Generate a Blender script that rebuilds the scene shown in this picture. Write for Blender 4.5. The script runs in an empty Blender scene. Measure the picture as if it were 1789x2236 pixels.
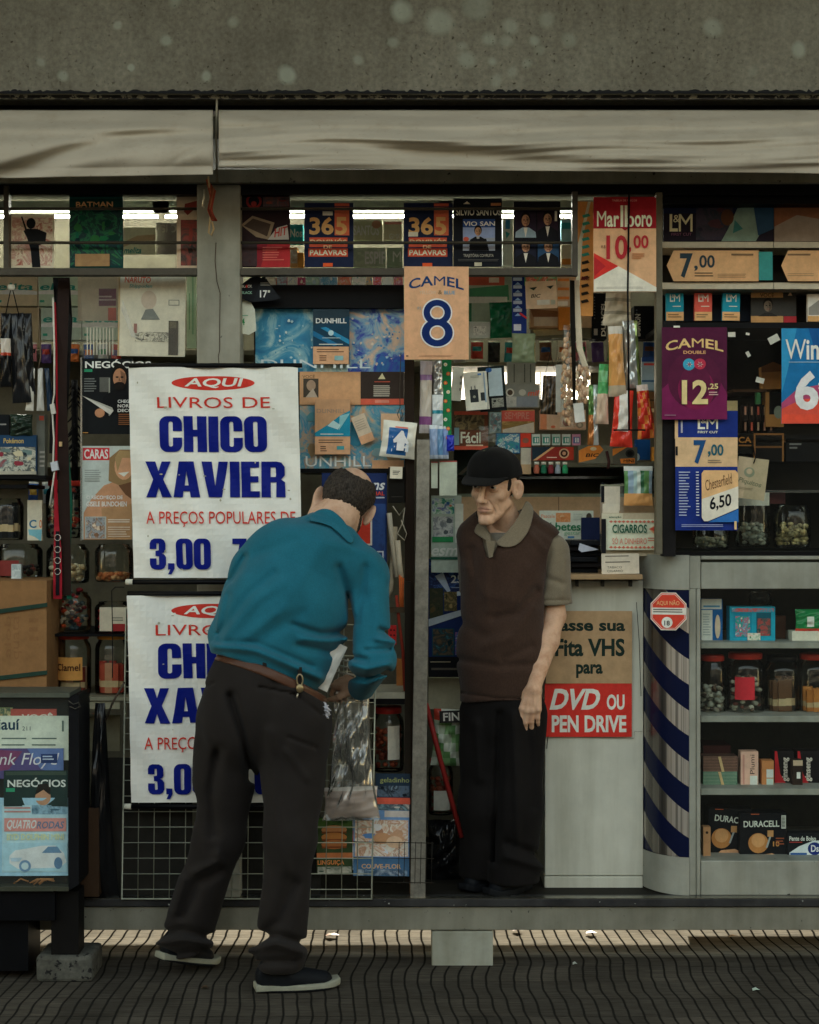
import bpy, bmesh, math, random
import numpy as np
from mathutils import Vector, Matrix
random.seed(7); np.random.seed(7)
SC = bpy.context.scene; COL = SC.collection; R = math.radians
# ---------------------------------------------------------------- camera, world, sun, exposure
F, D, CX, CY, CZ = 3648.0, 6.0, 894.5, 1118.0, 1.63      # focal length in photo pixels, distance to the kiosk front
cam = bpy.data.cameras.new('camera'); camo = bpy.data.objects.new('camera', cam); COL.objects.link(camo)
camo.location = (0, -D, CZ); camo.rotation_euler = (R(90), 0, 0)
cam.sensor_fit = 'VERTICAL'; cam.sensor_height = 36; cam.lens = F/2236*36
cam.clip_start = .1; cam.clip_end = 400
cam.dof.use_dof = True; cam.dof.focus_distance = 6.05; cam.dof.aperture_fstop = 2.8
SC.camera = camo
SUN_EL, SUN_AZ = 12.0, 6.0                               # low sun behind the kiosk
w = bpy.data.worlds.new('World'); SC.world = w; w.use_nodes = True
nt = w.node_tree; nt.nodes.clear()
sky = nt.nodes.new('ShaderNodeTexSky'); sky.sky_type = 'NISHITA'; sky.sun_disc = False
sky.sun_elevation = R(SUN_EL); sky.sun_rotation = R(SUN_AZ); sky.air_density = 1.0; sky.dust_density = .5; sky.ozone_density = 0.6
tint = nt.nodes.new('ShaderNodeMix'); tint.data_type = 'RGBA'; tint.blend_type = 'MULTIPLY'; tint.inputs[0].default_value = 1
tint.inputs[7].default_value = (1.0, .75, .53, 1)
bgd = nt.nodes.new('ShaderNodeBackground'); bgd.inputs[1].default_value = .15
wo = nt.nodes.new('ShaderNodeOutputWorld')
nt.links.new(sky.outputs[0], tint.inputs[6]); nt.links.new(tint.outputs[2], bgd.inputs[0]); nt.links.new(bgd.outputs[0], wo.inputs[0])
sl = bpy.data.lights.new('sun', 'SUN'); sl.energy = 2.0; sl.angle = R(.5); sl.color = (1, .92, .78)
so = bpy.data.objects.new('sun', sl); COL.objects.link(so); so.location = (0, 8, 6)
so.rotation_euler = (R(-(90-SUN_EL)), 0, R(-SUN_AZ))
SC.view_settings.view_transform = 'Standard'; SC.view_settings.look = 'None'
SC.view_settings.exposure = 2.85; SC.view_settings.gamma = 1
SC.render.engine = 'CYCLES'
SC.cycles.max_bounces = 6; SC.cycles.transparent_max_bounces = 24

# ---------------------------------------------------------------- helpers
def kk(Y): return (D+Y)/F
def P(px, py, Y):
    k = kk(Y); return Vector(((px-CX)*k, Y, CZ+(CY-py)*k))
def lin(h):
    if isinstance(h, str): h = [int(h[i:i+2], 16) for i in (0, 2, 4)]
    return tuple(((c/255)/12.92 if c <= 10 else ((c/255+.055)/1.055)**2.4) for c in h)
GAIN = 1.25
MATS = {}
def mat(h, rough=.55, metal=0., grime=.26, coat=0., scale=16., bump=.10, emit=0., alpha=1., trans=0., gain=None, spec=.10, sss=0., bscale=22.):
    key = (h, rough, metal, grime, coat, scale, bump, emit, alpha, trans, gain, spec, sss, bscale)
    if key in MATS: return MATS[key]
    m = bpy.data.materials.new('paint_'+str(h)); m.use_nodes = True; n = m.node_tree; b = n.nodes['Principled BSDF']
    g = GAIN if gain is None else gain
    c = [min(.86, v*g) for v in lin(h)]
    b.inputs['Roughness'].default_value = rough; b.inputs['Metallic'].default_value = metal
    b.inputs['Coat Weight'].default_value = coat; b.inputs['Coat Roughness'].default_value = .12
    b.inputs['Specular IOR Level'].default_value = spec
    if sss: b.inputs['Subsurface Weight'].default_value = sss; b.inputs['Subsurface Radius'].default_value = (.012, .004, .002); b.inputs['Subsurface Scale'].default_value = 1
    b.inputs['Base Color'].default_value = (*c, 1)
    if alpha < 1: b.inputs['Alpha'].default_value = alpha
    if trans: b.inputs['Transmission Weight'].default_value = trans
    if emit: b.inputs['Emission Color'].default_value = (*c, 1); b.inputs['Emission Strength'].default_value = emit
    if grime or bump:
        tc = n.nodes.new('ShaderNodeTexCoord')
    if grime:
        nz = n.nodes.new('ShaderNodeTexNoise'); nz.inputs['Scale'].default_value = scale; nz.inputs['Detail'].default_value = 9; nz.inputs['Roughness'].default_value = .78
        n.links.new(tc.outputs['Object'], nz.inputs['Vector'])
        mr = n.nodes.new('ShaderNodeMapRange'); mr.inputs[1].default_value = .3; mr.inputs[2].default_value = .7
        mr.inputs[3].default_value = 1-grime; mr.inputs[4].default_value = 1+grime*.4
        n.links.new(nz.outputs[0], mr.inputs[0])
        mx = n.nodes.new('ShaderNodeMix'); mx.data_type = 'RGBA'; mx.blend_type = 'MULTIPLY'; mx.inputs[0].default_value = 1
        mx.inputs[6].default_value = (*c, 1); n.links.new(mr.outputs[0], mx.inputs[7]); n.links.new(mx.outputs[2], b.inputs['Base Color'])
    if bump:
        n2 = n.nodes.new('ShaderNodeTexNoise'); n2.inputs['Scale'].default_value = bscale; n2.inputs['Detail'].default_value = 4
        n.links.new(tc.outputs['Object'], n2.inputs['Vector'])
        bp = n.nodes.new('ShaderNodeBump'); bp.inputs['Strength'].default_value = bump; bp.inputs['Distance'].default_value = .004
        n.links.new(n2.outputs[0], bp.inputs['Height']); n.links.new(bp.outputs[0], b.inputs['Normal'])
    MATS[key] = m; return m
def clear_mat(name, tintc=(.9, .95, .92), gloss=.12, rough=.08, milky=0., wr=0., ior=1.3):
    """thin clear plastic or glass: mostly see-through with a gloss and a little milky scatter"""
    key = (name,)
    if key in MATS: return MATS[key]
    m = bpy.data.materials.new(name); m.use_nodes = True; n = m.node_tree; n.nodes.clear()
    o = n.nodes.new('ShaderNodeOutputMaterial'); t = n.nodes.new('ShaderNodeBsdfTransparent'); t.inputs[0].default_value = (*tintc, 1)
    g = n.nodes.new('ShaderNodeBsdfGlossy'); g.inputs['Roughness'].default_value = rough
    fr = n.nodes.new('ShaderNodeFresnel'); fr.inputs[0].default_value = ior
    ad = n.nodes.new('ShaderNodeMath'); ad.operation = 'ADD'; ad.inputs[1].default_value = gloss*.5; ad.use_clamp = True
    n.links.new(fr.outputs[0], ad.inputs[0])
    mx = n.nodes.new('ShaderNodeMixShader'); n.links.new(ad.outputs[0], mx.inputs[0]); n.links.new(t.outputs[0], mx.inputs[1]); n.links.new(g.outputs[0], mx.inputs[2])
    last = mx
    if milky:
        d = n.nodes.new('ShaderNodeBsdfDiffuse'); d.inputs[0].default_value = (.75, .75, .68, 1)
        m2 = n.nodes.new('ShaderNodeMixShader'); m2.inputs[0].default_value = milky
        n.links.new(mx.outputs[0], m2.inputs[1]); n.links.new(d.outputs[0], m2.inputs[2]); last = m2
    if wr:
        tc = n.nodes.new('ShaderNodeTexCoord'); nz = n.nodes.new('ShaderNodeTexNoise'); nz.inputs['Scale'].default_value = wr
        n.links.new(tc.outputs['Object'], nz.inputs['Vector'])
        bp = n.nodes.new('ShaderNodeBump'); bp.inputs['Strength'].default_value = .8; bp.inputs['Distance'].default_value = .02
        n.links.new(nz.outputs[0], bp.inputs['Height']); n.links.new(bp.outputs[0], g.inputs['Normal'])
    n.links.new(last.outputs[0], o.inputs[0]); MATS[key] = m; return m
def tag(o, label=None, cat=None, group=None, kind=None):
    if label: o['label'] = label
    if cat: o['category'] = cat
    if group: o['group'] = group
    if kind: o['kind'] = kind
    return o
def thing(name, label, cat, loc, group=None):
    o = bpy.data.objects.new(name, None); COL.objects.link(o); o.location = loc; o.empty_display_size = .05
    return tag(o, label, cat, group)
def toM(c):
    return c if isinstance(c, bpy.types.Material) else mat(c)
class MB:
    """collects shapes in world coordinates and links them as ONE mesh object"""
    def __init__(s): s.v = []; s.f = []; s.m = []; s.sm = []; s.mats = []
    def mi(s, m):
        m = toM(m)
        if m not in s.mats: s.mats.append(m)
        return s.mats.index(m)
    def add(s, vs, fs, m, smooth=False):
        b = len(s.v); s.v += [tuple(v) for v in vs]; i = s.mi(m)
        for f in fs: s.f.append([b+q for q in f]); s.m.append(i); s.sm.append(smooth)
        return s
    def box(s, x0, x1, y0, y1, z0, z1, m):
        vs = [(x, y, z) for x in (x0, x1) for y in (y0, y1) for z in (z0, z1)]
        return s.add(vs, [(0, 1, 3, 2), (4, 6, 7, 5), (0, 4, 5, 1), (2, 3, 7, 6), (0, 2, 6, 4), (1, 5, 7, 3)], m)
    def pb(s, a, b, c, d, Y0, Y1, m):                    # box whose front face (at Y0) fills the photo rectangle a,b,c,d
        p = P(a, d, Y0); q = P(c, b, Y0); return s.box(p.x, q.x, Y0, Y1, p.z, q.z, m)
    def obox(s, c, ax, ay, az, m):                       # oriented box: centre and three half-axis vectors
        c = Vector(c); vs = [c+i*ax+j*ay+k*az for i in (-1, 1) for j in (-1, 1) for k in (-1, 1)]
        return s.add(vs, [(0, 1, 3, 2), (4, 6, 7, 5), (0, 4, 5, 1), (2, 3, 7, 6), (0, 2, 6, 4), (1, 5, 7, 3)], m)
    def tube(s, pts, r, m, seg=8, closed=False):
        pts = [Vector(p) for p in pts]; n = len(pts); rs = r if isinstance(r, (list, tuple)) else [r]*n
        vs = []; prev = None
        for i, p in enumerate(pts):
            t = (pts[min(i+1, n-1)]-pts[max(i-1, 0)]).normalized() if not closed else (pts[(i+1) % n]-pts[i-1]).normalized()
            if prev is None: prev = t.orthogonal().normalized()
            u = (prev-t*prev.dot(t)).normalized(); prev = u; q = t.cross(u)
            for k in range(seg):
                a = 2*math.pi*k/seg; vs.append(p+(u*math.cos(a)+q*math.sin(a))*rs[i])
        fs = []
        for i in range(n if closed else n-1):
            j = (i+1) % n
            for k in range(seg): fs.append((i*seg+k, i*seg+(k+1) % seg, j*seg+(k+1) % seg, j*seg+k))
        if not closed: fs += [tuple(range(seg))[::-1], tuple((n-1)*seg+k for k in range(seg))]
        return s.add(vs, fs, m, True)
    def lathe(s, c, prof, m, seg=24, squash=1.):         # profile of (radius, height) about the vertical through c
        c = Vector(c); vs = []
        for r, h in prof:
            for k in range(seg):
                a = 2*math.pi*k/seg; vs.append((c.x+r*math.cos(a), c.y+r*math.sin(a)*squash, c.z+h))
        fs = [(i*seg+k, i*seg+(k+1) % seg, (i+1)*seg+(k+1) % seg, (i+1)*seg+k) for i in range(len(prof)-1) for k in range(seg)]
        fs += [tuple(range(seg))[::-1], tuple((len(prof)-1)*seg+k for k in range(seg))]
        return s.add(vs, fs, m, True)
    def ball(s, c, r, m, seg=10):
        r = Vector((r, r, r)) if not isinstance(r, (tuple, Vector)) else Vector(r); c = Vector(c); vs = []; n = seg//2+1
        for i in range(n+1):
            t = math.pi*i/n
            for k in range(seg):
                a = 2*math.pi*k/seg; vs.append((c.x+r.x*math.sin(t)*math.cos(a), c.y+r.y*math.sin(t)*math.sin(a), c.z+r.z*math.cos(t)))
        return s.add(vs, [(i*seg+k, (i+1)*seg+k, (i+1)*seg+(k+1) % seg, i*seg+(k+1) % seg) for i in range(n) for k in range(seg)], m, True)
    def prism(s, pts, Y0, Y1, m):                        # polygon in photo pixels at Y0, extruded straight back to Y1
        a = [P(x, y, Y0) for x, y in pts]; n = len(a); b = [Vector((p.x, Y1, p.z)) for p in a]
        return s.add(a+b, [tuple(range(n)), tuple(range(2*n-1, n-1, -1))]+[(i, n+i, n+(i+1) % n, (i+1) % n) for i in range(n)], m)
    def build(s, name, parent=None, label=None, cat=None, group=None, kind=None, bevel=0., origin=None):
        me = bpy.data.meshes.new(name)
        V = np.array(s.v, dtype=float)
        if origin is None: origin = ((V[:, 0].min()+V[:, 0].max())/2, (V[:, 1].min()+V[:, 1].max())/2, V[:, 2].min())
        off = Vector(origin)
        V = V-np.array(off)
        me.from_pydata(V.tolist(), [], s.f)
        for m in s.mats: me.materials.append(m)
        me.polygons.foreach_set('material_index', s.m); me.polygons.foreach_set('use_smooth', s.sm)
        me.update()
        bm = bmesh.new(); bm.from_mesh(me)
        bmesh.ops.recalc_face_normals(bm, faces=bm.faces); bm.to_mesh(me); bm.free()
        o = bpy.data.objects.new(name, me); COL.objects.link(o); o.location = off
        if parent is not None:
            root = Vector((0, 0, 0)); p = parent
            while p is not None: root += p.location; p = p.parent
            o.parent = parent; o.location = off-root
        if bevel:
            bv = o.modifiers.new('bevel', 'BEVEL'); bv.width = bevel; bv.segments = 2; bv.limit_method = 'ANGLE'
        return tag(o, label, cat, group, kind)

# ---------------------------------------------------------------- lettering: outlines of the built-in font, laid out in plain code
CH = sorted(set("ABCDEFGHIJKLMNOPQRSTUVWXYZabcdefghijklmnopqrstuvwxyz0123456789&,.'!-$áéíçãóÓÊêÇÃ+:/"))
GL = {}
def load_glyphs():
    tmp = []
    for ch in CH:
        for bold, off in ((0, 0.), (1, .022), (2, .034)):
            for body in (ch, ch+'I', 'I'):
                cu = bpy.data.curves.new('g', 'FONT'); cu.body = body; cu.resolution_u = 3; cu.fill_mode = 'FRONT'; cu.offset = off if ch not in 'MW' else 0.
                o = bpy.data.objects.new('g', cu); COL.objects.link(o); tmp.append((ch, bold, body, o))
    dg = bpy.context.evaluated_depsgraph_get(); dg.update()
    raw = {}
    for ch, bold, body, o in tmp:
        e = o.evaluated_get(dg); me = e.to_mesh()
        v = [(a.co.x, a.co.y) for a in me.vertices]; f = [tuple(p.vertices) for p in me.polygons]
        raw[ch, bold, 0 if body == ch and len(body) == 1 and body != 'I' else (1 if len(body) == 2 else (2 if ch != 'I' else 2))] = (v, f)
        if ch == 'I' and len(body) == 1: raw[ch, bold, 0] = (v, f)
        e.to_mesh_clear()
    for ch in CH:
        for b in (0, 1, 2):
            v, f = raw[ch, b, 0]; v1 = raw[ch, b, 1][0]; vi = raw['I', b, 0][0]
            adv = max(x for x, y in v1)-max(x for x, y in vi)
            GL[ch, b] = (v, f, adv)
    for ch, b, body, o in tmp:
        cu = o.data; bpy.data.objects.remove(o); bpy.data.curves.remove(cu)
load_glyphs()
def layout(s, b=1, gap=0.):
    V = []; Fc = []; x = 0
    for ch in s:
        if ch == ' ': x += .3; continue
        if (ch, b) not in GL: continue
        v, f, adv = GL[ch, b]; n = len(V); V += [(x+a, c) for a, c in v]; Fc += [tuple(n+i for i in q) for q in f]; x += adv+gap
    return V, Fc
def rrect_pts(w, h, r, n=5):
    pts = []
    for cx, cy, a0 in ((w-r, h-r, 0), (r, h-r, 90), (r, r, 180), (w-r, r, 270)):
        for i in range(n+1):
            a = R(a0+90*i/n); pts.append((cx+r*math.cos(a), cy+r*math.sin(a)))
    return pts
def fat(s):
    """heavy condensed poster capitals (height 1) -> list of polygons"""
    out = []; x = 0; S = .235; g = .045
    def q(*pts): out.append([(x+a, b) for a, b in pts])
    def ring(w, h, y0=0, t=.15, skip=None):
        o = rrect_pts(w, h, .2); i = rrect_pts(w-2*S, h-2*t, .05); i = [(a+S, b+t) for a, b in i]; n = len(o)
        for k in range(n):
            a, b = o[k], o[(k+1) % n]; c, d = i[(k+1) % n], i[k]
            if skip and skip(a, b): continue
            q((a[0], a[1]+y0), (b[0], b[1]+y0), (c[0], c[1]+y0), (d[0], d[1]+y0))
    for ch in s:
        if ch == ' ': x += .3; continue
        if ch == 'I': q((0, 0), (.25, 0), (.25, 1), (0, 1)); W_ = .25
        elif ch == 'H': q((0, 0), (S, 0), (S, 1), (0, 1)); q((.34, 0), (.34+S, 0), (.34+S, 1), (.34, 1)); q((S, .43), (.34, .43), (.34, .62), (S, .62)); W_ = .34+S
        elif ch == 'E': q((0, 0), (S, 0), (S, 1), (0, 1)); q((S, 0), (.47, 0), (.47, .17), (S, .17)); q((S, .42), (.44, .42), (.44, .59), (S, .59)); q((S, .83), (.46, .83), (.46, 1), (S, 1)); W_ = .47
        elif ch in 'O0': ring(.58, 1); W_ = .58
        elif ch == 'C':
            o = rrect_pts(.58, 1, .2); inn = [(a+S, b+.15) for a, b in rrect_pts(.58-2*S, .7, .05)]; n = len(o)
            for k in range(n-1): q(o[k], o[k+1], inn[k+1], inn[k])
            q((.58-S, .8), (.58, .8), (.58, .58), (.58-S, .58)); q((.58-S, .2), (.58-S, .40), (.58, .40), (.58, .2)); W_ = .58
        elif ch == 'X': q((0, 1), (.25, 1), (.33, .72), (.41, 1), (.64, 1), (.45, .5), (.66, 0), (.41, 0), (.33, .28), (.25, 0), (0, 0), (.19, .5)); W_ = .66
        elif ch == 'A': q((0, 0), (.24, 0), (.26, .17), (.29, .33), (.34, .74), (.34, 1), (.15, 1)); q((.68, 0), (.53, 1), (.34, 1), (.34, .74), (.39, .33), (.42, .17), (.44, 0)); q((.26, .17), (.42, .17), (.39, .33), (.29, .33)); W_ = .68
        elif ch == 'V': q((0, 1), (.25, 1), (.335, .32), (.335, 0), (.17, 0)); q((.335, 0), (.335, .32), (.42, 1), (.66, 1), (.5, 0)); W_ = .66
        elif ch == 'R':
            q((0, 0), (S, 0), (S, 1), (0, 1)); q((S, 1), (S, .84), (.36, .84), (.39, 1)); q((.39, 1), (.36, .84), (.37, .8), (.52, .97)); q((.52, .97), (.37, .8), (.37, .62), (.6, .62), (.6, .85))
            q((.37, .62), (.36, .57), (.5, .5), (.6, .62)); q((.36, .57), (S, .57), (S, .42), (.38, .42), (.5, .5)); q((.5, .5), (.38, .42), (.37, 0), (.61, 0), (.6, .42)); W_ = .62
        elif ch == '7': q((0, 1), (.5, 1), (.5, .82), (0, .82)); q((.24, .82), (.5, .82), (.36, 0), (.1, 0)); W_ = .5
        elif ch == '3':
            pth = [(.0, .66), (.0, .84), (.05, .95), (.16, 1), (.4, 1), (.5, .95), (.55, .84), (.55, .64), (.5, .55), (.42, .52), (.5, .48), (.56, .4), (.56, .16), (.5, .05), (.4, 0), (.16, 0), (.05, .05), (0, .16), (0, .36)]
            inn = [(S, .66), (S, .84), (S+.01, .85), (S+.02, .85), (.3, .85), (.31, .85), (.315, .84), (.315, .66), (.31, .62), (.2, .6), (.2, .44), (.32, .42), (.325, .2), (.32, .16), (.3, .15), (.25, .15), (S+.01, .155), (S, .16), (S, .36)]
            for k in range(len(pth)-1): q(pth[k], pth[k+1], inn[k+1], inn[k])
            W_ = .56
        elif ch == ',': q((.02, .2), (.24, .2), (.24, .02), (.14, -.16), (.02, -.16), (.1, 0), (.02, 0)); W_ = .26
        else: W_ = .3
        x += W_+g
    return out

def art(cols, scale, dist=1.2):
    """printed picture: soft drifting patches of the given colours"""
    key = ('art', cols, round(scale, 2))
    if key in MATS: return MATS[key]
    m = bpy.data.materials.new('printed_picture'); m.use_nodes = True; n = m.node_tree; b = n.nodes['Principled BSDF']; b.inputs['Roughness'].default_value = .5; b.inputs['Specular IOR Level'].default_value = .22
    tc = n.nodes.new('ShaderNodeTexCoord'); nz = n.nodes.new('ShaderNodeTexNoise'); nz.inputs['Scale'].default_value = scale; nz.inputs['Detail'].default_value = 7; nz.inputs['Roughness'].default_value = .62; nz.inputs['Distortion'].default_value = dist
    mp = n.nodes.new('ShaderNodeMapping'); mp.inputs['Location'].default_value = (random.uniform(0, 9), random.uniform(0, 9), random.uniform(0, 9)); n.links.new(tc.outputs['Object'], mp.inputs[0]); n.links.new(mp.outputs[0], nz.inputs['Vector'])
    r = n.nodes.new('ShaderNodeValToRGB'); n.links.new(nz.outputs[0], r.inputs[0]); e = r.color_ramp.elements; k = len(cols)
    while len(e) < min(k, 12): e.new(.5)
    for i in range(len(e)): e[i].position = .30+.40*i/max(1, len(e)-1); e[i].color = (*[min(.86, v*GAIN) for v in lin(cols[i])], 1)
    n.links.new(r.outputs[0], b.inputs['Base Color']); MATS[key] = m; return m
class Sheet:
    """a flat printed thing (sign, magazine, card) or the printed front of a box; coordinates are photo pixels at depth Y"""
    def __init__(s, a, b, c, d, Y, base=None, th=.003, lay=.00028, grid=0, edge=None, rnd=0):
        s.Y = Y; s.a, s.b, s.c, s.d = a, b, c, d; s.mb = MB(); s.n = 1; s.lay = lay; s.base = base; s.bend = base is not None and th < .013
        if base is not None:
            e = edge or base
            p = P(a, d, Y); q = P(c, b, Y)
            s.mb.box(p.x, q.x, Y, Y+th, p.z, q.z, base if edge is None else e)
            if edge is not None: s.r(a, b, c, d, base)
    def _y(s): s.n += 1; return s.Y-s.lay*(s.n-1)
    def p(s, pts, c):
        y = s._y(); k = kk(s.Y)
        s.mb.add([((x-CX)*k, y, CZ+(CY-z)*k) for x, z in pts], [tuple(range(len(pts)))], c); return s
    def r(s, x0, y0, x1, y1, c): return s.p([(x0, y0), (x1, y0), (x1, y1), (x0, y1)], c)
    def e(s, cx, cy, rx, ry, c, n=20, rot=0):
        ca, sa = math.cos(R(rot)), math.sin(R(rot))
        return s.p([(cx+rx*math.cos(t)*ca-ry*math.sin(t)*sa, cy+rx*math.cos(t)*sa+ry*math.sin(t)*ca) for t in [2*math.pi*i/n for i in range(n)]], c)
    def _put(s, V, Fc, c):
        y = s._y(); k = kk(s.Y); s.mb.add([((x-CX)*k, y, CZ+(CY-z)*k) for x, z in V], Fc, c); return s
    def t(s, text, x0, y0, x1, y1, c, b=1, sl=0., arc=0., rot=0., vert=0, out=None):
        V, Fc = layout(text, b)
        if not V: return s
        mx0 = min(v[0] for v in V); mx1 = max(v[0] for v in V); my0 = min(v[1] for v in V); my1 = max(v[1] for v in V)
        W_, H_ = x1-x0, y1-y0
        if vert: W_, H_ = H_, W_
        out_ = []
        for x, y in V:
            u = (x-mx0)/(mx1-mx0); v = (y-my0)/(my1-my0)
            X = u*W_+sl*(v-.5)*H_; Y_ = (1-v)*H_
            if arc: Y_ += arc*((u-.5)**2*4)
            if vert: X, Y_ = Y_ if vert > 0 else H_-Y_, (W_-X if vert > 0 else X)
            X += x0; Y_ += y0
            if rot:
                cx, cy = (x0+x1)/2, (y0+y1)/2; ca, sa = math.cos(R(rot)), math.sin(R(rot))
                X, Y_ = cx+(X-cx)*ca-(Y_-cy)*sa, cy+(X-cx)*sa+(Y_-cy)*ca
            out_.append((X, Y_))
        return s._put(out_, Fc, c)
    def fat(s, text, x0, y0, x1, y1, c):
        pl = fat(text); xs = [v[0] for q in pl for v in q]; mx0, mx1 = min(xs), max(xs)
        y = s._y(); k = kk(s.Y)
        for i, q in enumerate(pl):
            pts = [(x0+(u-mx0)/(mx1-mx0)*(x1-x0), y1-v*(y1-y0)) for u, v in q]
            s.mb.add([((X-CX)*k, y-(i % 2)*1e-5, CZ+(CY-Z)*k) for X, Z in pts], [tuple(range(len(pts)))], c)
        return s
    def ln(s, x0, y0, x1, y1, n, c, rag=.25, h=.45):
        for i in range(n):
            a = y0+(y1-y0)*i/n; s.r(x0, a, x1-(x1-x0)*random.random()*rag, a+(y1-y0)/n*h, c)
        return s
    def blob(s, x0, y0, x1, y1, cols, n=12, sz=.3):      # soft photographic patches of printed colour
        if sz > .12 and len(cols) > 1 and (x1-x0)*(y1-y0) > 350: s.r(x0, y0, x1, y1, art(tuple(cols) if sz >= .28 or not isinstance(s.base, str) else tuple(q for c_ in cols for q in (s.base, c_)), 2.6/(max(x1-x0, y1-y0)*kk(s.Y)))); n = n//3
        for i in range(n):
            w_, h_ = (x1-x0)*sz*random.uniform(.3, 1), (y1-y0)*sz*random.uniform(.3, 1)
            cx, cy = random.uniform(x0+w_/2, x1-w_/2), random.uniform(y0+h_/2, y1-h_/2); k = random.randint(7, 11)
            s.p([(cx+w_/2*math.cos(2*math.pi*j/k)*random.uniform(.6, 1), cy+h_/2*math.sin(2*math.pi*j/k)*random.uniform(.6, 1)) for j in range(k)], random.choice(cols))
        return s
    def portrait(s, cx, cy, h, skin, hair, coat, shirt=None, w=None):   # printed head-and-shoulders picture, h = head height
        w = w or h*.72
        s.p([(cx-w*1.35, cy+h*1.75), (cx-w*1.2, cy+h*.95), (cx-w*.4, cy+h*.6), (cx+w*.4, cy+h*.6), (cx+w*1.2, cy+h*.95), (cx+w*1.35, cy+h*1.75)], coat)
        if shirt: s.p([(cx-w*.25, cy+h*.6), (cx+w*.25, cy+h*.6), (cx, cy+h*1.4)], shirt)
        s.e(cx, cy-h*.08, w*.58, h*.55, hair); s.e(cx, cy+h*.06, w*.48, h*.46, skin)
        dk = '%02x%02x%02x' % tuple(int(int(skin[i:i+2], 16)*.72) for i in (0, 2, 4)); s.p([(cx+w*.05, cy-h*.3), (cx+w*.42, cy-h*.15), (cx+w*.44, cy+h*.2), (cx+w*.25, cy+h*.45), (cx+w*.05, cy+h*.5), (cx+w*.14, cy+h*.2)], dk); s.p([(cx-w*.04, cy), (cx+w*.1, cy+h*.2), (cx-w*.08, cy+h*.2)], dk)
        s.r(cx-w*.28, cy-h*.02, cx-w*.08, cy+h*.05, hair); s.r(cx+w*.08, cy-h*.02, cx+w*.28, cy+h*.05, hair); s.r(cx-w*.16, cy+h*.28, cx+w*.16, cy+h*.33, '7a4038')
        return s
    def done(s, name, label=None, cat=None, group=None, rot=0., yaw=0., pitch=0., parent=None, sub=0., warp=None, hang=False):
        cz = P(0, s.b if hang else (s.b+s.d)/2, s.Y).z; c = Vector((P((s.a+s.c)/2, 0, s.Y).x, s.Y, cz))
        o = s.mb.build(name, parent, label, cat, group, origin=c)
        if not sub and not warp and parent is None and (s.c-s.a) > 45 and (s.d-s.b) > 45 and len(s.mb.f) < 900 and s.bend:
            A_, B_, W2, ph_ = random.uniform(-.004, .004), random.uniform(.001, .003), (s.c-s.a)*kk(s.Y)/2, random.uniform(0, 6); sub = .035
            warp = lambda x, z: A_*(x/W2)**2-B_*math.sin(z*13+x*9+ph_)-abs(A_)
        if sub or warp:
            bm = bmesh.new(); bm.from_mesh(o.data)
            for ax in (0, 2):
                lo = min(v.co[ax] for v in bm.verts); hi = max(v.co[ax] for v in bm.verts); t = lo+sub
                while t < hi:
                    no = Vector((0, 0, 0)); no[ax] = 1; pt = Vector((0, 0, 0)); pt[ax] = t
                    bmesh.ops.bisect_plane(bm, geom=bm.verts[:]+bm.edges[:]+bm.faces[:], plane_co=pt, plane_no=no); t += sub
            for v in bm.verts: v.co.y += warp(v.co.x, v.co.z)
            bm.to_mesh(o.data); bm.free()
        o.rotation_euler = (R(pitch), R(rot), R(yaw))
        return o
# ---------------------------------------------------------------- special materials of the setting
def nodes_mat(name):
    m = bpy.data.materials.new(name); m.use_nodes = True; n = m.node_tree; n.nodes['Principled BSDF'].inputs['Specular IOR Level'].default_value = .12; return m, n, n.nodes['Principled BSDF'], n.nodes.new('ShaderNodeTexCoord')
def N(n, t, **kw):
    x = n.nodes.new(t)
    for k, v in kw.items():
        if k.startswith('i'): x.inputs[int(k[1:])].default_value = v
        else: setattr(x, k, v)
    return x
def ramp(n, src, stops):
    r = n.nodes.new('ShaderNodeValToRGB'); n.links.new(src, r.inputs[0]); e = r.color_ramp.elements
    while len(e) < len(stops): e.new(.5)
    for i, (p, c) in enumerate(stops): e[i].position = p; e[i].color = (*c, 1) if len(c) == 3 else c
    return r.outputs[0]
def mixc(n, fac, a, b, mode='MIX'):
    m = N(n, 'ShaderNodeMix', data_type='RGBA', blend_type=mode)
    for s, v in ((0, fac), (6, a), (7, b)):
        if isinstance(v, (int, float)): m.inputs[s].default_value = v
        elif isinstance(v, tuple): m.inputs[s].default_value = (*v, 1)
        else: n.links.new(v, m.inputs[s])
    return m.outputs[2]
def noise(n, tc, scale, detail=5, rough=.6, vec=None, mp=None):
    x = N(n, 'ShaderNodeTexNoise'); x.inputs['Scale'].default_value = scale; x.inputs['Detail'].default_value = detail; x.inputs['Roughness'].default_value = rough
    src = vec or tc.outputs['Object']
    if mp:
        q = N(n, 'ShaderNodeMapping'); q.inputs['Scale'].default_value = mp; n.links.new(src, q.inputs[0]); src = q.outputs[0]
    n.links.new(src, x.inputs['Vector']); return x.outputs[0]
def bump(n, b, h, st=.4, dist=.004):
    q = N(n, 'ShaderNodeBump'); q.inputs['Strength'].default_value = st; q.inputs['Distance'].default_value = dist
    n.links.new(h, q.inputs['Height']); n.links.new(q.outputs[0], b.inputs['Normal'])
ZB = P(0, 203, -.16).z                                    # underside of the concrete beam = its origin
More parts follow.
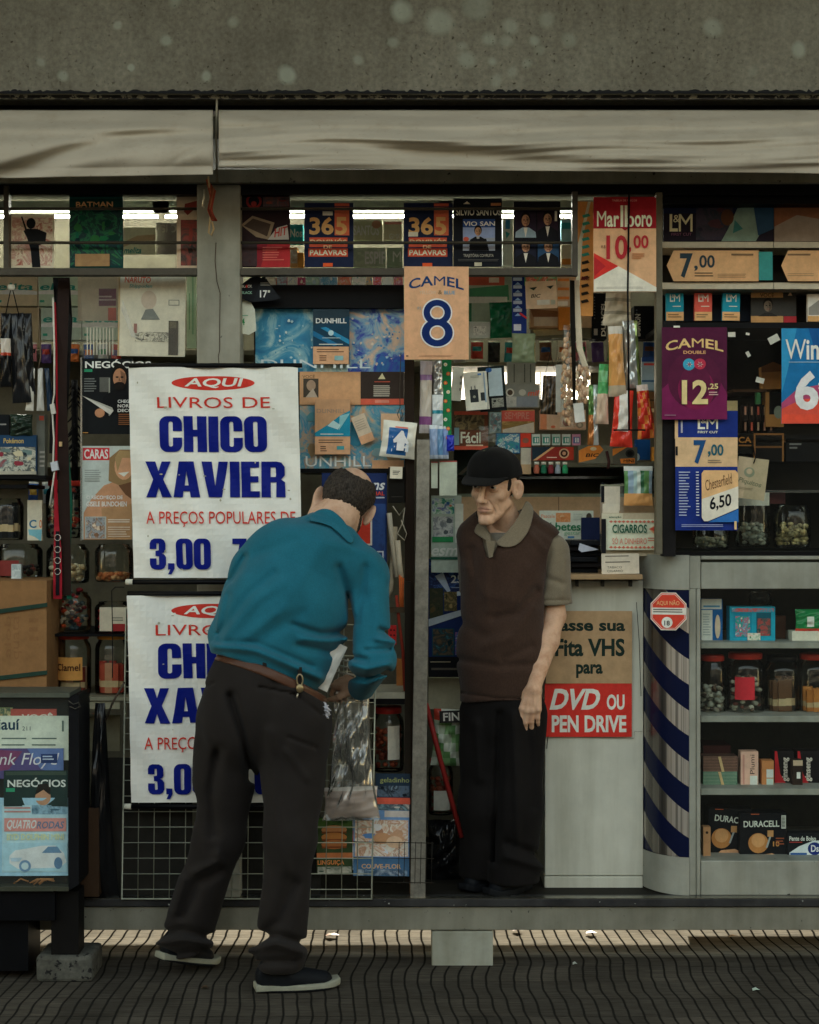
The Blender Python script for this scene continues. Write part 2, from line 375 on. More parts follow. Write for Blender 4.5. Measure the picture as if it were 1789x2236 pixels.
def concrete_mat():
    m, n, b, tc = nodes_mat('weathered_concrete'); b.inputs['Roughness'].default_value = .9
    base = ramp(n, noise(n, tc, 2.2, 8, .65), [(.3, (.118, .108, .083)), (.55, (.168, .156, .121)), (.75, (.205, .195, .154))])
    fine = ramp(n, noise(n, tc, 60, 6, .7), [(.3, (.70, .70, .70)), (.7, (1.18, 1.18, 1.18))])
    c = mixc(n, 1., base, fine, 'MULTIPLY')
    # pale round patches of filler
    wv = mixc(n, .09, tc.outputs['Object'], N(n, 'ShaderNodeTexNoise', i2=7.).outputs[1]); f = None; k_ = kk(-.16)
    for px, py, r_ in ((1113, 52, 16), (1100, 86, 15), (1160, 86, 12), (1236, 84, 15), (1064, 81, 16), (1012, 99, 12), (1192, 39, 16), (962, 39, 27), (1045, 5, 28), (1147, 137, 12), (1118, 156, 12), (1087, 173, 12), (1019, 130, 18), (1072, 133, 11), (1171, 107, 13), (514, 50, 12), (365, 94, 12), (628, 172, 17), (454, 170, 9), (136, 164, 11), (287, 151, 8), (91, 133, 9), (881, 18, 21), (790, 137, 10), (868, 94, 12), (1640, 150, 14), (1560, 60, 20), (1740, 110, 14), (380, 8, 14), (255, 60, 9)):
        dn = N(n, 'ShaderNodeVectorMath', operation='DISTANCE'); n.links.new(wv, dn.inputs[0])
        dn.inputs[1].default_value = ((px-CX)*k_*.91+.045, -.23*.91+.045, (CZ+(CY-py)*k_-ZB)*.91+.045)
        mr = N(n, 'ShaderNodeMapRange'); n.links.new(dn.outputs['Value'], mr.inputs[0]); mr.inputs[1].default_value = r_*k_*.65; mr.inputs[2].default_value = r_*k_*1.25; mr.inputs[3].default_value = random.uniform(.45, .95); mr.inputs[4].default_value = 0
        if f is None: f = mr.outputs[0]
        else: mm = N(n, 'ShaderNodeMath', operation='MAXIMUM'); n.links.new(f, mm.inputs[0]); n.links.new(mr.outputs[0], mm.inputs[1]); f = mm.outputs[0]
    c = mixc(n, f, c, (.27, .29, .235))
    pit = ramp(n, noise(n, tc, 70, 3, .5), [(.30, (0, 0, 0)), (.36, (1, 1, 1))]); pz = ramp(n, noise(n, tc, 3.1, 4), [(.45, (1, 1, 1)), (.6, (0, 0, 0))])
    pit2 = mixc(n, 1., pit, pz, 'LIGHTEN'); c = mixc(n, 1., c, mixc(n, pit2, (.35, .33, .3), (1., 1., 1.)), 'MULTIPLY')
    st = ramp(n, noise(n, tc, 3.5, 5, .6, mp=(5, 1, .35)), [(.35, (.90, .90, .89)), (.65, (1.05, 1.05, 1.05))]); c = mixc(n, 1., c, st, 'MULTIPLY')
    n.links.new(c, b.inputs['Base Color']); bump(n, b, mixc(n, .5, noise(n, tc, 45, 8, .7), pit), .7, .006); return m
def canvas_mat():
    m, n, b, tc = nodes_mat('dirty_canvas'); b.inputs['Roughness'].default_value = .85
    c = ramp(n, noise(n, tc, 2.5, 8, .6, mp=(.7, 1, 3)), [(.3, (.36, .32, .25)), (.6, (.42, .375, .30)), (.8, (.47, .43, .355))])
    d = ramp(n, noise(n, tc, 9, 6, .7), [(.3, (.72, .68, .62)), (.5, (1, 1, 1))]); c = mixc(n, .45, c, d, 'MULTIPLY')
    sp = ramp(n, noise(n, tc, 50, 3), [(.25, (.5, .46, .4)), (.33, (1, 1, 1))]); c = mixc(n, .6, c, sp, 'MULTIPLY')
    n.links.new(c, b.inputs['Base Color']); bump(n, b, noise(n, tc, 260, 2), .12, .001); return m
def paving_mat():
    m, n, b, tc = nodes_mat('ridged_paving'); b.inputs['Roughness'].default_value = 1.; b.inputs['Specular IOR Level'].default_value = 0.
    sx = N(n, 'ShaderNodeSeparateXYZ'); n.links.new(tc.outputs['Object'], sx.inputs[0])
    def M(op, a, bb=None):
        q = N(n, 'ShaderNodeMath', operation=op)
        for i, v in enumerate((a, bb)):
            if v is None: continue
            if isinstance(v, (int, float)): q.inputs[i].default_value = v
            else: n.links.new(v, q.inputs[i])
        return q.outputs[0]
    wob = M('MULTIPLY', M('SUBTRACT', noise(n, tc, 2.0, 2, .4, mp=(.3, 1.0, 1)), .5), .11)
    wob2 = M('MULTIPLY', M('SUBTRACT', noise(n, tc, 14, 2, .5, mp=(.4, .7, 1)), .5), .006)
    x = M('ADD', M('ADD', sx.outputs[0], wob), wob2)
    fr = M('FRACT', M('MULTIPLY', x, 1/.0475)); dd = M('ABSOLUTE', M('SUBTRACT', fr, .5))
    groove = ramp(n, dd, [(.40, (1, 1, 1)), (.455, (0, 0, 0))])
    fy = M('ABSOLUTE', M('SUBTRACT', M('FRACT', M('MULTIPLY', M('ADD', sx.outputs[1], wob2), 1/.2)), .5)); row = ramp(n, fy, [(.475, (1, 1, 1)), (.495, (0, 0, 0))])
    cell = N(n, 'ShaderNodeTexWhiteNoise', noise_dimensions='2D'); cv = N(n, 'ShaderNodeCombineXYZ')
    n.links.new(M('FLOOR', M('MULTIPLY', x, 1/.19)), cv.inputs[0]); n.links.new(M('FLOOR', M('MULTIPLY', sx.outputs[1], 5)), cv.inputs[1]); n.links.new(cv.outputs[0], cell.inputs[0])
    base = ramp(n, noise(n, tc, 3, 7, .65), [(.3, (.052, .046, .036)), (.7, (.090, .080, .064))])
    base = mixc(n, 1., base, ramp(n, cell.outputs[0], [(0, (.82, .82, .82)), (1, (1.15, 1.13, 1.1))]), 'MULTIPLY')
    stri = noise(n, tc, 60, 3, .6, mp=(.12, 1.8, 1)); base = mixc(n, 1., base, ramp(n, stri, [(.35, (.7, .7, .7)), (.65, (1.2, 1.2, 1.2))]), 'MULTIPLY')
    # paving past the kiosk front painted paler, standing in for sunlight on the strip
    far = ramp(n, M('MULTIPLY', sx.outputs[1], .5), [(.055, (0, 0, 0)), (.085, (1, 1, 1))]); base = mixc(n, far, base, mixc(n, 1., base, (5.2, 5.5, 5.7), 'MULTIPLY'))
    c = mixc(n, groove, (.020, .019, .016), base); c = mixc(n, 1., c, mixc(n, row, (.75, .75, .75), (1., 1., 1.)), 'MULTIPLY')
    n.links.new(c, b.inputs['Base Color'])
    h = mixc(n, .3, groove, stri); bump(n, b, mixc(n, 1., h, row, 'MULTIPLY'), .8, .006); return m
def worn_paint(name, c1, c2, rough=.55, chip=(.03, .03, .03), chipamt=.3, sc=6):
    m, n, b, tc = nodes_mat(name); b.inputs['Roughness'].default_value = rough
    c = ramp(n, noise(n, tc, sc, 7, .65), [(.3, c1), (.7, c2)])
    c = mixc(n, .7, c, ramp(n, noise(n, tc, 3, 5, .6, mp=(4, 1, .4)), [(.35, (.75, .74, .7)), (.6, (1.04, 1.04, 1.04))]), 'MULTIPLY')
    ch = ramp(n, noise(n, tc, 38, 4, .6), [(chipamt-.04, (1, 1, 1)), (chipamt, (0, 0, 0))]); c = mixc(n, ch, c, chip)
    n.links.new(c, b.inputs['Base Color']); bump(n, b, noise(n, tc, 90, 4), .12, .002); return m
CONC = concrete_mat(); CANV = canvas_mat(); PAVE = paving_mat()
GREY = worn_paint('grey_enamel', (.25, .255, .215), (.36, .365, .31), .5)
POST = worn_paint('post_enamel', (.23, .225, .18), (.34, .33, .27), .5)
BEAM = worn_paint('beam_enamel', (.17, .165, .13), (.25, .245, .195), .6, (.03, .03, .03), .33)
DARK = mat('15161a', .5, gain=1.); BLACK = mat('0c0d10', .45, gain=1.); IRON = mat('2c2a26', .45, .3, gain=1.)
WHITEP = worn_paint('white_enamel', (.50, .50, .42), (.62, .62, .52), .45, (.2, .15, .1), .27, 4)
RAIL = mat('4e4a42', .4, .2, gain=1.); ALU = mat('8f8c82', .38, .45, gain=1., scale=30, grime=.5)
LINER = mat('a9a894', .6, gain=1.)

# ---------------------------------------------------------------- ground
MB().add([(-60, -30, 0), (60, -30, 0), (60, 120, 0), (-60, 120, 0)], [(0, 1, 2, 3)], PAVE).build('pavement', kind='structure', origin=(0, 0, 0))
# ---------------------------------------------------------------- overhead concrete
cb = thing('concrete_canopy', 'weathered grey concrete beam with pale filler patches above the awnings', 'canopy', (0, -.15, 3.13))
o = MB().box(-4.5, 4.5, -.16, .3, P(0, 203, -.16).z, 5.2, CONC).build('beam', cb)
o = MB().box(-9, 9, -1.7, -.165, 4.45, 4.7, CONC).build('slab', cb)  # unseen overhang, its reach shaped to steer the sky light
for sx in (-1, 1): MB().box(min(sx*2.62, sx*60), max(sx*2.62, sx*60), -.1, .3, 0, 4.44, CONC).build('side_wall', cb)  # unseen flank walls added to block sky glow from behind
MB().box(-60, 60, -.16, .3, 5.2, 7, CONC).build('upper_blocker', cb)  # unseen upper strip added to block the same glow above
def ragged(x0, x1, yt, yb, Y, m, dy=4, step=9):
    mb = MB(); x = x0; pts = []
    while x < x1: pts.append((x, yt+random.uniform(-dy, dy)*(random.random() < .6))); x += random.uniform(.3, 1.2)*step
    pts.append((x1, yt))
    for (a, b), (c, d) in zip(pts, pts[1:]): mb.prism([(a, b), (c, d), (c, yb), (a, yb)], Y, Y+.004, m)
    return mb
rg = ragged(-200, 2000, 199, 206, -.1655, 'mat') if False else ragged(-200, 2000, 198, 204, -.1665, BLACK)
rg.build('peeling_paint', cb)
# ---------------------------------------------------------------- unseen blocks added fore and aft to cut low sky light
ob = thing('sky_blocker', 'plain grey block added unseen behind the camera to cut low sky light', 'sky_blocker', (0, -29, 0))
MB().box(-60, 60, -34, -26, 0, 10, mat('77736a', .9, gain=1., bump=0.)).build('wall', ob)
for fl in range(3): MB().box(-58, 58, -26.02, -25.9, 1.2+3*fl, 2.8+3*fl, mat('23282c', .3, gain=1., bump=0.)).build('blocker_band', ob)
ob = thing('sky_blocker', 'long low block added unseen far behind the kiosk to cut low sky glow', 'sky_blocker', (0, 64, 0))  # added to stop low sky glow passing under the kiosk
MB().box(-90, 90, 60, 70, 0, 9.5, mat('8a857a', .9, gain=1., bump=0.)).build('wall', ob)
for fl in range(3): MB().box(-88, 88, 59.9, 60.02, 1.2+3*fl, 2.6+3*fl, mat('23282c', .3, gain=1., bump=0.)).build('blocker_band', ob)
# ---------------------------------------------------------------- the kiosk
ks = thing('newsstand_kiosk', 'long grey metal newsstand kiosk crammed with magazines and snacks', 'newsstand', (0, 0, .237))
zf = .237
MB().box(-2.6, 2.6, .06, 1.2, zf-.043, zf, mat('26241f', .7, gain=1.)).build('floor_panel', ks)
b = MB(); b.pb(-700, 1981, 2490, 2031, 0, .06, BEAM); b.build('base_beam', ks, bevel=.003)
b = MB(); b.pb(-700, 1963, 2490, 1980, -.012, .06, worn_paint('sill_edge', (.02, .02, .022), (.05, .05, .05), .45, (.55, .55, .5), .34, 9)); b.build('sill', ks, bevel=.003)
b = MB(); b.pb(-700, 1961.5, 2490, 1963, -.012, .03, mat('9a988c', .25, .9, gain=1., grime=.5, scale=30)); b.build('sill_strip', ks)
b = MB(); b.pb(-700, 370, 2490, 399, -.03, .0, BEAM); b.build('header_panel', ks, bevel=.002)
b = MB(); b.pb(-700, 203, 2490, 242, .02, .08, DARK); b.pb(-700, 206, 2490, 214, -.13, -.11, worn_paint('peeling_rail', (.02, .02, .022), (.05, .05, .05), .6, (.36, .34, .26), .47, 20)); b.build('awning_housing', ks)
b = MB(); b.pb(-700, 400, 2490, 425, .02, .06, BLACK); b.build('lintel', ks)
b = MB(); b.box(-2.6, 2.6, .0, 1.2, 2.97, 3.05, mat('55564c', .7, gain=1.)); b.build('ceiling_panel', ks)
WINY = 1.17
wl, wr = P(978, 790, WINY), P(1290, 872, WINY)
b = MB(); bw = mat('7d7866', .7, gain=1., grime=.4, scale=5)
b.box(-2.6, wl.x, WINY, 1.2, zf, 2.97, bw); b.box(wr.x, 2.6, WINY, 1.2, zf, 2.97, bw); b.box(wl.x, wr.x, WINY, 1.2, wl.z, 2.97, bw); b.box(wl.x, wr.x, WINY, 1.2, zf, wr.z, bw)
b.build('back_wall', ks)
fm = bpy.data.materials.new('frosted_pane'); fm.use_nodes = True; n_ = fm.node_tree; n_.nodes.clear()
a_ = n_.nodes.new('ShaderNodeBsdfTranslucent'); a_.inputs[0].default_value = (.8, .8, .75, 1); b_ = n_.nodes.new('ShaderNodeOutputMaterial'); n_.links.new(a_.outputs[0], b_.inputs[0])
b = MB(); b.add([(wl.x, 1.19, wr.z), (wr.x, 1.19, wr.z), (wr.x, 1.19, wl.z), (wl.x, 1.19, wl.z)], [(0, 1, 2, 3)], fm); wpane = b.build('window_pane', ks)
b = MB()
for px in (1030, 1085, 1180, 1235): b.pb(px-1.5, 790, px+1.5, 872, WINY-.01, WINY+.0, IRON)
b.pb(978, 802, 1290, 805, WINY-.011, WINY-.001, IRON); b.build('window_bars', ks)
for sx in (-2.6, 2.57): MB().box(sx, sx+.03, .06, 1.2, zf, 2.97, bw).build('side_wall', ks)
b = MB(); b.pb(430, 403, 525, 1960, .0, .12, POST); b.build('corner_post', ks, bevel=.004)
b = MB(); b.pb(1433, 420, 1447, 1210, .0, .05, mat('6b6656', .5, gain=1.)); b.pb(1447, 700, 1476, 1215, .005, .06, mat('1b1a1b', .5, gain=1., grime=.4)); b.build('cabinet_post', ks, bevel=.002)
for x0, x1 in ((-700, 430), (525, 1262)):
    b = MB(); b.pb(x0, 585, x1, 601, -.005, .04, RAIL); b.build('transom_rail', ks, bevel=.002)
    for y in (453, 527):
        q = P(x0, y+3, .02), P(x1, y+3, .02); b = MB(); b.tube(q, .0055, mat('4a463d', .4, .3, gain=1.), 8); b.build('transom_bar', ks)
b = MB(); b.pb(1250, 418, 1262, 601, -.006, .04, RAIL); b.build('transom_stile', ks)
b = MB(); b.pb(8, 405, 19, 590, .0, .04, RAIL); b.build('transom_stile', ks)
b = MB(); b.prism([(911, 960), (939, 960), (929, 1962), (896, 1962)], .0, .03, ALU); b.build('door_jamb', ks, bevel=.002, label='scuffed bare aluminium door jamb')
b = MB(); b.pb(884, 786, 905, 1700, .1, .16, mat('2a2018', .6, gain=1.)); b.build('inner_post', ks)
# ceiling tube lamps (lit)
def tube_lamp(x0, x1, py, Y):
    p, q = P(x0, py, Y), P(x1, py, Y); b = MB(); b.tube([p, q], .0058, mat('fff6e0', emit=13., grime=0, gain=1., bump=0.), 12)
    b.build('lamp_tube', ks); b = MB(); b.box(p.x-.05, q.x+.05, Y-.03, Y+.03, p.z+.02, p.z+.06, mat('a6b0a0', .4, gain=1.)); b.build('lamp_housing', ks)
tube_lamp(-330, 345, 473, .95); tube_lamp(362, 640, 473, .95); tube_lamp(625, 960, 472, .9); tube_lamp(985, 1310, 472, .9); tube_lamp(1560, 2000, 440, .95)
MB().box(P(1480, 0, 1.15).x, 2.6, 1.14, 1.17, .160, zf-.044, DARK).build('shadow_skirt', ks)  # unseen panel added to shadow the right end of the lit strip
# back shelves
for (x0, x1, py) in ((-500, 560, 765), (-500, 560, 1010), (525, 1430, 790), (985, 1440, 1010), (985, 1440, 1160)):
    p, q = P(x0, py, .85), P(x1, py, .85); b = MB(); b.box(p.x, q.x, .85, WINY-.001, p.z-.018, p.z, mat('8d8a78', .5, gain=1.)); b.build('back_shelf', ks)
# glass shelf behind the cashier
b = MB(); gs = clear_mat('glass_shelf', (.75, .9, .82), .25)
p, q = P(985, 1040, .75), P(1440, 1040, .75); b.box(p.x, q.x, .75, WINY-.002, p.z-.01, p.z, gs); p = P(985, 1078, .72); b.box(p.x, q.x, .72, WINY-.003, p.z-.014, p.z, mat('8fa090', .2, gain=1., coat=.5)); b.build('glass_shelf', ks)
# awnings
def awning(x0, x1, yb0, yb1, fold, label):
    nx, nz = 150, 60; vs = []; k = kk(-.1)
    for i in range(nx+1):
        for j in range(nz+1):
            u, v = i/nx, j/nz; px = x0+(x1-x0)*u; yb = yb0+(yb1-yb0)*u; py = 240+(yb-240)*v
            Y = -.10-.24*math.sin(min(1, v*1.15)*math.pi*.62)+1.25*fold(px, py)
            k = kk(Y); vs.append(((px-CX)*k, Y, CZ+(CY-py)*k))
    fs = [(i*(nz+1)+j, i*(nz+1)+j+1, (i+1)*(nz+1)+j+1, (i+1)*(nz+1)+j) for i in range(nx) for j in range(nz)]
    m = MB().add(vs, fs, CANV, True).build('awning', label=label, cat='awning', group='rolled canvas awnings')
    s = m.modifiers.new('cloth', 'SOLIDIFY'); s.thickness = .003; return m
def gaus(t, w_): return math.exp(-(t/w_)**2)
def fold_r(px, py):
    f = .010*math.sin(py*.16+math.sin(px*.004)*1.2)*gaus(py-285, 40)
    t = px-478; line = 262+t*.105-(t*.00022)**2*300; f += .034*gaus(py-(line+24), 20)*gaus(t-420, 520)-.016*gaus(py-line, 18)*gaus(t-300, 500)
    f += .012*gaus(py-(335+10*math.sin(px*.003)), 12)*(px > 700)*min(1, (px-700)/300)-.010*gaus(py-(360+4*math.sin(px*.006)), 7)
    f += .0022*math.sin(py*.42+.010*px+2*math.sin(px*.011))*gaus(py-300, 60)+.010*gaus(py-290-.35*t, 8)*gaus(t-50, 40)+.004*math.sin(px*.02+py*.08); return f
def fold_l(px, py):
    t = 465-px; line = 268+t*.02+t*t*.00042; f = .036*gaus(py-(line+18), 21)*gaus(t-230, 330)-.018*gaus(py-(line-6), 17)*gaus(t-200, 300)
    f += .010*math.sin(py*.17+1)*gaus(py-282, 26)+.008*gaus(py-300-.6*t, 8)*gaus(t-45, 40)+.003*math.sin(px*.03+py*.07); return f
awning(-420, 465, 395, 381, fold_l, 'shorter dirty beige canvas awning gathered left of the rope')
awning(478, 2250, 366, 383, fold_r, 'long dirty beige canvas awning with soft horizontal folds')
b = MB(); b.tube([P(474, 215, -.13), P(472, 300, -.12), P(475, 400, -.06)], .004, mat('8b8472', .7, gain=1.), 6); b.build('awning_cord', ks)
# support blocks
BLK = worn_paint('block_concrete', (.26, .265, .21), (.36, .37, .31), .9, (.04, .045, .04), .30, 8)
MB().pb(943, 2033, 1077, 2111, .005, .2, BLK).build('concrete_block', label='square pale concrete block under the middle of the kiosk beam', cat='block', bevel=.004)
# white cabinet beside the cashier
cb2 = thing('white_cabinet', 'tall white metal cabinet with a tape conversion poster on its front', 'cabinet', P(1297, 1945, .2))
b = MB(); b.pb(1190, 1268, 1405, 1912, .2, .7, WHITEP); b.build('cabinet_body', cb2, bevel=.003)
b = MB(); b.pb(1189, 1914, 1404, 1946, .196, .7, WHITEP); b.build('plinth', cb2, bevel=.003)
b = MB(); b.tube([P(1390, 1315, .19), P(1396, 1400, .19), P(1400, 1520, .19)], .0012, BLACK, 5); b.tube([P(1197, 1607, .19), P(1194, 1635, .19)], .0015, BLACK, 5); b.tube([P(1198, 1607, .192), P(1385, 1612, .192), P(1386, 1597, .192), P(1403, 1597, .192)], .0009, mat('5a564a', gain=1.), 4); b.build('loose_wire', cb2)
b = MB(); b.pb(1240, 1254, 1404, 1266, .1, .6, mat('a58a68', .5, gain=1.)); b.build('counter_top', cb2, bevel=.004)
for x in (1262, 1318, 1379): b = MB(); b.pb(x-3, 1266.5, x+2, 1281, .14, .19, IRON); b.build('hook', cb2)

# right-hand showcase with rounded striped corner
sc = thing('showcase', 'grey metal showcase with glass shelves and a rounded blue striped mirror corner', 'display case', P(1600, 1955, .05))
b = MB()
b.pb(1531, 1214, 2490, 1222, .045, .75, GREY); b.pb(1531, 1228, 2490, 1286, .05, .75, GREY); b.pb(1531, 1222, 2490, 1228, .06, .75, mat('3a3c36', gain=1.))
b.pb(1521, 1286, 1530, 1955, .048, .09, GREY); b.pb(1505, 1286, 1520, 1955, .046, .09, GREY); b.pb(1531, 1880, 2490, 1955, .05, .75, GREY)
b.pb(1505, 1214, 1530, 1286, .046, .75, GREY)
b.build('case_frame', sc, bevel=.003)
def corner(y0, y1, m, r=0., x1=1505, n=14):             # quarter-round corner, centre behind the right edge
    vs = []; z0 = P(0, y1, .046).z; z1 = P(0, y0, .046).z; X1 = P(x1, 0, .046).x; w_ = X1-P(1412, 0, .046).x
    for i in range(n+1):
        a = R(90*i/n); x = X1-(w_+r)*math.sin(a); y = .046+(.26)*(1-math.cos(a))-r
        vs += [(x, y, z0), (x, y, z1)]
    return vs, [(2*i, 2*i+1, 2*i+3, 2*i+2) for i in range(n)]
b = MB(); v, f = corner(1212, 1288, GREY, .004); b.add(v, f, GREY, True); b.build('case_corner', sc); b = MB(); v, f = corner(1872, 1955, GREY, .004); b.add(v, f, GREY, True); b.build('case_corner', sc)
MIR = mat('b8aa98', .16, .96, gain=1., grime=.5, scale=7)
def stripe_mat():
    m, n, b, tc = nodes_mat('striped_mirror'); s = N(n, 'ShaderNodeSeparateXYZ'); n.links.new(tc.outputs['Object'], s.inputs[0])
    w2 = N(n, 'ShaderNodeMath', operation='MULTIPLY_ADD'); n.links.new(s.outputs[0], w2.inputs[0]); xy = N(n, 'ShaderNodeMath', operation='SUBTRACT'); n.links.new(s.outputs[0], xy.inputs[0]); n.links.new(s.outputs[1], xy.inputs[1]); n.links.new(xy.outputs[0], w2.inputs[0]); w2.inputs[1].default_value = .56; n.links.new(s.outputs[2], w2.inputs[2])
    a = N(n, 'ShaderNodeMath', operation='MULTIPLY'); n.links.new(w2.outputs[0], a.inputs[0]); a.inputs[1].default_value = 1/.185
    f = N(n, 'ShaderNodeMath', operation='FRACT'); n.links.new(a.outputs[0], f.inputs[0])
    st = ramp(n, f.outputs[0], [(.485, (0, 0, 0)), (.5, (1, 1, 1))])
    refl_streak = noise(n, tc, 3.6, 3, .5, mp=(9, 6, .035)); mc = ramp(n, refl_streak, [(.36, (.10, .09, .08)), (.52, (.24, .22, .19)), (.60, (.90, .82, .72)), (.66, (.36, .33, .29))])  # chrome reflections painted into the colour as bright and dark streaks
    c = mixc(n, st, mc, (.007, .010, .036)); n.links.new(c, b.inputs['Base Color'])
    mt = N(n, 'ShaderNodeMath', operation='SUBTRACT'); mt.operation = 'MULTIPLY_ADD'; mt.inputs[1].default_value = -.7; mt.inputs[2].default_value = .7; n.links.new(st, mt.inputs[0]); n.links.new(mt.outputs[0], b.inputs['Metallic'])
    b.inputs['Roughness'].default_value = .22; return m
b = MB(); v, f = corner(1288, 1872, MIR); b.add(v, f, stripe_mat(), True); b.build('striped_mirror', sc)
for y0, y1 in ((1403, 1416), (1563, 1577), (1722, 1736)):
    b = MB(); b.pb(1531, y0, 2490, y1, .07, .7, GREY); b.build('case_shelf', sc, bevel=.002)
b = MB(); b.pb(1531, 1286, 2490, 1880, .71, .72, mat('3c3d38', .6, gain=1.)); b.build('case_back', sc)
b = MB(); b.add([tuple(P(x, y, .058)) for x, y in ((1531, 1286), (2490, 1286), (2490, 1880), (1531, 1880))], [(0, 1, 2, 3)], clear_mat('window_glass', (.93, .96, .95), .02, .03, .01, 0., 1.22)); b.build('glass_front', sc)
# upper cigarette cabinet
uc = thing('cigarette_cabinet', 'dark glass-fronted cigarette cabinet above the grey showcase', 'cabinet', P(1620, 1210, .1))
b = MB(); b.pb(1447, 425, 2490, 445, .06, .6, BLACK); b.pb(1476, 1205, 2490, 1213, .06, .7, BLACK); b.pb(1447, 704, 2490, 716, .06, .5, BLACK); b.build('cabinet_frame', uc)
b = MB(); b.pb(1447, 716, 2490, 1205, .75, .76, mat('2b2823', .7, gain=1.)); b.pb(1447, 445, 2490, 704, .3, .31, mat('2b2823', .7, gain=1.)); b.build('cabinet_back', uc)
for y0, y1 in ((528, 541), (617, 631)):
    b = MB(); b.pb(1447, y0, 1689, y1, .1, .28, mat('c9bfa8', .5, gain=1.)); b.pb(1690.5, y0, 2490, y1, .1, .28, mat('c9bfa8', .5, gain=1.)); b.build('cabinet_shelf', uc)
b = MB(); b.pb(1447, 1070, 2490, 1076, .3, .74, gs); b.build('glass_ledge', uc)
for y in (850, 960):
    b = MB(); b.pb(1600, y, 2490, y+6, .5, .74, mat('5a3d26', .5, gain=1.)); b.build('inner_shelf', uc)
b = MB(); b.add([tuple(P(x, y, .055)) for x, y in ((1476, 716), (2490, 716), (2490, 1205), (1476, 1205))], [(0, 1, 2, 3)], clear_mat('dusty_glass', (.9, .92, .9), .0, .03, .008, 0., 1.12)); b.build('glass_front', uc)
# ---------------------------------------------------------------- figures: smooth signed-distance bodies turned into meshes
A = lambda *v: np.array(v, dtype=np.float64)
def PX(px, py, Y): return np.array(P(px, py, Y))
def smin(a, b, k):
    h = np.clip(.5+.5*(b-a)/k, 0, 1); return b+(a-b)*h-k*h*(1-h)
def smax(a, b, k): return -smin(-a, -b, k)
def cap(p, a, b, ra, rb):
    d = b-a; t = np.clip(((p-a)@d)/(d@d), 0, 1); return np.linalg.norm(p-a-t[:, None]*d, axis=1)-(ra+(rb-ra)*t)
def flat(p, a, b, ra, rb, side, q):                      # capsule whose section is squeezed by q along "side"
    side = side/np.linalg.norm(side); d = b-a; t = np.clip(((p-a)@d)/(d@d), 0, 1); v = p-a-t[:, None]*d
    s = v@side; v = v+np.outer(s*(1/q-1), side); return (np.linalg.norm(v, axis=1)-(ra+(rb-ra)*t))*min(1, q*1.15)
def ell(p, c, r):
    q = (p-c)/r; k0 = np.linalg.norm(q, axis=1); k1 = np.linalg.norm(q/r, axis=1)+1e-9; return k0*(k0-1)/k1
def nets(fn, lo, hi, h):
    lo, hi = np.array(lo, float), np.array(hi, float); n = np.ceil((hi-lo)/h).astype(int)+1
    ax = [lo[i]+h*np.arange(n[i]) for i in range(3)]
    V = np.empty(n, np.float32); yz = np.stack(np.meshgrid(ax[1], ax[2], indexing='ij'), -1).reshape(-1, 2)
    step = max(1, int(250000/len(yz)))
    for i in range(0, n[0], step):
        xs = ax[0][i:i+step]; pts = np.concatenate([np.column_stack((np.full(len(yz), x), yz)) for x in xs]); V[i:i+step] = fn(pts).reshape(len(xs), n[1], n[2])
    m = n-1; S = np.zeros((*m, 3)); C = np.zeros(m)
    off = [(0, 0, 0), (1, 0, 0), (0, 1, 0), (1, 1, 0), (0, 0, 1), (1, 0, 1), (0, 1, 1), (1, 1, 1)]
    c = [V[o[0]:o[0]+m[0], o[1]:o[1]+m[1], o[2]:o[2]+m[2]] for o in off]
    for i in range(8):
        for b in (1, 2, 4):
            if i & b: continue
            j = i | b; a_, b_ = c[i], c[j]; x = (a_ < 0) != (b_ < 0); t = np.where(x, a_/(np.where(x, a_-b_, 1)), 0)
            for k in range(3): S[..., k] += np.where(x, off[i][k]+(off[j][k]-off[i][k])*t, 0)
            C += x
    act = C > 0; idx = -np.ones(m, int); idx[act] = np.arange(act.sum()); ii = np.argwhere(act)
    verts = lo+h*(ii+S[act]/C[act][:, None]); faces = []
    for a in range(3):
        b, d = (a+1) % 3, (a+2) % 3; sl0 = [slice(None)]*3; sl1 = [slice(None)]*3; sl0[a] = slice(0, -1); sl1[a] = slice(1, None)
        s0, s1 = V[tuple(sl0)] < 0, V[tuple(sl1)] < 0; e = np.argwhere(s0 != s1); e = e[(e[:, b] > 0) & (e[:, d] > 0) & (e[:, b] < m[b]) & (e[:, d] < m[d])]
        neg = s0[tuple(e.T)]; q = []
        for db, dd in ((1, 1), (0, 1), (0, 0), (1, 0)):
            g = e.copy(); g[:, b] -= db; g[:, d] -= dd; q.append(idx[tuple(g.T)])
        q = np.stack(q, 1); q[~neg] = q[~neg][:, ::-1]; faces.append(q)
    return verts, np.concatenate(faces)
def largest(v, f):                                       # keep the biggest connected piece only
    lab = np.arange(len(v))
    while True:
        m = lab[f].min(1); new = lab.copy(); np.minimum.at(new, f.ravel(), np.repeat(m, f.shape[1])); new = new[new]
        if (new == lab).all(): break
        lab = new
    ids, cnt = np.unique(lab[f[:, 0]], return_counts=True); k = lab[f[:, 0]] == ids[cnt.argmax()]; f = f[k]; u, inv = np.unique(f, return_inverse=True); return v[u], inv.reshape(f.shape)
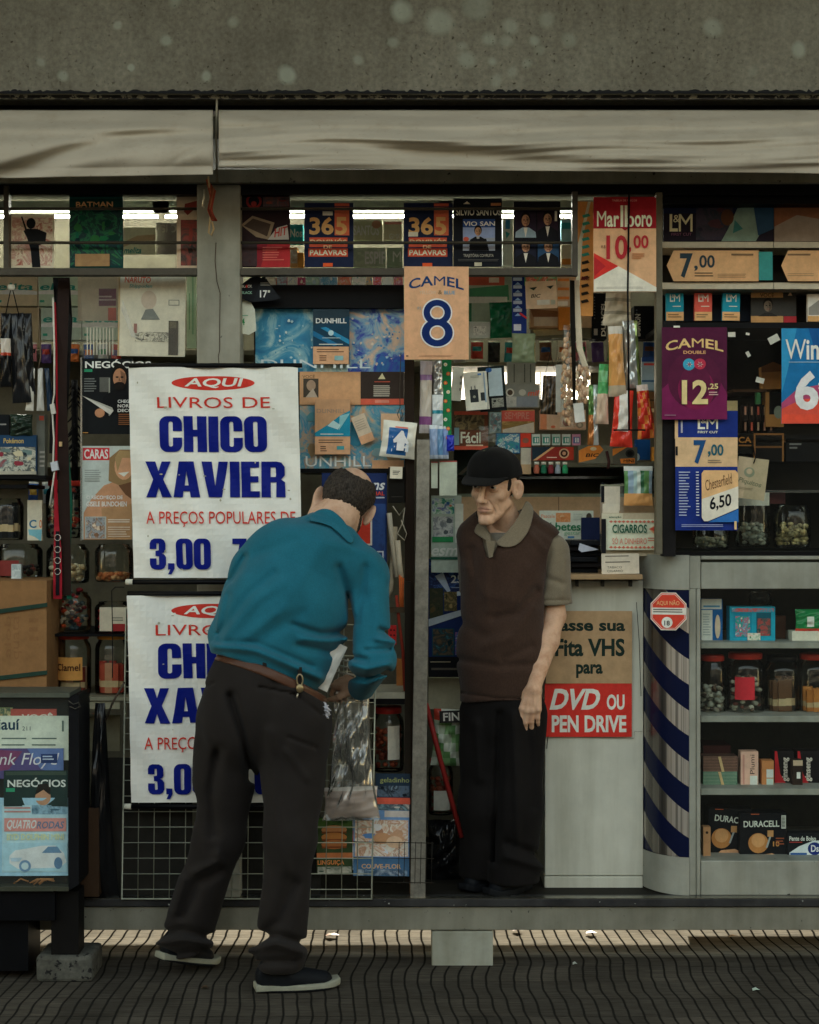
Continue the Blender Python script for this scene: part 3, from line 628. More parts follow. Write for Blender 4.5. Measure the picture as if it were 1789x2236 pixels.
def mesh_part(name, parts, mats, parent, mfun=None, label=None):
    """parts: list of (verts, faces[, material index]) joined in one mesh under parent (parent sits unrotated at parent.location)"""
    V = []; Fc = []; MI = []; b = 0
    for pt in parts:
        v, f = pt[0], pt[1]; V.append(v); Fc.append(f+b); b += len(v)
        MI.append(pt[2] if len(pt) > 2 and not np.isscalar(pt[2]) else np.full(len(f), pt[2] if len(pt) > 2 else 0))
    V = np.concatenate(V); Fc = np.concatenate(Fc); MI = np.concatenate(MI).astype(int); o0 = V.mean(0)
    root = Vector((0, 0, 0)); q = parent
    while q is not None: root += q.location; q = q.parent
    me = bpy.data.meshes.new(name); me.from_pydata((V-o0).tolist(), [], Fc.tolist())
    for m in mats: me.materials.append(toM(m))
    me.polygons.foreach_set('material_index', MI); me.polygons.foreach_set('use_smooth', [True]*len(Fc)); me.update()
    o = bpy.data.objects.new(name, me); COL.objects.link(o); o.parent = parent; o.location = Vector(o0)-root
    return tag(o, label)
def pxs(p):                                              # world points -> photo pixel coordinates (to lay folds out on a figure)
    k = (D+p[:, 1])/F; return CX+p[:, 0]/k, CY-(p[:, 2]-CZ)/k
def seg2(u, v, pts):
    d = np.full(len(u), 1e9)
    for (x0, y0), (x1, y1) in zip(pts, pts[1:]):
        dx, dy = x1-x0, y1-y0; t = np.clip(((u-x0)*dx+(v-y0)*dy)/(dx*dx+dy*dy+1e-9), 0, 1); d = np.minimum(d, np.hypot(u-x0-t*dx, v-y0-t*dy))
    return d
def folds(d, p, lst, back=None, amp=2.4):
    u, v = pxs(p); m = d < .05; u, v = u[m], v[m]; e = np.zeros(len(u))
    for pts, dep, wd in lst:
        q = seg2(u, v, pts); e += amp*dep*np.exp(-(q/wd)**2)
    if back is not None: e *= (p[m][:, 1] < back(p[m]))
    d = d.copy(); d[m] += e; return d
def wob(p, f, a, s=0.): return a*(np.sin(p[:, 0]*f+1.3*np.sin(p[:, 2]*f*.7+s))*np.sin(p[:, 2]*f*.9+s+np.cos(p[:, 1]*f))*.6+.4*np.sin(p[:, 1]*f*1.3+p[:, 2]*f*.5+s))
def fabric(name, c, rough=.85, weave=900, var=.12, sheen=.2, rib=None):
    m, n, b, tc = nodes_mat(name); b.inputs['Roughness'].default_value = rough; b.inputs['Sheen Weight'].default_value = sheen; b.inputs['Specular IOR Level'].default_value = .06
    cc = ramp(n, noise(n, tc, 8, 5), [(.3, tuple(v*(1-var) for v in c)), (.7, tuple(v*(1+var) for v in c))])
    fine = ramp(n, noise(n, tc, weave*.35, 2), [(.35, (.86, .86, .86)), (.65, (1.1, 1.1, 1.1))]); n.links.new(mixc(n, 1., cc, fine, 'MULTIPLY'), b.inputs['Base Color'])
    bump(n, b, noise(n, tc, weave, 3, .6, mp=rib), .25 if rib is None else .6, .0012 if rib is None else .003); return m
def skin_mat(name, c):
    m, n, b, tc = nodes_mat(name); b.inputs['Roughness'].default_value = .52; b.inputs['Subsurface Weight'].default_value = .12; b.inputs['Subsurface Radius'].default_value = (.01, .004, .002); b.inputs['Subsurface Scale'].default_value = .6
    x = ramp(n, noise(n, tc, 26, 6, .65), [(.3, tuple(v*q for v, q in zip(c, (.80, .70, .64)))), (.55, c), (.75, tuple(v*q for v, q in zip(c, (1.1, 1.06, 1.03))))])
    sp = ramp(n, noise(n, tc, 150, 2), [(.28, (.72, .66, .62)), (.36, (1, 1, 1))]); n.links.new(mixc(n, .5, x, sp, 'MULTIPLY'), b.inputs['Base Color'])
    bump(n, b, noise(n, tc, 240, 4), .25, .0012); return m
SKIN_A = skin_mat('tanned_skin', (.66, .42, .28)); SKIN_B = skin_mat('pale_skin', (.60, .40, .28))
def frame(fwd, up):
    f = np.array(fwd, float); f /= np.linalg.norm(f); u = np.array(up, float); u -= f*(u@f); u /= np.linalg.norm(u); r = np.cross(f, u)
    return np.stack([r, f, u])                           # rows: local x (the figure's right), y (face forward), z (up)
def head_sdf(p, old=1., ears=True):
    ax = np.abs(p[:, 0]); q = np.column_stack((ax, p[:, 1], p[:, 2]))
    d = ell(p, A(0, -.012, .038), A(.076, .098, .086))
    d = smin(d, ell(p, A(0, .035, -.030), A(.055, .060, .088)), .03)
    d = smin(d, cap(q, A(.046, .0, -.055), A(.012, .074, -.110), .017, .0135), .025)
    d = smin(d, cap(p, A(-.006, .083, -.110), A(.006, .083, -.110), .0135, .0135), .02)
    d = smin(d, ell(q, A(.043, .060, -.018), A(.018, .020, .018)), .026)
    d = smin(d, cap(q, A(.012, .095, .036), A(.040, .083, .039), .010, .008), .014)
    d = smax(d, -ell(q, A(.031, .104, .013), A(.016, .016, .012)), .012)
    d = smin(d, ell(q, A(.032, .084, .013), A(.0135, .0135, .0125)), .003)
    d = smax(d, -ell(q, A(.034, .1005, .013), A(.0145, .006, .0034)), .002)
    d = smax(d, -(seg2(ax, p[:, 2], [(.016, -.002), (.030, -.008), (.046, -.001)])-.0009), .004) if old else d
    d = smin(d, cap(p, A(0, .097, .030), A(0, .124, -.033), .0080, .0115), .010)
    d = smin(d, ell(q, A(.0130, .110, -.036), A(.0088, .011, .008)), .006)
    d = smax(d, -ell(q, A(.006, .108, -.0455), A(.004, .006, .003)), .003)
    d = smin(d, ell(p, A(0, .086, -.066), A(.030, .012, .018)), .014)
    d = smin(d, cap(q, A(.0, .0965, -.0615), A(.022, .087, -.0655), .0045, .0025), .005)
    d = smin(d, cap(q, A(.0, .0955, -.0735), A(.020, .087, -.0705), .0055, .003), .005)
    g = np.where(p[:, 1] > .04, seg2(ax, p[:, 2], [(0, -.0675), (.012, -.0678), (.026, -.0695)]), 1.); d = d+.0032*np.exp(-(g/.0018)**2)
    gl = [([(.017, -.034), (.028, -.052), (.033, -.072), (.031, -.086)], .0032*old, .0028), ([(.040, -.048), (.043, -.068), (.040, -.088)], .0022*old, .003), ([(.05, .018), (.062, .024)], .0012*old, .002), ([(.05, .010), (.063, .004)], .0012*old, .002), ([(.012, -.086), (0, -.089)], .002, .004), ([(.048, -.035), (.054, -.055), (.050, -.075)], .003*old, .010)]
    for pts, dep, wd in gl: d = d+np.where(p[:, 1] > .0, dep*np.exp(-(seg2(ax, p[:, 2], pts)/wd)**2), 0)
    if not ears: return d
    e = q-A(.079, -.014, -.002); ca, sa = math.cos(.62), math.sin(.62)
    e = np.column_stack((e[:, 0]*ca+e[:, 1]*sa, -e[:, 0]*sa+e[:, 1]*ca, e[:, 2]+.12*e[:, 1]))
    ear = ell(e, A(.004, -.004, 0), A(.0085, .024, .036)); ear = smax(ear, -ell(e, A(.013, .002, .006), A(.010, .013, .021)), .003); ear = smin(ear, ell(e, A(.006, -.006, .004), A(.004, .004, .018)), .003)
    ear = smin(ear, ell(e, A(.006, .005, -.005), A(.005, .005, .009)), .004); d = smin(d, ear, .008)
    return d
def neck_sdf(p, d, drop=.2, back=-.03, r=.056):
    n = cap(p, A(0, -.022, -.05), A(0, -.03+back, -.05-drop), r, r+.008)
    n = smin(n, cap(np.column_stack((np.abs(p[:, 0]), p[:, 1], p[:, 2])), A(.052, -.03, -.045), A(.016, .028+back, -.16), .010, .010), .02)
    n = smin(n, ell(p, A(0, .030, -.125), A(.014, .016, .020)), .018)
    return smin(d, n, .022)
def hand_parts(wr, fwd, palm, s=1., curl=(20, 24, 28, 34), thumb=1, spread=.06, k=(1.15, 1.0, .9)):
    """capsules (a, b, ra, rb) of a hand: fwd along the fingers, palm = direction the palm faces, thumb = +1/-1 side"""
    f = fwd/np.linalg.norm(fwd); n = palm-f*(palm@f); n /= np.linalg.norm(n); sd = np.cross(n, f)*thumb
    out = []; kn = []
    for i, (o, L) in enumerate(((.031, .082), (.0105, .086), (-.010, .082), (-.030, .074))):
        b = wr+f*L*s+sd*o*s; a = wr+f*.012*s+sd*o*.55*s; out.append((a, b, .0145*s, .0118*s, 'p')); kn.append(b)
    for i, (L, r) in enumerate(((.042, .0092), (.047, .0096), (.043, .0092), (.034, .0082))):
        p0 = kn[i]; ang = 0; dirf = f+sd*spread*(1.5-i)
        for j, fr in enumerate((1., .62, .5)):
            ang += R(curl[i])*k[j]; dv = dirf*math.cos(ang)+n*math.sin(ang); dv /= np.linalg.norm(dv); p1 = p0+dv*L*fr*s
            out.append((p0, p1, r*s*(1.06-.1*j), r*s*(1.0-.12*j), 'f%d' % i)); p0 = p1
    t0 = wr+f*.022*s+sd*.026*s+n*.008*s; t1 = t0+(f*.62+sd*.62+n*.38)*.040*s; t2 = t1+(f*.86+sd*.2+n*.45)*.032*s; t3 = t2+(f*.93+n*.36)*.024*s
    out += [(t0, t1, .0165*s, .0125*s, 't'), (t1, t2, .0112*s, .0102*s, 't'), (t2, t3, .0102*s, .0078*s, 't')]
    return out
def hand_sdf(p, caps, knuck=True):
    groups = {}
    for a, b, ra, rb, g in caps:
        d = cap(p, a, b, ra, rb); groups[g] = d if g not in groups else smin(groups[g], d, .012 if g == 'p' else .004)
    d = groups['p']
    for g in groups:
        if g != 'p': d = smin(d, groups[g], .007)
    return d
def box_of(caps, pad=.02):
    pts = np.array([c[0] for c in caps]+[c[1] for c in caps]); return pts.min(0)-pad-.012, pts.max(0)+pad+.012

# ================= customer bending towards the counter =================
per = thing('person', 'bending balding man in a teal shirt, brown belt and dark trousers seen from behind', 'person', P(560, 2150, -.25))
TEAL = fabric('teal_shirt', (.016, .135, .195), .85, 900, .12, .10); TROU = fabric('charcoal_trousers', (.020, .0172, .016), .85, 1200, .15, .04)
# --- trousers
hipR, kneeR, ankR = PX(638, 1590, -.30), PX(634, 1830, -.34), PX(612, 2085, -.31)
hipL, kneeL, ankL = PX(514, 1590, -.26), PX(478, 1830, -.21), PX(407, 2045, -.12)
b0, b1 = PX(458, 1420, -.28), PX(693, 1512, -.28); bn = np.cross(b1-b0, A(0, 1, -.12)); bn /= np.linalg.norm(bn); bn *= np.sign(bn[2]); bc = (b0+b1)/2
def belt_h(p): return (p-bc)@bn-.030*(((p-bc)@((b1-b0)/np.linalg.norm(b1-b0))/.19)**2)*-.5
def pelvis(p):
    c = PX(578, 1520, -.275); ax = (b1-b0)/np.linalg.norm(b1-b0); q = p-c; u = q@ax; v = q@bn; t = q[:, 1]
    return ell(np.column_stack((u, t, v)), A(0, 0, 0), A(.208, .165, .235))
def trousers(p):
    d = pelvis(p)
    d = smin(d, ell(p, PX(640, 1580, -.345), A(.102, .098, .13)), .05); d = smin(d, ell(p, PX(512, 1580, -.33), A(.105, .10, .13)), .05)
    r = smin(cap(p, hipR, kneeR, .122, .081), cap(p, kneeR, ankR, .081, .087), .05); r = smin(r, cap(p, PX(688, 1560, -.27), PX(664, 1760, -.30), .052, .040), .06)
    l = smin(cap(p, hipL, kneeL, .119, .080), cap(p, kneeL, ankL, .080, .087), .05); l = smin(l, cap(p, PX(470, 1560, -.25), PX(455, 1700, -.23), .055, .05), .06)
    d = smin(smin(d, r, .035), l, .035); d = d+wob(p, 22, .003)+wob(p, 47, .0015, 1)
    d = folds(d, p, [([(505, 1520), (528, 1600), (548, 1700)], .016, 10), ([(447, 1500), (470, 1490)], .004, 3), ([(566, 1500), (640, 1515), (655, 1520)], .006, 3), ([(640, 1515), (700, 1560)], .004, 5),
        ([(590, 1600), (600, 1750), (625, 1900)], -.006, 14), ([(478, 1640), (462, 1720), (468, 1850)], .010, 12), ([(425, 1905), (480, 1880), (470, 1840)], -.010, 10), ([(400, 2000), (430, 1930), (480, 1900)], .010, 12), ([(380, 1990), (400, 1920)], -.008, 10),
        ([(630, 1610), (690, 1632)], .004, 4), ([(625, 1640), (670, 1700)], -.004, 8), ([(560, 2060), (610, 2010), (640, 1930)], .012, 16), ([(545, 2075), (600, 2060), (660, 2080)], -.012, 9), ([(550, 2050), (610, 2042), (668, 2060)], .012, 8), ([(570, 2100), (640, 2098)], .010, 8),
        ([(345, 2040), (400, 2030), (455, 2045)], .010, 10), ([(340, 2060), (400, 2052), (460, 2062)], -.010, 8), ([(360, 2085), (440, 2075)], .008, 8), ([(610, 1440), (600, 1520)], .004, 14)])
    d = smax(d, belt_h(p), .004)
    # hems: open tubes cut at the ankle
    foot = np.where(p[:, 0] > PX(500, 0, -.2)[0], p[:, 2]-PX(0, 2118, -.31)[2], p[:, 2]-PX(0, 2088, -.12)[2]-.25*(p[:, 0]-PX(400, 0, -.12)[0]))
    return smax(d, -foot, .006)
v, f = nets(trousers, PX(300, 2160, -.3)+A(0, -.3, 0), PX(760, 1370, -.3)+A(0, .4, 0), .0075); mesh_part('trousers', [(v, f)], [TROU], per)
v, f = nets(lambda p: smax(pelvis(p)-.004, np.abs(belt_h(p)-.003)-.0165, .003), PX(420, 1590, -.3)+A(0, -.3, 0), PX(740, 1360, -.3)+A(0, .3, 0), .005)
belt = mesh_part('belt', [(v, f)], [mat('54382a', .4, gain=1., coat=.15, bump=.05, bscale=90)], per)
def on_pelvis(px, py):                                   # nearest point of the trouser back under a photo pixel
    for Y in np.arange(-.6, -.1, .004):
        if pelvis(PX(px, py, Y)[None])[0] < .006: return Y
    return -.4
for px, py in ((502, 1427), (578, 1442), (655, 1474)):
    Y = on_pelvis(px, py); MB().pb(px-4.5, py-17, px+4.5, py+22, Y-.006, Y+.01, TROU).build('belt_loop', belt, bevel=.001)
# --- shirt
shR, elR, wrR = PX(800, 1255, -.20), PX(812, 1440, -.30), PX(790, 1500, -.13)
shL, elL, wrL = PX(552, 1245, -.19), PX(496, 1388, -.21), PX(585, 1450, -.13)
neckb = PX(712, 1140, -.17)
def torso(p):
    fr = A(.1, 1, .45)
    d = flat(p, PX(580, 1430, -.28), PX(612, 1340, -.26), .186, .195, fr, .78)
    d = smin(d, flat(p, PX(610, 1350, -.26), PX(660, 1245, -.23), .195, .182, fr, .70), .05)
    d = smin(d, flat(p, PX(590, 1225, -.20), PX(772, 1245, -.205), .100, .098, fr, .85), .07)
    d = smin(d, flat(p, PX(630, 1190, -.20), PX(735, 1190, -.19), .085, .080, fr, .9), .05)
    d = smin(d, cap(p, PX(705, 1160, -.19), neckb, .085, .066), .03)
    d = smin(d, ell(p, PX(678, 1432, -.22), A(.074, .13, .12)), .05)
    return smin(d, cap(p, PX(722, 1290, -.21), PX(694, 1430, -.21), .088, .070), .04)
def shirt(p):
    d = torso(p)
    d = smin(d, smin(cap(p, shR, elR, .079, .070), cap(p, elR, wrR, .068, .050), .03), .022)
    d = smin(d, ell(p, PX(830, 1440, -.30), A(.050, .05, .045)), .03)
    d = smin(d, smin(cap(p, shL, elL, .080, .060), cap(p, elL, wrL, .060, .045), .03), .03)
    d = d+wob(p, 20, .003, .5)+wob(p, 43, .0014, 2)
    d = folds(d, p, [([(505, 1265), (520, 1240), (535, 1215)], .006, 7), ([(500, 1300), (488, 1360), (480, 1400)], .003, 8), ([(760, 1300), (768, 1350), (764, 1430)], .012, 6), ([(740, 1240), (756, 1290)], .008, 10),
        ([(640, 1365), (700, 1385), (750, 1380)], .008, 8), ([(660, 1395), (720, 1400), (760, 1395)], -.007, 8), ([(650, 1410), (740, 1430)], .006, 8), ([(490, 1390), (560, 1310), (620, 1270)], -.005, 12), ([(480, 1385), (540, 1300), (600, 1250)], .005, 9), ([(520, 1400), (620, 1330)], -.004, 12), ([(560, 1405), (660, 1340)], .004, 14),
        ([(830, 1375), (860, 1385)], .010, 6), ([(822, 1395), (862, 1402)], -.008, 6), ([(800, 1420), (850, 1418)], .007, 6), ([(770, 1452), (800, 1460), (850, 1450)], -.010, 8), ([(768, 1435), (800, 1440)], .008, 6), ([(765, 1475), (800, 1482), (845, 1465)], .010, 7), ([(800, 1300), (812, 1400)], .004, 12), ([(700, 1180), (810, 1210), (845, 1260)], -.003, 12), ([(798, 1240), (790, 1300), (778, 1360)], .006, 9),
        ([(640, 1180), (560, 1210)], .003, 12), ([(470, 1410), (560, 1420), (700, 1480)], -.010, 9), ([(470, 1402), (560, 1405), (680, 1455)], .005, 7), ([(700, 1200), (660, 1260), (600, 1330)], -.004, 22)])
    return smax(d, -(belt_h(p)-.008), .006)
v, f = nets(shirt, PX(420, 1580, -.2)+A(0, -.35, 0), PX(890, 1100, -.2)+A(0, .38, 0), .0065)
shirt_o = mesh_part('shirt', [(v, f)], [TEAL], per)
# --- head and neck
HC = PX(752, 1108, -.12); HB = frame((-.06, .92, -.38), (.30, .35, .9))
# roll the head so that its right ear sits lower
def roll(B, deg):
    c, s = math.cos(R(deg)), math.sin(R(deg)); return np.stack([B[0]*c+B[2]*s, B[1], -B[0]*s+B[2]*c])
HB = roll(HB, -3)
def neckA(p, d):
    a = (neckb-HC)@HB.T/1.13; b = A(0, -.035, -.05); return smin(d, cap(p, b, a, .058, .062), .03)
v, f = nets(lambda p: neckA(p, head_sdf(p)), A(-.12, -.17, -.19), A(.12, .15, .15), .0032)
HSC = 1.13; hv = v*HSC@HB+HC
def handA():
    fw = A(-.75, .55, .15); caps = hand_parts(wrR+A(-.015, .01, 0), fw, A(.2, .4, -.9), 1.0, (58, 60, 62, 64), -1, .02); return caps
hc1 = handA(); hc2 = hand_parts(wrL, A(.6, .7, -.2), A(0, .3, -1), 1.0, (30, 32, 35, 38), 1)
bods = [(hv, f)]
for hc, e0, w0 in ((hc1, elR, wrR), (hc2, elL, wrL)):
    lo, hi = box_of(hc); lo = np.minimum(lo, np.minimum(e0, w0)-.05); hi = np.maximum(hi, np.maximum(e0, w0)+.05)
    bods.append(nets(lambda p: smin(hand_sdf(p, hc), cap(p, e0, w0, .040, .028), .014), lo, hi, .004))
bods.append(nets(lambda p: smin(smin(smax(torso(p)+.04, -(belt_h(p)-.05), .01), cap(p, shL, elL, .045, .04), .02), cap(p, shR, elR, .045, .04), .02), PX(420, 1580, -.2)+A(0, -.3, 0), PX(890, 1100, -.2)+A(0, .3, 0), .016))
for h_, k_, a_ in ((hipR, kneeR, ankR), (hipL, kneeL, ankL)):
    q = np.stack((h_, k_, a_)); bods.append(nets(lambda p: smin(cap(p, h_, k_, .075, .05), cap(p, k_, a_, .05, .04), .03), q.min(0)-.12, q.max(0)+.12, .016))
mesh_part('body', bods, [SKIN_B], per)
def hairA(p):
    d = head_sdf(p, 1., False)-.007-.0014*np.sin(p[:, 0]*210+2*np.sin(p[:, 2]*160))*np.sin(p[:, 2]*190+1.5*np.sin(p[:, 1]*150))-.0013*np.sin(p[:, 0]*420+p[:, 1]*300)*np.sin(p[:, 2]*400)
    bald = ell(p, A(.008, -.062, .124), A(.060, .080, .062)); d = smax(d, -bald-.004*np.sin(p[:, 0]*160)*np.sin(p[:, 1]*120), .006)
    nape = -(p[:, 2]+.052+.25*(p[:, 1]+.05)-.10*np.abs(p[:, 0])+.004*np.sin(p[:, 0]*230)); d = smax(d, nape, .006)
    front = p[:, 1]-.018+.3*np.maximum(0, p[:, 2]-.03); ears = -ell(np.column_stack((np.abs(p[:, 0]), p[:, 1], p[:, 2])), A(.088, -.004, -.006), A(.032, .030, .042))
    return smax(smax(d, front, .006), ears, .004)
v, f = nets(hairA, A(-.11, -.14, -.12), A(.11, .12, .15), .0028)
def hair_mat(name, c1, c2):
    m, n, b, tc = nodes_mat(name); b.inputs['Roughness'].default_value = .55
    n.links.new(ramp(n, noise(n, tc, 130, 6, .75, mp=(1.6, 1, .5)), [(.36, c1), (.52, c2), (.66, tuple(1.7*x for x in c2))]), b.inputs['Base Color']); bump(n, b, noise(n, tc, 330, 3, .6, mp=(1.8, 1, .35)), .9, .004); return m
mesh_part('hair', [(v*HSC@HB+HC, f)], [hair_mat('short_hair', (.008, .007, .007), (.046, .038, .031))], per)
# --- collar: a band standing round the neck
def collar_strip(path_in, path_out, th, m, parent, name='collar'):
    V = []; n = len(path_in)
    for a, b in zip(path_in, path_out):
        a, b = np.array(a), np.array(b); nn = np.array(th); V += [a, b, b+nn, a+nn]
    fs = []
    for i in range(n-1):
        for j in range(4): fs.append((4*i+j, 4*i+(j+1) % 4, 4*i+4+(j+1) % 4, 4*i+4+j))
    fs += [(0, 1, 2, 3), (4*n-4, 4*n-3, 4*n-2, 4*n-1)]
    b = MB(); b.add(V, fs, m, True); o = b.build(name, parent); s = o.modifiers.new('s', 'SUBSURF'); s.levels = s.render_levels = 2; return o
ax_n = (HC+A(0, -.035, -.05)*1.13@HB-neckb); ax_n /= np.linalg.norm(ax_n); e1 = np.cross(ax_n, A(0, -1, 0)); e1 /= np.linalg.norm(e1); e2 = np.cross(ax_n, e1)
def ringpt(c, r, a, h): return c+(e1*math.cos(a)*r*1.05+e2*math.sin(a)*r)+ax_n*h
def poly2(u, v, pts):                                    # signed distance to an outline in the photo plane
    for _ in range(2): pts = [q for (x0, y0), (x1, y1) in zip(pts, pts[1:]+pts[:1]) for q in ((x0*.8+x1*.2, y0*.8+y1*.2), (x0*.2+x1*.8, y0*.2+y1*.8))]
    d = seg2(u, v, pts+pts[:1]); ins = np.zeros(len(u), bool)
    for (x0, y0), (x1, y1) in zip(pts, pts[1:]+pts[:1]):
        c = ((y0 > v) != (y1 > v)) & (u < (x1-x0)*(v-y0)/(y1-y0+1e-12)+x0); ins ^= c
    return np.where(ins, -d, d)
nb2 = HC+A(0, -.035, -.05)*1.13@HB
def collarA(p):
    s_ = smin(shirt(p), cap(p, neckb-(nb2-neckb)*.3, nb2, .076, .072), .02); u, v_ = pxs(p)
    m = poly2(u, v_, [(672, 1137), (682, 1120), (702, 1110), (724, 1112), (748, 1132), (764, 1156), (776, 1182), (764, 1188), (744, 1168), (724, 1150), (700, 1142)])*kk(-.2)
    return smax(np.maximum(np.abs(s_-.007)-.0038, p[:, 1]-(neckb[1]+.06)), m, .004)
v, f = nets(collarA, PX(655, 1205, -.17)-A(0, .16, 0), PX(795, 1095, -.17)+A(0, .12, 0), .0034); v, f = largest(v, f); mesh_part('collar', [(v, f)], [TEAL], shirt_o)
# --- cuff, shoes, key ring, tissue
def shoe(heel, toe, up, w_, sole_c, parent, lift=0.):
    ax = toe-heel; L = np.linalg.norm(ax); ax /= L; sd = np.cross(ax, A(0, 0, 1)); sd /= np.linalg.norm(sd); uz = np.cross(sd, ax)
    B = np.stack([sd, ax, uz])
    def out(p, grow):                                    # plan outline of the sole
        t = np.clip(p[:, 1]/L, 0, 1); ww = w_*(.74+.35*np.sin(np.clip((t-.2)/.8, 0, 1)*math.pi)*1.0)*np.where(t > .86, np.sqrt(np.clip(1-((t-.86)/.17)**2, .05, 1)), 1)
        return np.maximum(np.abs(p[:, 0])-ww-grow, np.abs(p[:, 1]-L/2)-L/2-grow)
    def so(p): return smax(out(p, .0), np.abs(p[:, 2]-.013-.012*np.clip((p[:, 1]/L-.8)/.2, 0, 1)-.006*np.clip(1-p[:, 1]/L/.3, 0, 1))-.013, .008)
    def bd(p):
        d = cap(p, A(0, .055, .05), A(0, L-.06, .026), .050, .034); d = smin(d, cap(p, A(0, .05, .06), A(0, .07, .11), .042, .040), .02); d = np.maximum(d, out(p, -.003)); return smax(d, .016-p[:, 2], .004)
    lo, hi = A(-.08, -.03, -.02), A(.08, L+.03, .13)
    v, f = nets(bd, lo, hi, .004); o = mesh_part('shoe', [(v@B+heel, f)], [mat('14171b', .6, gain=1., bump=.3)], parent)
    v, f = nets(so, lo, hi, .0035); zz = v[f].mean(1); mi = np.where(zz[:, 2] > .009, 0 if sole_c is None else 1, 1); s = mesh_part('sole', [(v@B+heel, f, mi)], [mat('8f9080', .7, gain=1.), mat('15171a', .7, gain=1.)], o); return o
shoe(PX(556, 2146, -.33)*A(1, 1, 0)+A(0, 0, .0), PX(742, 2150, -.26)*A(1, 1, 0)+A(0, 0, .0), 0, .046, None, per)
h_ = PX(346, 2117, -.16); t_ = PX(440, 2137, -.05); t_ = h_+(t_-h_)/np.linalg.norm(t_-h_)*.255; t_[2] = .004; h_[2] = .062
shoe(h_, t_, 0, .045, None, per)
kY = on_pelvis(652, 1490)-.012
kr = MB(); c_ = P(655, 1484, kY)
kr.tube([c_+Vector((.010*math.cos(a), -.002*math.sin(a), .020*math.sin(a)-.002)) for a in [2*math.pi*i/14 for i in range(14)]], .0028, mat('b8a98a', .3, .8, gain=1.), 6, True)
kr.ball(P(655, 1503, kY), (.013, .005, .015), mat('9d8d6a', .35, .7, gain=1.)); kr.tube([P(651, 1514, kY), P(648, 1524, kY-.003)], .003, mat('c9bfa8', .3, .8, gain=1.), 6)
kr.build('key_ring', belt)
v, f = nets(lambda p: ell(p, PX(706, 1556, -.335), A(.022, .02, .030))+.009*np.sin(p[:, 0]*230+2*np.sin(p[:, 2]*210))*np.sin(p[:, 2]*190+p[:, 1]*170), PX(680, 1590, -.39), PX(735, 1515, -.28), .0035)
mesh_part('tissue', [(v, f)], [mat('b9b9c0', .8, gain=1.)], per)

# ================= cashier with a cap =================
ven = thing('person', 'thin older man in a black cap, brown knitted vest and olive polo shirt', 'person', P(1095, 1953, .06))
VEST = fabric('brown_knit', (.054, .031, .022), .95, 420, .1, .12, (1, 1, .05)); POLO = fabric('olive_polo', (.195, .160, .108), .9, 800, .08, .3); BLKT = fabric('black_trousers', (.010, .009, .0088), .85, 1000, .2, .02)
VY = .12
hipV, kneV, ankV = PX(1128, 1560, VY-.02), PX(1124, 1760, VY-.03), PX(1120, 1925, VY-.02)
hipW, kneW, ankW = PX(1062, 1560, VY+.03), PX(1056, 1760, VY+.02), PX(1052, 1925, VY+.08)
def vtrou(p):
    d = flat(p, PX(1095, 1500, VY), PX(1095, 1560, VY), .140, .138, A(.35, 1, 0), .78)
    a = smin(cap(p, hipV, kneV, .112, .098), cap(p, kneV, ankV, .096, .094), .05); b = smin(cap(p, hipW, kneW, .10, .085), cap(p, kneW, ankW, .085, .085), .05)
    d = smin(smin(d, a, .03), b, .02)+wob(p, 20, .003)+wob(p, 41, .0015, 1)
    d = folds(d, p, [([(1092, 1560), (1088, 1700), (1080, 1880)], .012, 9), ([(1120, 1560), (1128, 1700), (1130, 1850)], -.007, 9), ([(1110, 1840), (1180, 1870)], .009, 9), ([(1105, 1870), (1185, 1895)], -.008, 9), ([(1040, 1580), (1050, 1700)], -.006, 10), ([(1150, 1560), (1165, 1760)], .006, 10)])
    return smax(d, -(p[:, 2]-PX(0, 1922, VY)[2]), .006)
v, f = nets(vtrou, PX(960, 1960, VY)+A(0, -.3, 0), PX(1230, 1470, VY)+A(0, .3, 0), .0075); mesh_part('trousers', [(v, f)], [BLKT], ven)
fw = A(-.42, -.9, 0); fw /= np.linalg.norm(fw); rt = A(-.9, .42, 0)   # facing, and the man's right-hand side
vshL, velL, vwrL = PX(1205, 1205, VY+.0), PX(1212, 1345, VY-.01), PX(1166, 1502, VY-.13)
vshR, velR = PX(1036, 1170, VY+.05), PX(1044, 1330, VY+.16)
vneck = PX(1108, 1120, VY+.02)
def vtorso(p):
    d = flat(p, PX(1094, 1540, VY), PX(1093, 1420, VY-.01), .150, .148, fw, .78)
    d = smin(d, flat(p, PX(1092, 1430, VY-.01), PX(1100, 1240, VY+.0), .148, .158, fw, .78), .05)
    d = smin(d, flat(p, PX(1048, 1180, VY+.03), PX(1178, 1188, VY), .085, .080, fw, .95), .06)
    d = smin(d, flat(p, PX(1075, 1145, VY+.02), PX(1135, 1142, VY+.02), .065, .062, fw, .95), .05)
    return d
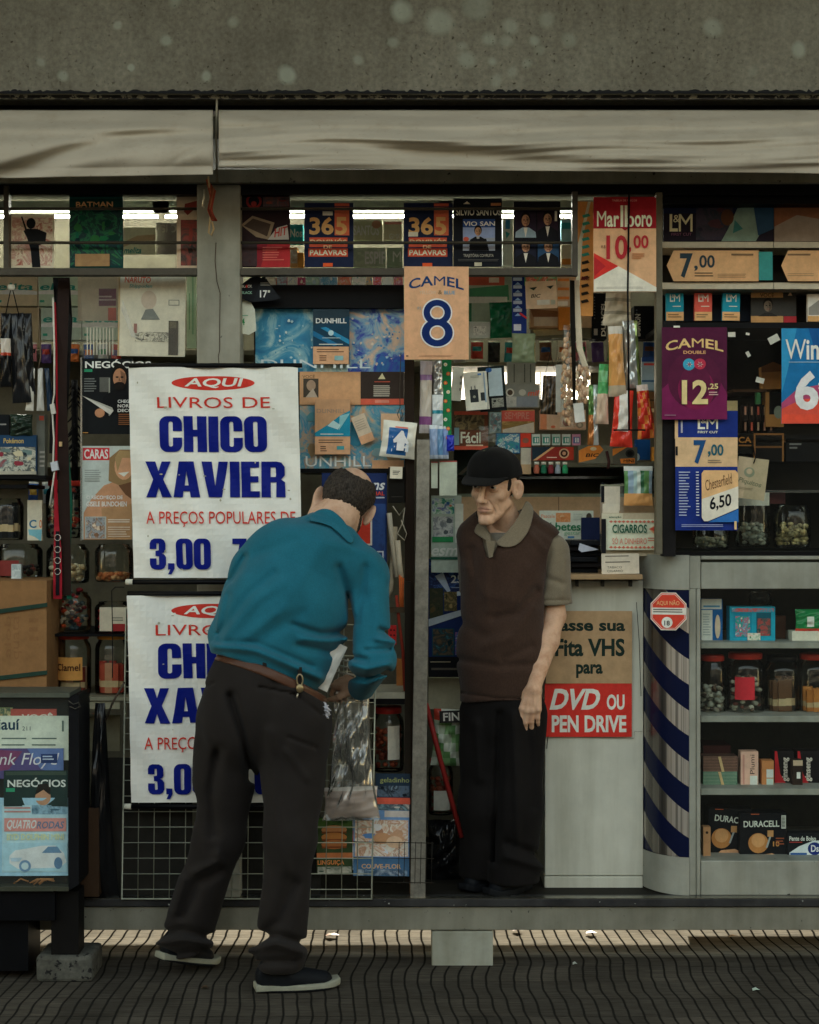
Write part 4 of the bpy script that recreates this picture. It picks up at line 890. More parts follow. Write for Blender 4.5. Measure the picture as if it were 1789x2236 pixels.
def vvest(p):
    d = vtorso(p)-.004+wob(p, 16, .003, .7)+wob(p, 38, .0012, 2)
    d = folds(d, p, [([(1170, 1290), (1130, 1340), (1080, 1350)], .006, 10), ([(1165, 1330), (1120, 1390), (1060, 1410)], -.005, 12), ([(1160, 1410), (1100, 1440)], .005, 10), ([(1020, 1240), (1060, 1300), (1120, 1310)], -.004, 14), ([(1010, 1360), (1060, 1390)], .004, 12), ([(1150, 1240), (1120, 1290)], -.003, 10), ([(1030, 1200), (1040, 1300)], .004, 9), ([(1060, 1200), (1066, 1330)], -.003, 9), ([(1160, 1140), (1215, 1180)], .003, 7), ([(1145, 1150), (1190, 1200)], -.003, 7), ([(1005, 1440), (1090, 1455), (1160, 1450)], .005, 9), ([(1010, 1513), (1090, 1526), (1180, 1524)], .004, 3)])
    d = smax(d, -(p[:, 2]-PX(0, 1533, VY)[2]-.02*np.sin((p[:, 0]-.2)*9)), .004)
    # armholes and the open V neck
    for c, r in ((PX(1222, 1225, VY), A(.060, .14, .10)), (PX(984, 1215, VY+.07), A(.046, .10, .085))): d = smax(d, -ell(p, c, r), .006)
    u, vv = pxs(p); wv = 5+ (1216-vv)*.40; vn = np.maximum(np.abs(u-(1068+(1216-vv)*.16))-wv, vv-1216); d = smax(d, -np.maximum(vn*kk(VY), p[:, 1]-(VY+.02)), .004)
    return smax(d, -cap(p, vneck-A(0, .03, .06), vneck+A(0, 0, .2), .078, .085), .006)
v, f = nets(vvest, PX(985, 1560, VY)+A(0, -.28, 0), PX(1250, 1080, VY)+A(0, .28, 0), .006); mesh_part('vest', [(v, f)], [VEST], ven)
def vpolo(p):
    d = vtorso(p)+.016; d = smax(d, -(p[:, 2]-PX(0, 1235, VY)[2]), .01)
    s = PX(1204, 1322, VY-.005); axs = (velL-vshL)/np.linalg.norm(velL-vshL)
    sl_ = smin(cap(p, vshL, velL, .066, .064), cap(p, PX(1196, 1310, VY), PX(1226, 1318, VY), .03, .025), .04); sl_ = smax(sl_, (p-s)@axs, .004); sl_ = sl_+wob(p, 30, .002, 3)
    sl_ = folds(sl_, p, [([(1180, 1312), (1240, 1310)], .0025, 2.5), ([(1200, 1200), (1185, 1290)], .004, 7), ([(1235, 1220), (1228, 1300)], -.003, 7), ([(1190, 1260), (1230, 1275)], .004, 7)])
    sr = smax(cap(p, vshR, velR, .066, .066), (p-(vshR+(velR-vshR)*.75))@((velR-vshR)/np.linalg.norm(velR-vshR)), .004)
    d = smin(smin(d, sl_, .012), sr, .012); return smax(d, -cap(p, vneck-A(.02, .03, .06), vneck+A(-.02, -.06, .2), .060, .075), .005)
v, f = nets(vpolo, PX(970, 1460, VY)+A(0, -.28, 0), PX(1265, 1080, VY)+A(0, .34, 0), .0055); mesh_part('polo_shirt', [(v, f)], [POLO], ven)
# head: looks down and to the viewer's left
VHC = PX(1081, 1066, VY-.07); VB = roll(frame((-.46, -.88, -.11), (-.06, -.10, 1)), 4)
def vneck_s(p, d):
    a = (vneck+A(0, .0, -.05)-VHC)@VB.T; b = A(0, -.03, -.05); n_ = cap(p, b, a, .050, .058)
    q = (vneck+A(-.04, -.055, -.01)-VHC)@VB.T; n_ = smin(n_, cap(p, A(-.05, -.02, -.05), q, .009, .009), .016); n_ = smin(n_, cap(p, A(.05, -.02, -.05), (vneck+A(-.045, -.06, -.01)-VHC)@VB.T, .009, .009), .016)
    n_ = smin(n_, ell(p, (A(0, .028, -.12)*.5+q*.5+A(0, .012, .0)), A(.012, .014, .016)), .012); return smin(d, n_, .018)
HS = 1.0
v, f = nets(lambda p: vneck_s(p, head_sdf(p)), A(-.12, -.17, -.22), A(.12, .16, .15), .0024)
fc = v[f].mean(1); axf = np.abs(fc[:, 0]); mi = np.zeros(len(f), int)
mi[(fc[:, 1] > .085) & (fc[:, 2] < -.057) & (fc[:, 2] > -.080) & (axf < .022-.9*np.abs(fc[:, 2]+.067))] = 1
mi[(np.hypot(axf-.032, (fc[:, 2]-.013)*2.2) < .0135) & (fc[:, 1] > .085) & (np.abs(fc[:, 2]-.013) < .0046)] = 2
mi[(np.hypot(axf-.034, fc[:, 2]-.013) < .0058) & (fc[:, 1] > .085) & (np.abs(fc[:, 2]-.013) < .0046)] = 3
mi[(np.abs(fc[:, 2]-.039-.10*(axf-.03)*-1) < .0038) & (axf > .014) & (axf < .05) & (fc[:, 1] > .07)] = 4
vb = [(v@VB+VHC, f, mi)]
hc = hand_parts(vwrL, A(-.17, -.05, -1), A(.25, .95, -.05), .98, (13, 15, 17, 18), 1, .02)
elb = velL
def varm(p):
    d = hand_sdf(p, hc); fo = smin(cap(p, elb, elb+(vwrL-elb)*.35, .037, .040), cap(p, elb+(vwrL-elb)*.35, vwrL, .040, .0255), .02)
    fo = smin(fo, cap(p, vshL, elb, .046, .038), .02); d = smin(d, fo, .016)
    for a, b, ra, rb, g in hc:
        if g == 'p': d = smin(d, ell(p, b+A(0, -.004, 0), A(.0075, .0085, .009)), .006)
    d = folds(d, p, [([(1165, 1500), (1152, 1530), (1150, 1545)], -.0016, 2.5), ([(1168, 1505), (1166, 1540)], -.0016, 2), ([(1175, 1500), (1178, 1540)], -.0014, 2.), ([(1190, 1400), (1175, 1470)], -.001, 2.5)], amp=1.); return d
lo, hi = box_of(hc); lo = np.minimum(lo, np.minimum(vshL, vwrL)-.06); hi = np.maximum(hi, np.maximum(vshL, vwrL)+.07)
vb.append(nets(varm, lo, hi, .0036))
wr2 = PX(1060, 1450, VY+.27); hc2 = hand_parts(wr2, A(.5, .1, -.8), A(.5, -.6, .1), .98, (30, 32, 34, 36), 1)
lo, hi = box_of(hc2); lo = np.minimum(lo, np.minimum(vshR, wr2)-.06); hi = np.maximum(hi, np.maximum(vshR, velR)+.07)
vb.append(nets(lambda p: smin(hand_sdf(p, hc2), smin(cap(p, vshR, velR, .046, .038), cap(p, velR, wr2, .038, .026), .02), .014), lo, hi, .006))
vb.append(nets(lambda p: vtorso(p)+.035, PX(985, 1560, VY)+A(0, -.28, 0), PX(1250, 1080, VY)+A(0, .28, 0), .016))
for h_, k_, a_ in ((hipV, kneV, ankV), (hipW, kneW, ankW)):
    q = np.stack((h_, k_, a_)); vb.append(nets(lambda p: smin(cap(p, h_, k_, .07, .05), cap(p, k_, a_, .05, .03), .03), q.min(0)-.12, q.max(0)+.12, .016))
mesh_part('body', vb, [SKIN_A, skin_mat('lips', (.52, .29, .21)), mat('c9bdae', .3, gain=1.), mat('120c09', .2, gain=1.), mat('2a211c', .8, gain=1.)], ven)
# undershirt, hair, cap
v, f = nets(lambda p: smax(cap(p, vneck+A(-.01, -.02, -.10), vneck+A(-.015, -.025, -.032), .085, .060), p[:, 2]-(vneck[2]-.072), .004), vneck-.15, vneck+.15, .006); mesh_part('undershirt', [(v, f)], [fabric('grey_tee', (.17, .155, .125))], ven)
v, f = nets(lambda p: smax(smax(smax(head_sdf(p, 1., False)-.004, -ell(np.column_stack((np.abs(p[:, 0]), p[:, 1], p[:, 2])), A(.090, -.010, -.002), A(.034, .032, .046)), .004), np.minimum(p[:, 1]+.006, ell(np.column_stack((np.abs(p[:, 0]), p[:, 1], p[:, 2])), A(.070, .026, .018), A(.03, .009, .024))), .004), -(p[:, 2]+.022+.30*(p[:, 1]+.03)), .004)*1., A(-.11, -.14, -.09), A(.11, .08, .15), .004)
mesh_part('hair', [(v@VB+VHC, f)], [hair_mat('dark_hair', (.008, .007, .007), (.02, .017, .015))], ven)
CAPM = fabric('black_cap', (.0065, .0065, .0065), .8, 700, .25, .06)
def capc(p):
    q = p-A(0, -.004, .046); d = ell(q, A(0, 0, 0), A(.092, .120, .104)); d = smin(d, ell(p, A(0, .056, .078), A(.070, .054, .060)), .04)
    rim = .048-.11*np.clip(p[:, 1]+.02, 0, 1)-p[:, 2]; d = smax(d, rim, .006)
    d = np.minimum(d, np.maximum(head_sdf(p, 1., False)-.007, rim)); seam = np.abs(p[:, 0])*(p[:, 1] > -.2); d = d+.0016*np.exp(-(seam/.0025)**2)+wob(p, 45, .0012)
    return smin(d, ell(p, A(0, -.006, .151), A(.009, .009, .005)), .003)
def brim(p):
    w2 = .082; yy = (p[:, 1]-.083); L = .102
    plan = np.hypot(p[:, 0]/w2, np.maximum(0, yy)/L)-1; plan = np.where(yy > -.045, plan, 1)*.06
    surf = p[:, 2]-(.058-.31*np.maximum(0, yy)-3.1*p[:, 0]**2*(.55+yy/L*.45)); return smax(plan, np.abs(surf)-.0026, .003)
v1, f1 = nets(capc, A(-.12, -.16, -.04), A(.12, .16, .18), .0034); v2, f2 = nets(brim, A(-.11, .03, -.09), A(.11, .20, .075), .0026)
cp = mesh_part('cap', [(v1@VB+VHC, f1)], [CAPM], ven); mesh_part('brim', [(v2@VB+VHC, f2)], [CAPM], cp)
# polo collar: two leaves lying on the vest, outlined in the photo's plane and laid on the body surface
def leafV(pts, off):
    def fn(p):
        s_ = smin(vtorso(p), cap(p, vneck-A(0, .03, .06), vneck+A(-.0, -.01, .07), .072, .064), .03)
        u, v_ = pxs(p); m = poly2(u, v_, pts)*kk(VY); return smax(np.maximum(np.abs(s_-off)-.0035, p[:, 1]-(VY+.05)), m, .003)
    return nets(fn, PX(1020, 1215, VY)+A(0, -.24, 0), PX(1185, 1080, VY)+A(0, .1, 0), .0032)
for pts, off in (([(1150, 1090), (1168, 1112), (1156, 1160), (1132, 1190), (1104, 1197), (1078, 1187), (1098, 1170), (1124, 1142), (1140, 1112)], .013), ([(1044, 1140), (1034, 1162), (1048, 1172), (1073, 1187), (1071, 1168), (1056, 1150)], .013)):
    v, f = largest(*leafV(pts, off)); mesh_part('collar', [(v, f)], [POLO], ven)
b = MB(); b.prism([(1062, 1180), (1082, 1182), (1076, 1216), (1068, 1218)], VY-.135, VY-.120, POLO); b.build('placket', ven)
shoe(PX(1150, 1944, .16)*A(1, 1, 0)+A(0, 0, zf+.001), PX(1062, 1944, -.0)*A(1, 1, 0)+A(0, .03, zf+.001), 0, .044, 1, ven)
shoe(PX(1075, 1944, .24)*A(1, 1, 0)+A(0, 0, zf+.001), PX(1010, 1944, .1)*A(1, 1, 0)+A(0, 0, zf+.001), 0, .044, 1, ven)
# ---------------------------------------------------------------- helpers for goods
W_ = 'e6e2d2'; K_ = '14161a'; NV = '12256b'; RD = 'c8372d'; TAN = 'cfa27a'; CRM = 'e3cfa8'
FILM = clear_mat('plastic_film', (.96, .97, .95), .04, .12, .05); BAGF = clear_mat('bag_plastic', (.95, .96, .95), .26, .14, .09, 9.)
CLEAR = clear_mat('clear_jar', (.90, .93, .90), .05, .08)
def jar(name, label, x0, y0, x1, y1, Y, lid, cols, fill=.6, kind='candy', group=None, note=None, squash=1.):
    k = kk(Y); c = P((x0+x1)/2, y1, Y); r = (x1-x0)/2*k; h = (y1-y0)*k; c.y += r
    t = thing(name, label, 'jar', c, group)
    b = MB(); b.lathe(c, [(r*.9, .001), (r*.97, .006), (r, h*.12), (r, h*.74), (r*.93, h*.82), (r*.8, h*.87), (r*.8, h*.92)], CLEAR, 28); b.build('glass', t)
    if lid: b = MB(); b.lathe(c, [(r*.86, h*.90), (r*.88, h*.905), (r*.88, h*.985), (r*.84, h)], mat(lid, .4, coat=.2), 28); b.build('lid', t)
    if cols:
        b = MB(); rr = r*.86
        if kind == 'candy':
            n = 70
            for i in range(n):
                a = random.random()*6.28; q = math.sqrt(random.random())*rr*.9; s_ = random.uniform(.008, .014)
                b.ball((c.x+q*math.cos(a), c.y+q*math.sin(a), c.z+.012+random.random()*h*fill), (s_, s_*.8, s_*.7), random.choice(cols), 6)
        else:
            n = 9
            for i in range(n):
                a = 6.28*i/n+.3; q = rr*.62; hh = h*fill*random.uniform(.85, 1); wx = rr*.24
                px, py = c.x+q*math.cos(a), c.y+q*math.sin(a); cc = random.choice(cols)
                b.box(px-wx, px+wx, py-wx*.6, py+wx*.6, c.z+.008, c.z+.008+hh, cc); b.box(px-wx*1.02, px+wx*1.02, py-wx*.62, py+wx*.62, c.z+.008+hh*.2, c.z+.008+hh*.42, 'c9b08a')
        b.build('filling', t)
    if note:
        n0, n1, col, txt, tc = note; v = []; f = []; m = 8
        for i in range(m+1):
            a = -math.pi/2+(n0[0]+(n0[1]-n0[0])*i/m)*1.0; v += [(c.x+(r+.001)*math.cos(a), c.y+(r+.001)*math.sin(a), c.z+h*n1[0]), (c.x+(r+.001)*math.cos(a), c.y+(r+.001)*math.sin(a), c.z+h*n1[1])]
        b = MB(); b.add(v, [(2*i, 2*i+1, 2*i+3, 2*i+2) for i in range(m)], mat(col), True)
        if txt:
            V, Fc = layout(txt, 1); mx = max(q[0] for q in V); vv = []
            for u, w2 in V:
                a = -math.pi/2+(n0[0]+(n0[1]-n0[0])*(.08+.84*u/mx)); vv.append((c.x+(r+.0018)*math.cos(a), c.y+(r+.0018)*math.sin(a), c.z+h*(n1[0]+(n1[1]-n1[0])*(.42+.42*w2))))
            b.add(vv, Fc, mat(tc))
        b.build('paper_label', t)
    return t
def bag(name, label, cat, x0, y0, x1, y1, Y, fn, bulge=.025, group=None, rot=0., wrinkle=.004, taper=.0, seed=0, rough=.22, nu=16, nv=26, crimp=True, yaw=0., metal=0., pinch=None, film=False):
    """puffy hanging packet; fn(u,v) gives the printed colour, v runs downwards"""
    k = kk(Y); c = P((x0+x1)/2, y0, Y); w2, h = (x1-x0)/2*k, (y1-y0)*k; V = []; rs = random.Random(seed); ph = [rs.uniform(0, 6.28) for _ in range(6)]
    for side in (-1, 1):
        for i in range(nu+1):
            for j in range(nv+1):
                u, v = i/nu, j/nv; s_ = max(0, math.sin(math.pi*u))**.55*max(0, math.sin(math.pi*v))**.5
                wv = w2*(1-taper*(1-v))*(1-.10*math.sin(math.pi*v)*bulge/.03)
                if pinch: wv *= pinch(v)
                wr = wrinkle*(math.sin(9*u+ph[0]+5*v+2*math.sin(11*v+ph[1]))+.7*math.sin(23*v+ph[2]+7*u)+.5*math.sin(31*u+ph[3]+13*v))
                wr *= max(0, math.sin(math.pi*min(1, max(0, u))))**.5*(.3+.7*max(0, math.sin(math.pi*v)))
                y = side*(bulge*s_)+wr+(.0015*math.sin(u*60)*(crimp and (v < .05 or v > .95)))
                V.append((c.x+(u-.5)*2*wv+.25*wr, c.y+y, c.z-h*v))
    b = MB(); n1 = (nu+1)*(nv+1)
    for i in range(nu):
        for j in range(nv):
            a, q, r_, s2 = i*(nv+1)+j, i*(nv+1)+j+1, (i+1)*(nv+1)+j+1, (i+1)*(nv+1)+j
            col = fn((i+.5)/nu, (j+.5)/nv)
            m = col if isinstance(col, bpy.types.Material) else mat(col, rough, metal, .12, .5)
            mi = b.mi(m)
            for base, fc in ((0, (a, q, r_, s2)), (n1, (a, s2, r_, q))): b.f.append([base+t for t in fc]); b.m.append(mi); b.sm.append(True)
    b.v = V; o = b.build(name, None, label, cat, group, origin=(c.x, c.y, c.z)); o.rotation_euler = (0, R(rot), R(yaw)); return o
def bands(*st):
    def f(u, v):
        for lim, col in st:
            if v < lim: return col
        return st[-1][1]
    return f
def ribbon(name, label, cat, pts, wd0, m, Y=None, group=None, th=.003, parent=None, extra=None):
    """flat strap hanging along a list of photo points (px, py, Y, twist)"""
    V = []; n = len(pts)
    for i_, (px, py, Y_, tw) in enumerate(pts):
        wd = wd0[i_] if isinstance(wd0, (list, tuple)) else wd0; p = P(px, py, Y_); a = R(tw); d = Vector((math.cos(a), math.sin(a), 0))*wd/2; t_ = Vector((-math.sin(a), math.cos(a), 0))*th
        V += [p-d, p+d, p+d+t_, p-d+t_]
    fs = [(4*i+j, 4*i+(j+1) % 4, 4*i+4+(j+1) % 4, 4*i+4+j) for i in range(n-1) for j in range(4)]+[(0, 1, 2, 3), (4*n-4, 4*n-3, 4*n-2, 4*n-1)]
    b = MB().add(V, fs, m)
    if extra: extra(b)
    return b.build(name, parent, label, cat, group)
def cord(name, label, cat, pts, r, m, parent=None, group=None):
    return MB().tube([P(*q) for q in pts], r, m, 6).build(name, parent, label, cat, group)
def pic(s, x0, y0, x1, y1, base, cols, n=10, sz=.4): s.r(x0, y0, x1, y1, base); s.blob(x0, y0, x1, y1, cols, n, sz); return s

# ---------------------------------------------------------------- the wire rack and the two big banners
rk = thing('wire_rack', 'pale wire grid rack hung with the book banners, standing on the kiosk sill', 'rack', P(545, 1965, -.02))
WR = mat('a3a797', .4, .3, gain=1.)
b = MB(); b.tube([P(276, 1330, -.02), P(266, 1963, -.02), P(812, 1963, -.02), P(822, 1330, -.02)], .0042, WR, 7, True); b.build('rack_frame', rk)
b = MB()
for i in range(1, 16): x = 267+i*34.2; b.tube([P(x+6, 1330, -.017), P(x, 1963, -.017)], .0019, WR, 5)
for j in range(1, 19):
    y = 1330+j*34; f_ = j/19; b.tube([P(275-9*f_, y, -.0215), P(821-9*f_, y, -.0215)], .0019, WR, 5)
b.build('wire_grid', rk)
b = MB(); b.pb(225, 1655, 420, 1958, .05, .06, mat('2c2b27', .7, gain=1., grime=.4)); b.pb(430.5, 1655, 700, 1958, .065, .07, mat('2a2926', .7, gain=1., grime=.4)); b.build('lower_panel', ks)
BAN = mat('d6d5c0', .5, grime=.10, scale=6, gain=1.5); BLU = mat('0a1a78', .5, gain=1.1, grime=.12); REDB = mat('cf3b30', .5, gain=1.1)
def banner(x0, y0, x1, y1, label, dy, seed, Y, skew):
    t = thing('banner', label, 'banner', P((x0+x1)/2, y0, Y), 'book banners on the wire rack')
    H = y1-y0; sc_ = (x1-x0)/369.; X = lambda u: x0+(u-286)*sc_; Z = lambda v: y0+(v-800)*H/465.
    s = Sheet(x0, y0, x1, y1, Y, BAN, .0015, lay=.0009)
    s.e(X(470), Z(835), 90*sc_, 15.5, REDB, 40); s.t('AQUI', X(410), Z(824), X(532), Z(846), BAN, 1, .35)
    s.t('LIVROS DE', X(347), Z(866), X(593), Z(890), REDB, 0)
    s.fat('CHICO', X(351), Z(908), X(584), Z(987), BLU); s.fat('XAVIER', X(319), Z(1008), X(622), Z(1087), BLU)
    s.t('A PREÇOS POPULARES DE', X(318), Z(1118), X(643), Z(1152), REDB, 0)
    s.fat('3,00', X(324), Z(1178), X(457), Z(1246), BLU); s.fat('7,00', X(504), Z(1178), X(630), Z(1246), BLU)
    for i in range(14): s.e(random.uniform(x0+20, x1-20), random.uniform(y0+20, y1-15), random.uniform(1, 4), random.uniform(1, 3), mat('b3b09a', .7, gain=1.))
    def wp(x, z): return .009*math.sin(x*14+seed+z*2)+.0045*math.sin(x*31+2*seed+z*6)+.005*math.sin(z*13+seed+x*4)*(1+x*3)+.0035*math.sin((x+z)*38+seed)-.010*max(0, abs(z)/.4-.75)*math.sin(x*22+seed)
    o = s.done('printed_sheet', parent=t, sub=.022, warp=wp, hang=False)
    for v in o.data.vertices: v.co.x += -v.co.z*skew
    for nm, yy, xa, xb in (('top_rod', y0-4, x0-4, x1+4), ('bottom_rod', y1+9, x0+2, x1+6)):
        b = MB(); b.tube([P(xa, yy, Y-.004), P(xb, yy, Y-.004)], .0085, BLACK, 10); r_ = b.build(nm, t)
        for xe, q in ((xa, -1), (xb, 1)):
            if nm == 'bottom_rod': b = MB(); b.tube([P(xe-q*2, yy, Y-.004), P(xe+q*13, yy, Y-.004)], .0105, mat('d9d7c6', .5, gain=1.), 10); b.build('end_cap', r_)
    return t
banner(286, 802, 656, 1262, 'upper white book banner with a red oval, below the corner post', 0, .4, -.055, .022)
banner(283, 1300, 652, 1752, 'lower white book banner hanging under the first one, half hidden by the bending man', 0, 2.1, -.05, .02)
cord('banner_wire', 'thin rusty wire running down the corner post to the banner rod', 'wire', [(472, 530, -.006), (470, 570, -.006), (474, 615, -.006), (481, 640, -.008), (480, 700, -.006), (480, 765, -.006), (477, 778, -.012), (479, 800, -.07)], .0015, mat('3a2a20', .6, gain=1.))
rp = thing('rope_bundle', 'knotted red and tan rope bundle hanging from the awning over the corner post', 'rope', P(458, 400, -.05))
b = MB(); b.tube([P(455, 385, -.06), P(459, 425, -.05), P(462, 450, -.045), P(460, 470, -.05), P(458, 490, -.05), P(456, 508, -.05), P(462, 514, -.05), P(467, 500, -.05), P(463, 484, -.05)], .0035, mat('a58c66', .8), 6); b.build('tan_cord', rp)
b = MB()
for i in range(7): b.tube([P(452+3*i, 392+4*i, -.05), P(461+2*math.sin(i), 430+5*i, -.055-.003*i), P(455+3*i, 458+4*i, -.05), P(463, 480, -.05)], .0042, mat(['8c3b2c', '7a4a32', '9a5a40'][i % 3], .8), 6)
b.build('red_cord', rp)
b = MB(); b.tube([P(446, 414, -.03), P(446, 430, -.03), P(443, 450, -.03), P(446, 453, -.03)], .004, mat('b9b3a0', .3, .7), 6); b.build('metal_clip', rp)

# ---------------------------------------------------------------- upper transom magazines
YT = .07
s = Sheet(22, 468, 119, 585, YT, 'd8cfb8'); s.blob(26, 475, 115, 580, ['a85a4c', 'b8877a', 'b39a86'], 14, .22)
s.e(68, 488, 10, 12, K_); s.p([(58, 500), (82, 500), (102, 508), (100, 530), (86, 536), (90, 584), (72, 584), (68, 545), (60, 520), (52, 505)], K_); s.p([(46, 474), (49, 473), (62, 508), (58, 510)], K_)
s.done('comic_book', 'pale comic book with a black figure carrying a sword, behind the bars', 'comic', rot=.5)
s = Sheet(152, 418, 269, 586, YT-.01, '0d3a38'); s.r(152, 418, 269, 434, '17514f'); s.blob(154, 455, 267, 580, ['0c4a3a', '13604a', '0a2a2e', '1d6a44', '0b3a30', '2b6a3c'], 46, .26); s.blob(165, 555, 240, 582, ['a5855a', '8a6a48'], 4, .5)
s.t('BATMAN', 167, 441, 248, 453, 'c69a6c', 1); s.r(152, 451, 269, 452, '0a2a2e'); s.done('comic_book', 'dark green comic book with a tan title, standing above the other comics', 'comic', rot=-.3)
s = Sheet(386, 416, 431, 586, YT, 'cbb69c'); s.r(386, 416, 431, 427, K_); s.p([(404, 445), (431, 438), (431, 452), (410, 470), (402, 462)], '8c3c34'); s.blob(395, 480, 431, 580, ['3a2f2a', '8c4038', '4a3a34', '2a2522'], 9, .45)
s.done('comic_book', 'pale comic book with dark red splashes against the corner post', 'comic')
for x0, x1, lab in ((272, 340, 'cream boxed snack pack with a wavy print under the left lamp'), (340, 386, 'grey card with faint lettering beside the cream pack')):
    pass
s = Sheet(268, 497, 340, 556, .78, 'e8dfbe'); s.p([(268, 530), (300, 515), (340, 512), (340, 525), (300, 528), (268, 540)], 'bfa98a'); s.t('melita', 272, 540, 310, 554, '2b8f86', 1, .3); s.done('snack_pack', 'cream pack with teal script on the back wall, under the left lamp', 'pack')
s = Sheet(342, 487, 388, 556, .8, '8f8a86'); s.t('GIO', 346, 490, 386, 508, 'b9b6ae'); s.done('cardboard_sign', 'grey card lettered in pale capitals behind the pale red-splashed comic', 'card')
s = Sheet(527, 414, 634, 584, YT, '2a1c20'); s.r(527, 414, 634, 452, '14171c'); s.e(555, 440, 17, 17, '8f2d2a'); s.e(555, 440, 12, 12, '14171c'); s.e(555, 446, 6, 6, 'a03630'); s.blob(575, 420, 632, 452, ['6a2f2a', '3c3a3c', '8a4336'], 9, .4)
s.p([(527, 492), (552, 472), (600, 487), (588, 524), (560, 518)], '8d7a64'); s.p([(533, 494), (553, 478), (592, 490), (584, 517)], '46382f'); s.p([(585, 524), (606, 498), (628, 492), (632, 524)], 'b0a8a0'); s.t('HIT', 600, 498, 628, 516, 'b03a34', 1, .3, rot=-12)
s.r(570, 532, 634, 584, 'b03034'); s.p([(560, 535), (585, 532), (570, 584), (560, 584)], '8a2630'); s.ln(574, 540, 626, 572, 6, 'd06a60', .4); s.blob(527, 530, 562, 582, ['2b2226', '40282a'], 5, .6)
s.done('magazine', 'dark red collage magazine right of the corner post', 'magazine')
for x, lab, dy in ((665, 'dark blue word puzzle book with orange 365, nearer the corner post', 0), (882, 'dark blue word puzzle book with orange 365, above the tan price sign', 0)):
    s = Sheet(x, 443, x+107, 583, YT, '1a2340', .012); s.r(x+66, 452, x+98, 514, 'd2694a'); s.r(x+66, 444, x+98, 450, 'c65a40')
    s.t('36', x+11, 474, x+64, 513, 'e4ab70', 2); s.t('5', x+68, 474, x+93, 513, 'e4ab70', 2)
    s.r(x+11, 519, x+94, 540, 'c9543c'); s.t('DOMINÓS', x+13, 521, x+92, 534, 'e4c49a', 1); s.t('DE', x+42, 536, x+60, 544, 'e0b88c', 1); s.r(x+9, 543, x+95, 561, 'c9543c'); s.t('PALAVRAS', x+12, 546, x+92, 558, 'f0dcc0', 1); s.r(x+41, 575, x+62, 583, 'd8582f')
    s.r(x+(40 if x < 800 else 10), 462 if x < 800 else 507, x+(62 if x < 800 else 31), 471 if x < 800 else 517, 'd9d4c6'); s.done('puzzle_book', lab, 'book', 'word puzzle books behind the bars')
s = Sheet(990, 434, 1096, 583, YT-.01, '15181f', .006, edge='8f8672'); s.r(993, 437, 1093, 581, '13161d'); s.t('SILVIO SANTOS', 996, 455, 1094, 471, 'd9d6c8', 1); s.p([(1012, 446), (1020, 440), (1027, 446)], 'd9c9b4'); s.r(1072, 444, 1094, 450, 'b5774f')
s.r(1011, 479, 1081, 548, '2b4a8a'); s.r(1011, 497, 1081, 520, '8f9fc8'); s.r(1011, 520, 1081, 548, '9aa0b0'); s.t('VIO SAN', 1012, 484, 1081, 494, 'e6e6e6', 1); s.portrait(1044, 505, 20, 'b58a6a', '1a1715', '15161a', 'a8a4a0'); s.p([(1024, 548), (1030, 522), (1062, 522), (1068, 548)], '14151a'); s.e(1018, 523, 6, 5, 'c05a4a')
s.t('TRAJETÓRIA COMPLETA', 1012, 554, 1078, 564, '8f8c84', 1); s.ln(1000, 567, 1090, 573, 2, '4a4a4a', .1); s.r(1036, 574, 1052, 582, 'b9b39c'); s.done('magazine', 'black magazine with a white capital title and a small stage picture', 'magazine')
s = Sheet(1122, 440, 1224, 583, YT-.01, '16161c', .006, edge='8f8672'); s.r(1126, 457, 1220, 581, '1a1a22')
for cx, cy, coat, bgc in ((1148, 480, '8fa3b0', '2a2030'), (1196, 478, '16171c', '2a1c2a'), (1148, 538, '15161a', '1d2030'), (1197, 538, '15161a', '2c4a6a')):
    y1 = 520 if cy < 500 else 578; s.r(cx-23, cy-20 if cy < 500 else 526, cx+23, y1, bgc); s.portrait(cx, cy, 28 if cy < 500 else 26, 'b88a6c', '1a1512', coat, 'd9d2c4', 18); 
s.r(1122, 520, 1224, 531, '14141a'); s.r(1122, 578, 1224, 583, '14141a'); s.r(1211, 462, 1216, 484, 'c9c4b4'); s.done('magazine', 'dark magazine cover with four suited men in a grid', 'magazine')
# lit goods on the back wall seen between the bars
def back(x0, y0, x1, y1, base, label, cat='box', name='carton', Y=.86, fn=None, th=.06, group=None):
    s = Sheet(x0, y0, x1, y1, Y, base, th)
    if fn: fn(s)
    return s.done(name, label, cat, group)
back(632, 490, 662, 530, '3aa2a8', 'teal pack with white lettering left of the first puzzle book', 'pack', fn=lambda s: s.t('Nos', 634, 500, 660, 518, W_))
back(634, 540, 650, 583, 'd8a468', 'tan card under the teal pack behind the bars', 'card', 'card', fn=lambda s: s.blob(635, 545, 649, 575, ['a98a6a', W_], 4))
back(651, 552, 663, 583, 'c98a40', 'narrow orange box beside the tan card behind the bars')
back(770, 480, 835, 525, 'bcbf9f', 'pale green book lettered in white capitals between the puzzle books, upper', 'book', 'book', fn=lambda s: (s.t('SANTOS', 772, 492, 828, 514, 'f2f0e2'), s.e(822, 490, 10, 9, 'b98a70')))
back(838, 483, 878, 525, 'c9c2a8', 'cream carton with a pink edge beside the pale green book', fn=lambda s: (s.r(840, 484, 878, 490, 'd68f84'), s.t('GMK', 850, 510, 876, 522, W_)))
back(770, 541, 842, 583, 'a8b8a0', 'grey green book lettered in tall white capitals between the puzzle books, lower', 'book', 'book', fn=lambda s: (s.blob(770, 541, 842, 583, ['7a8a78', 'c4ceb8'], 10), s.t('ESPIF', 797, 549, 842, 577, 'f0efe0')))
back(845, 541, 879, 583, '93a592', 'small grey green book with a white M between the puzzle books', 'book', 'book', fn=lambda s: s.t('M', 858, 549, 876, 572, 'f0efe0'))
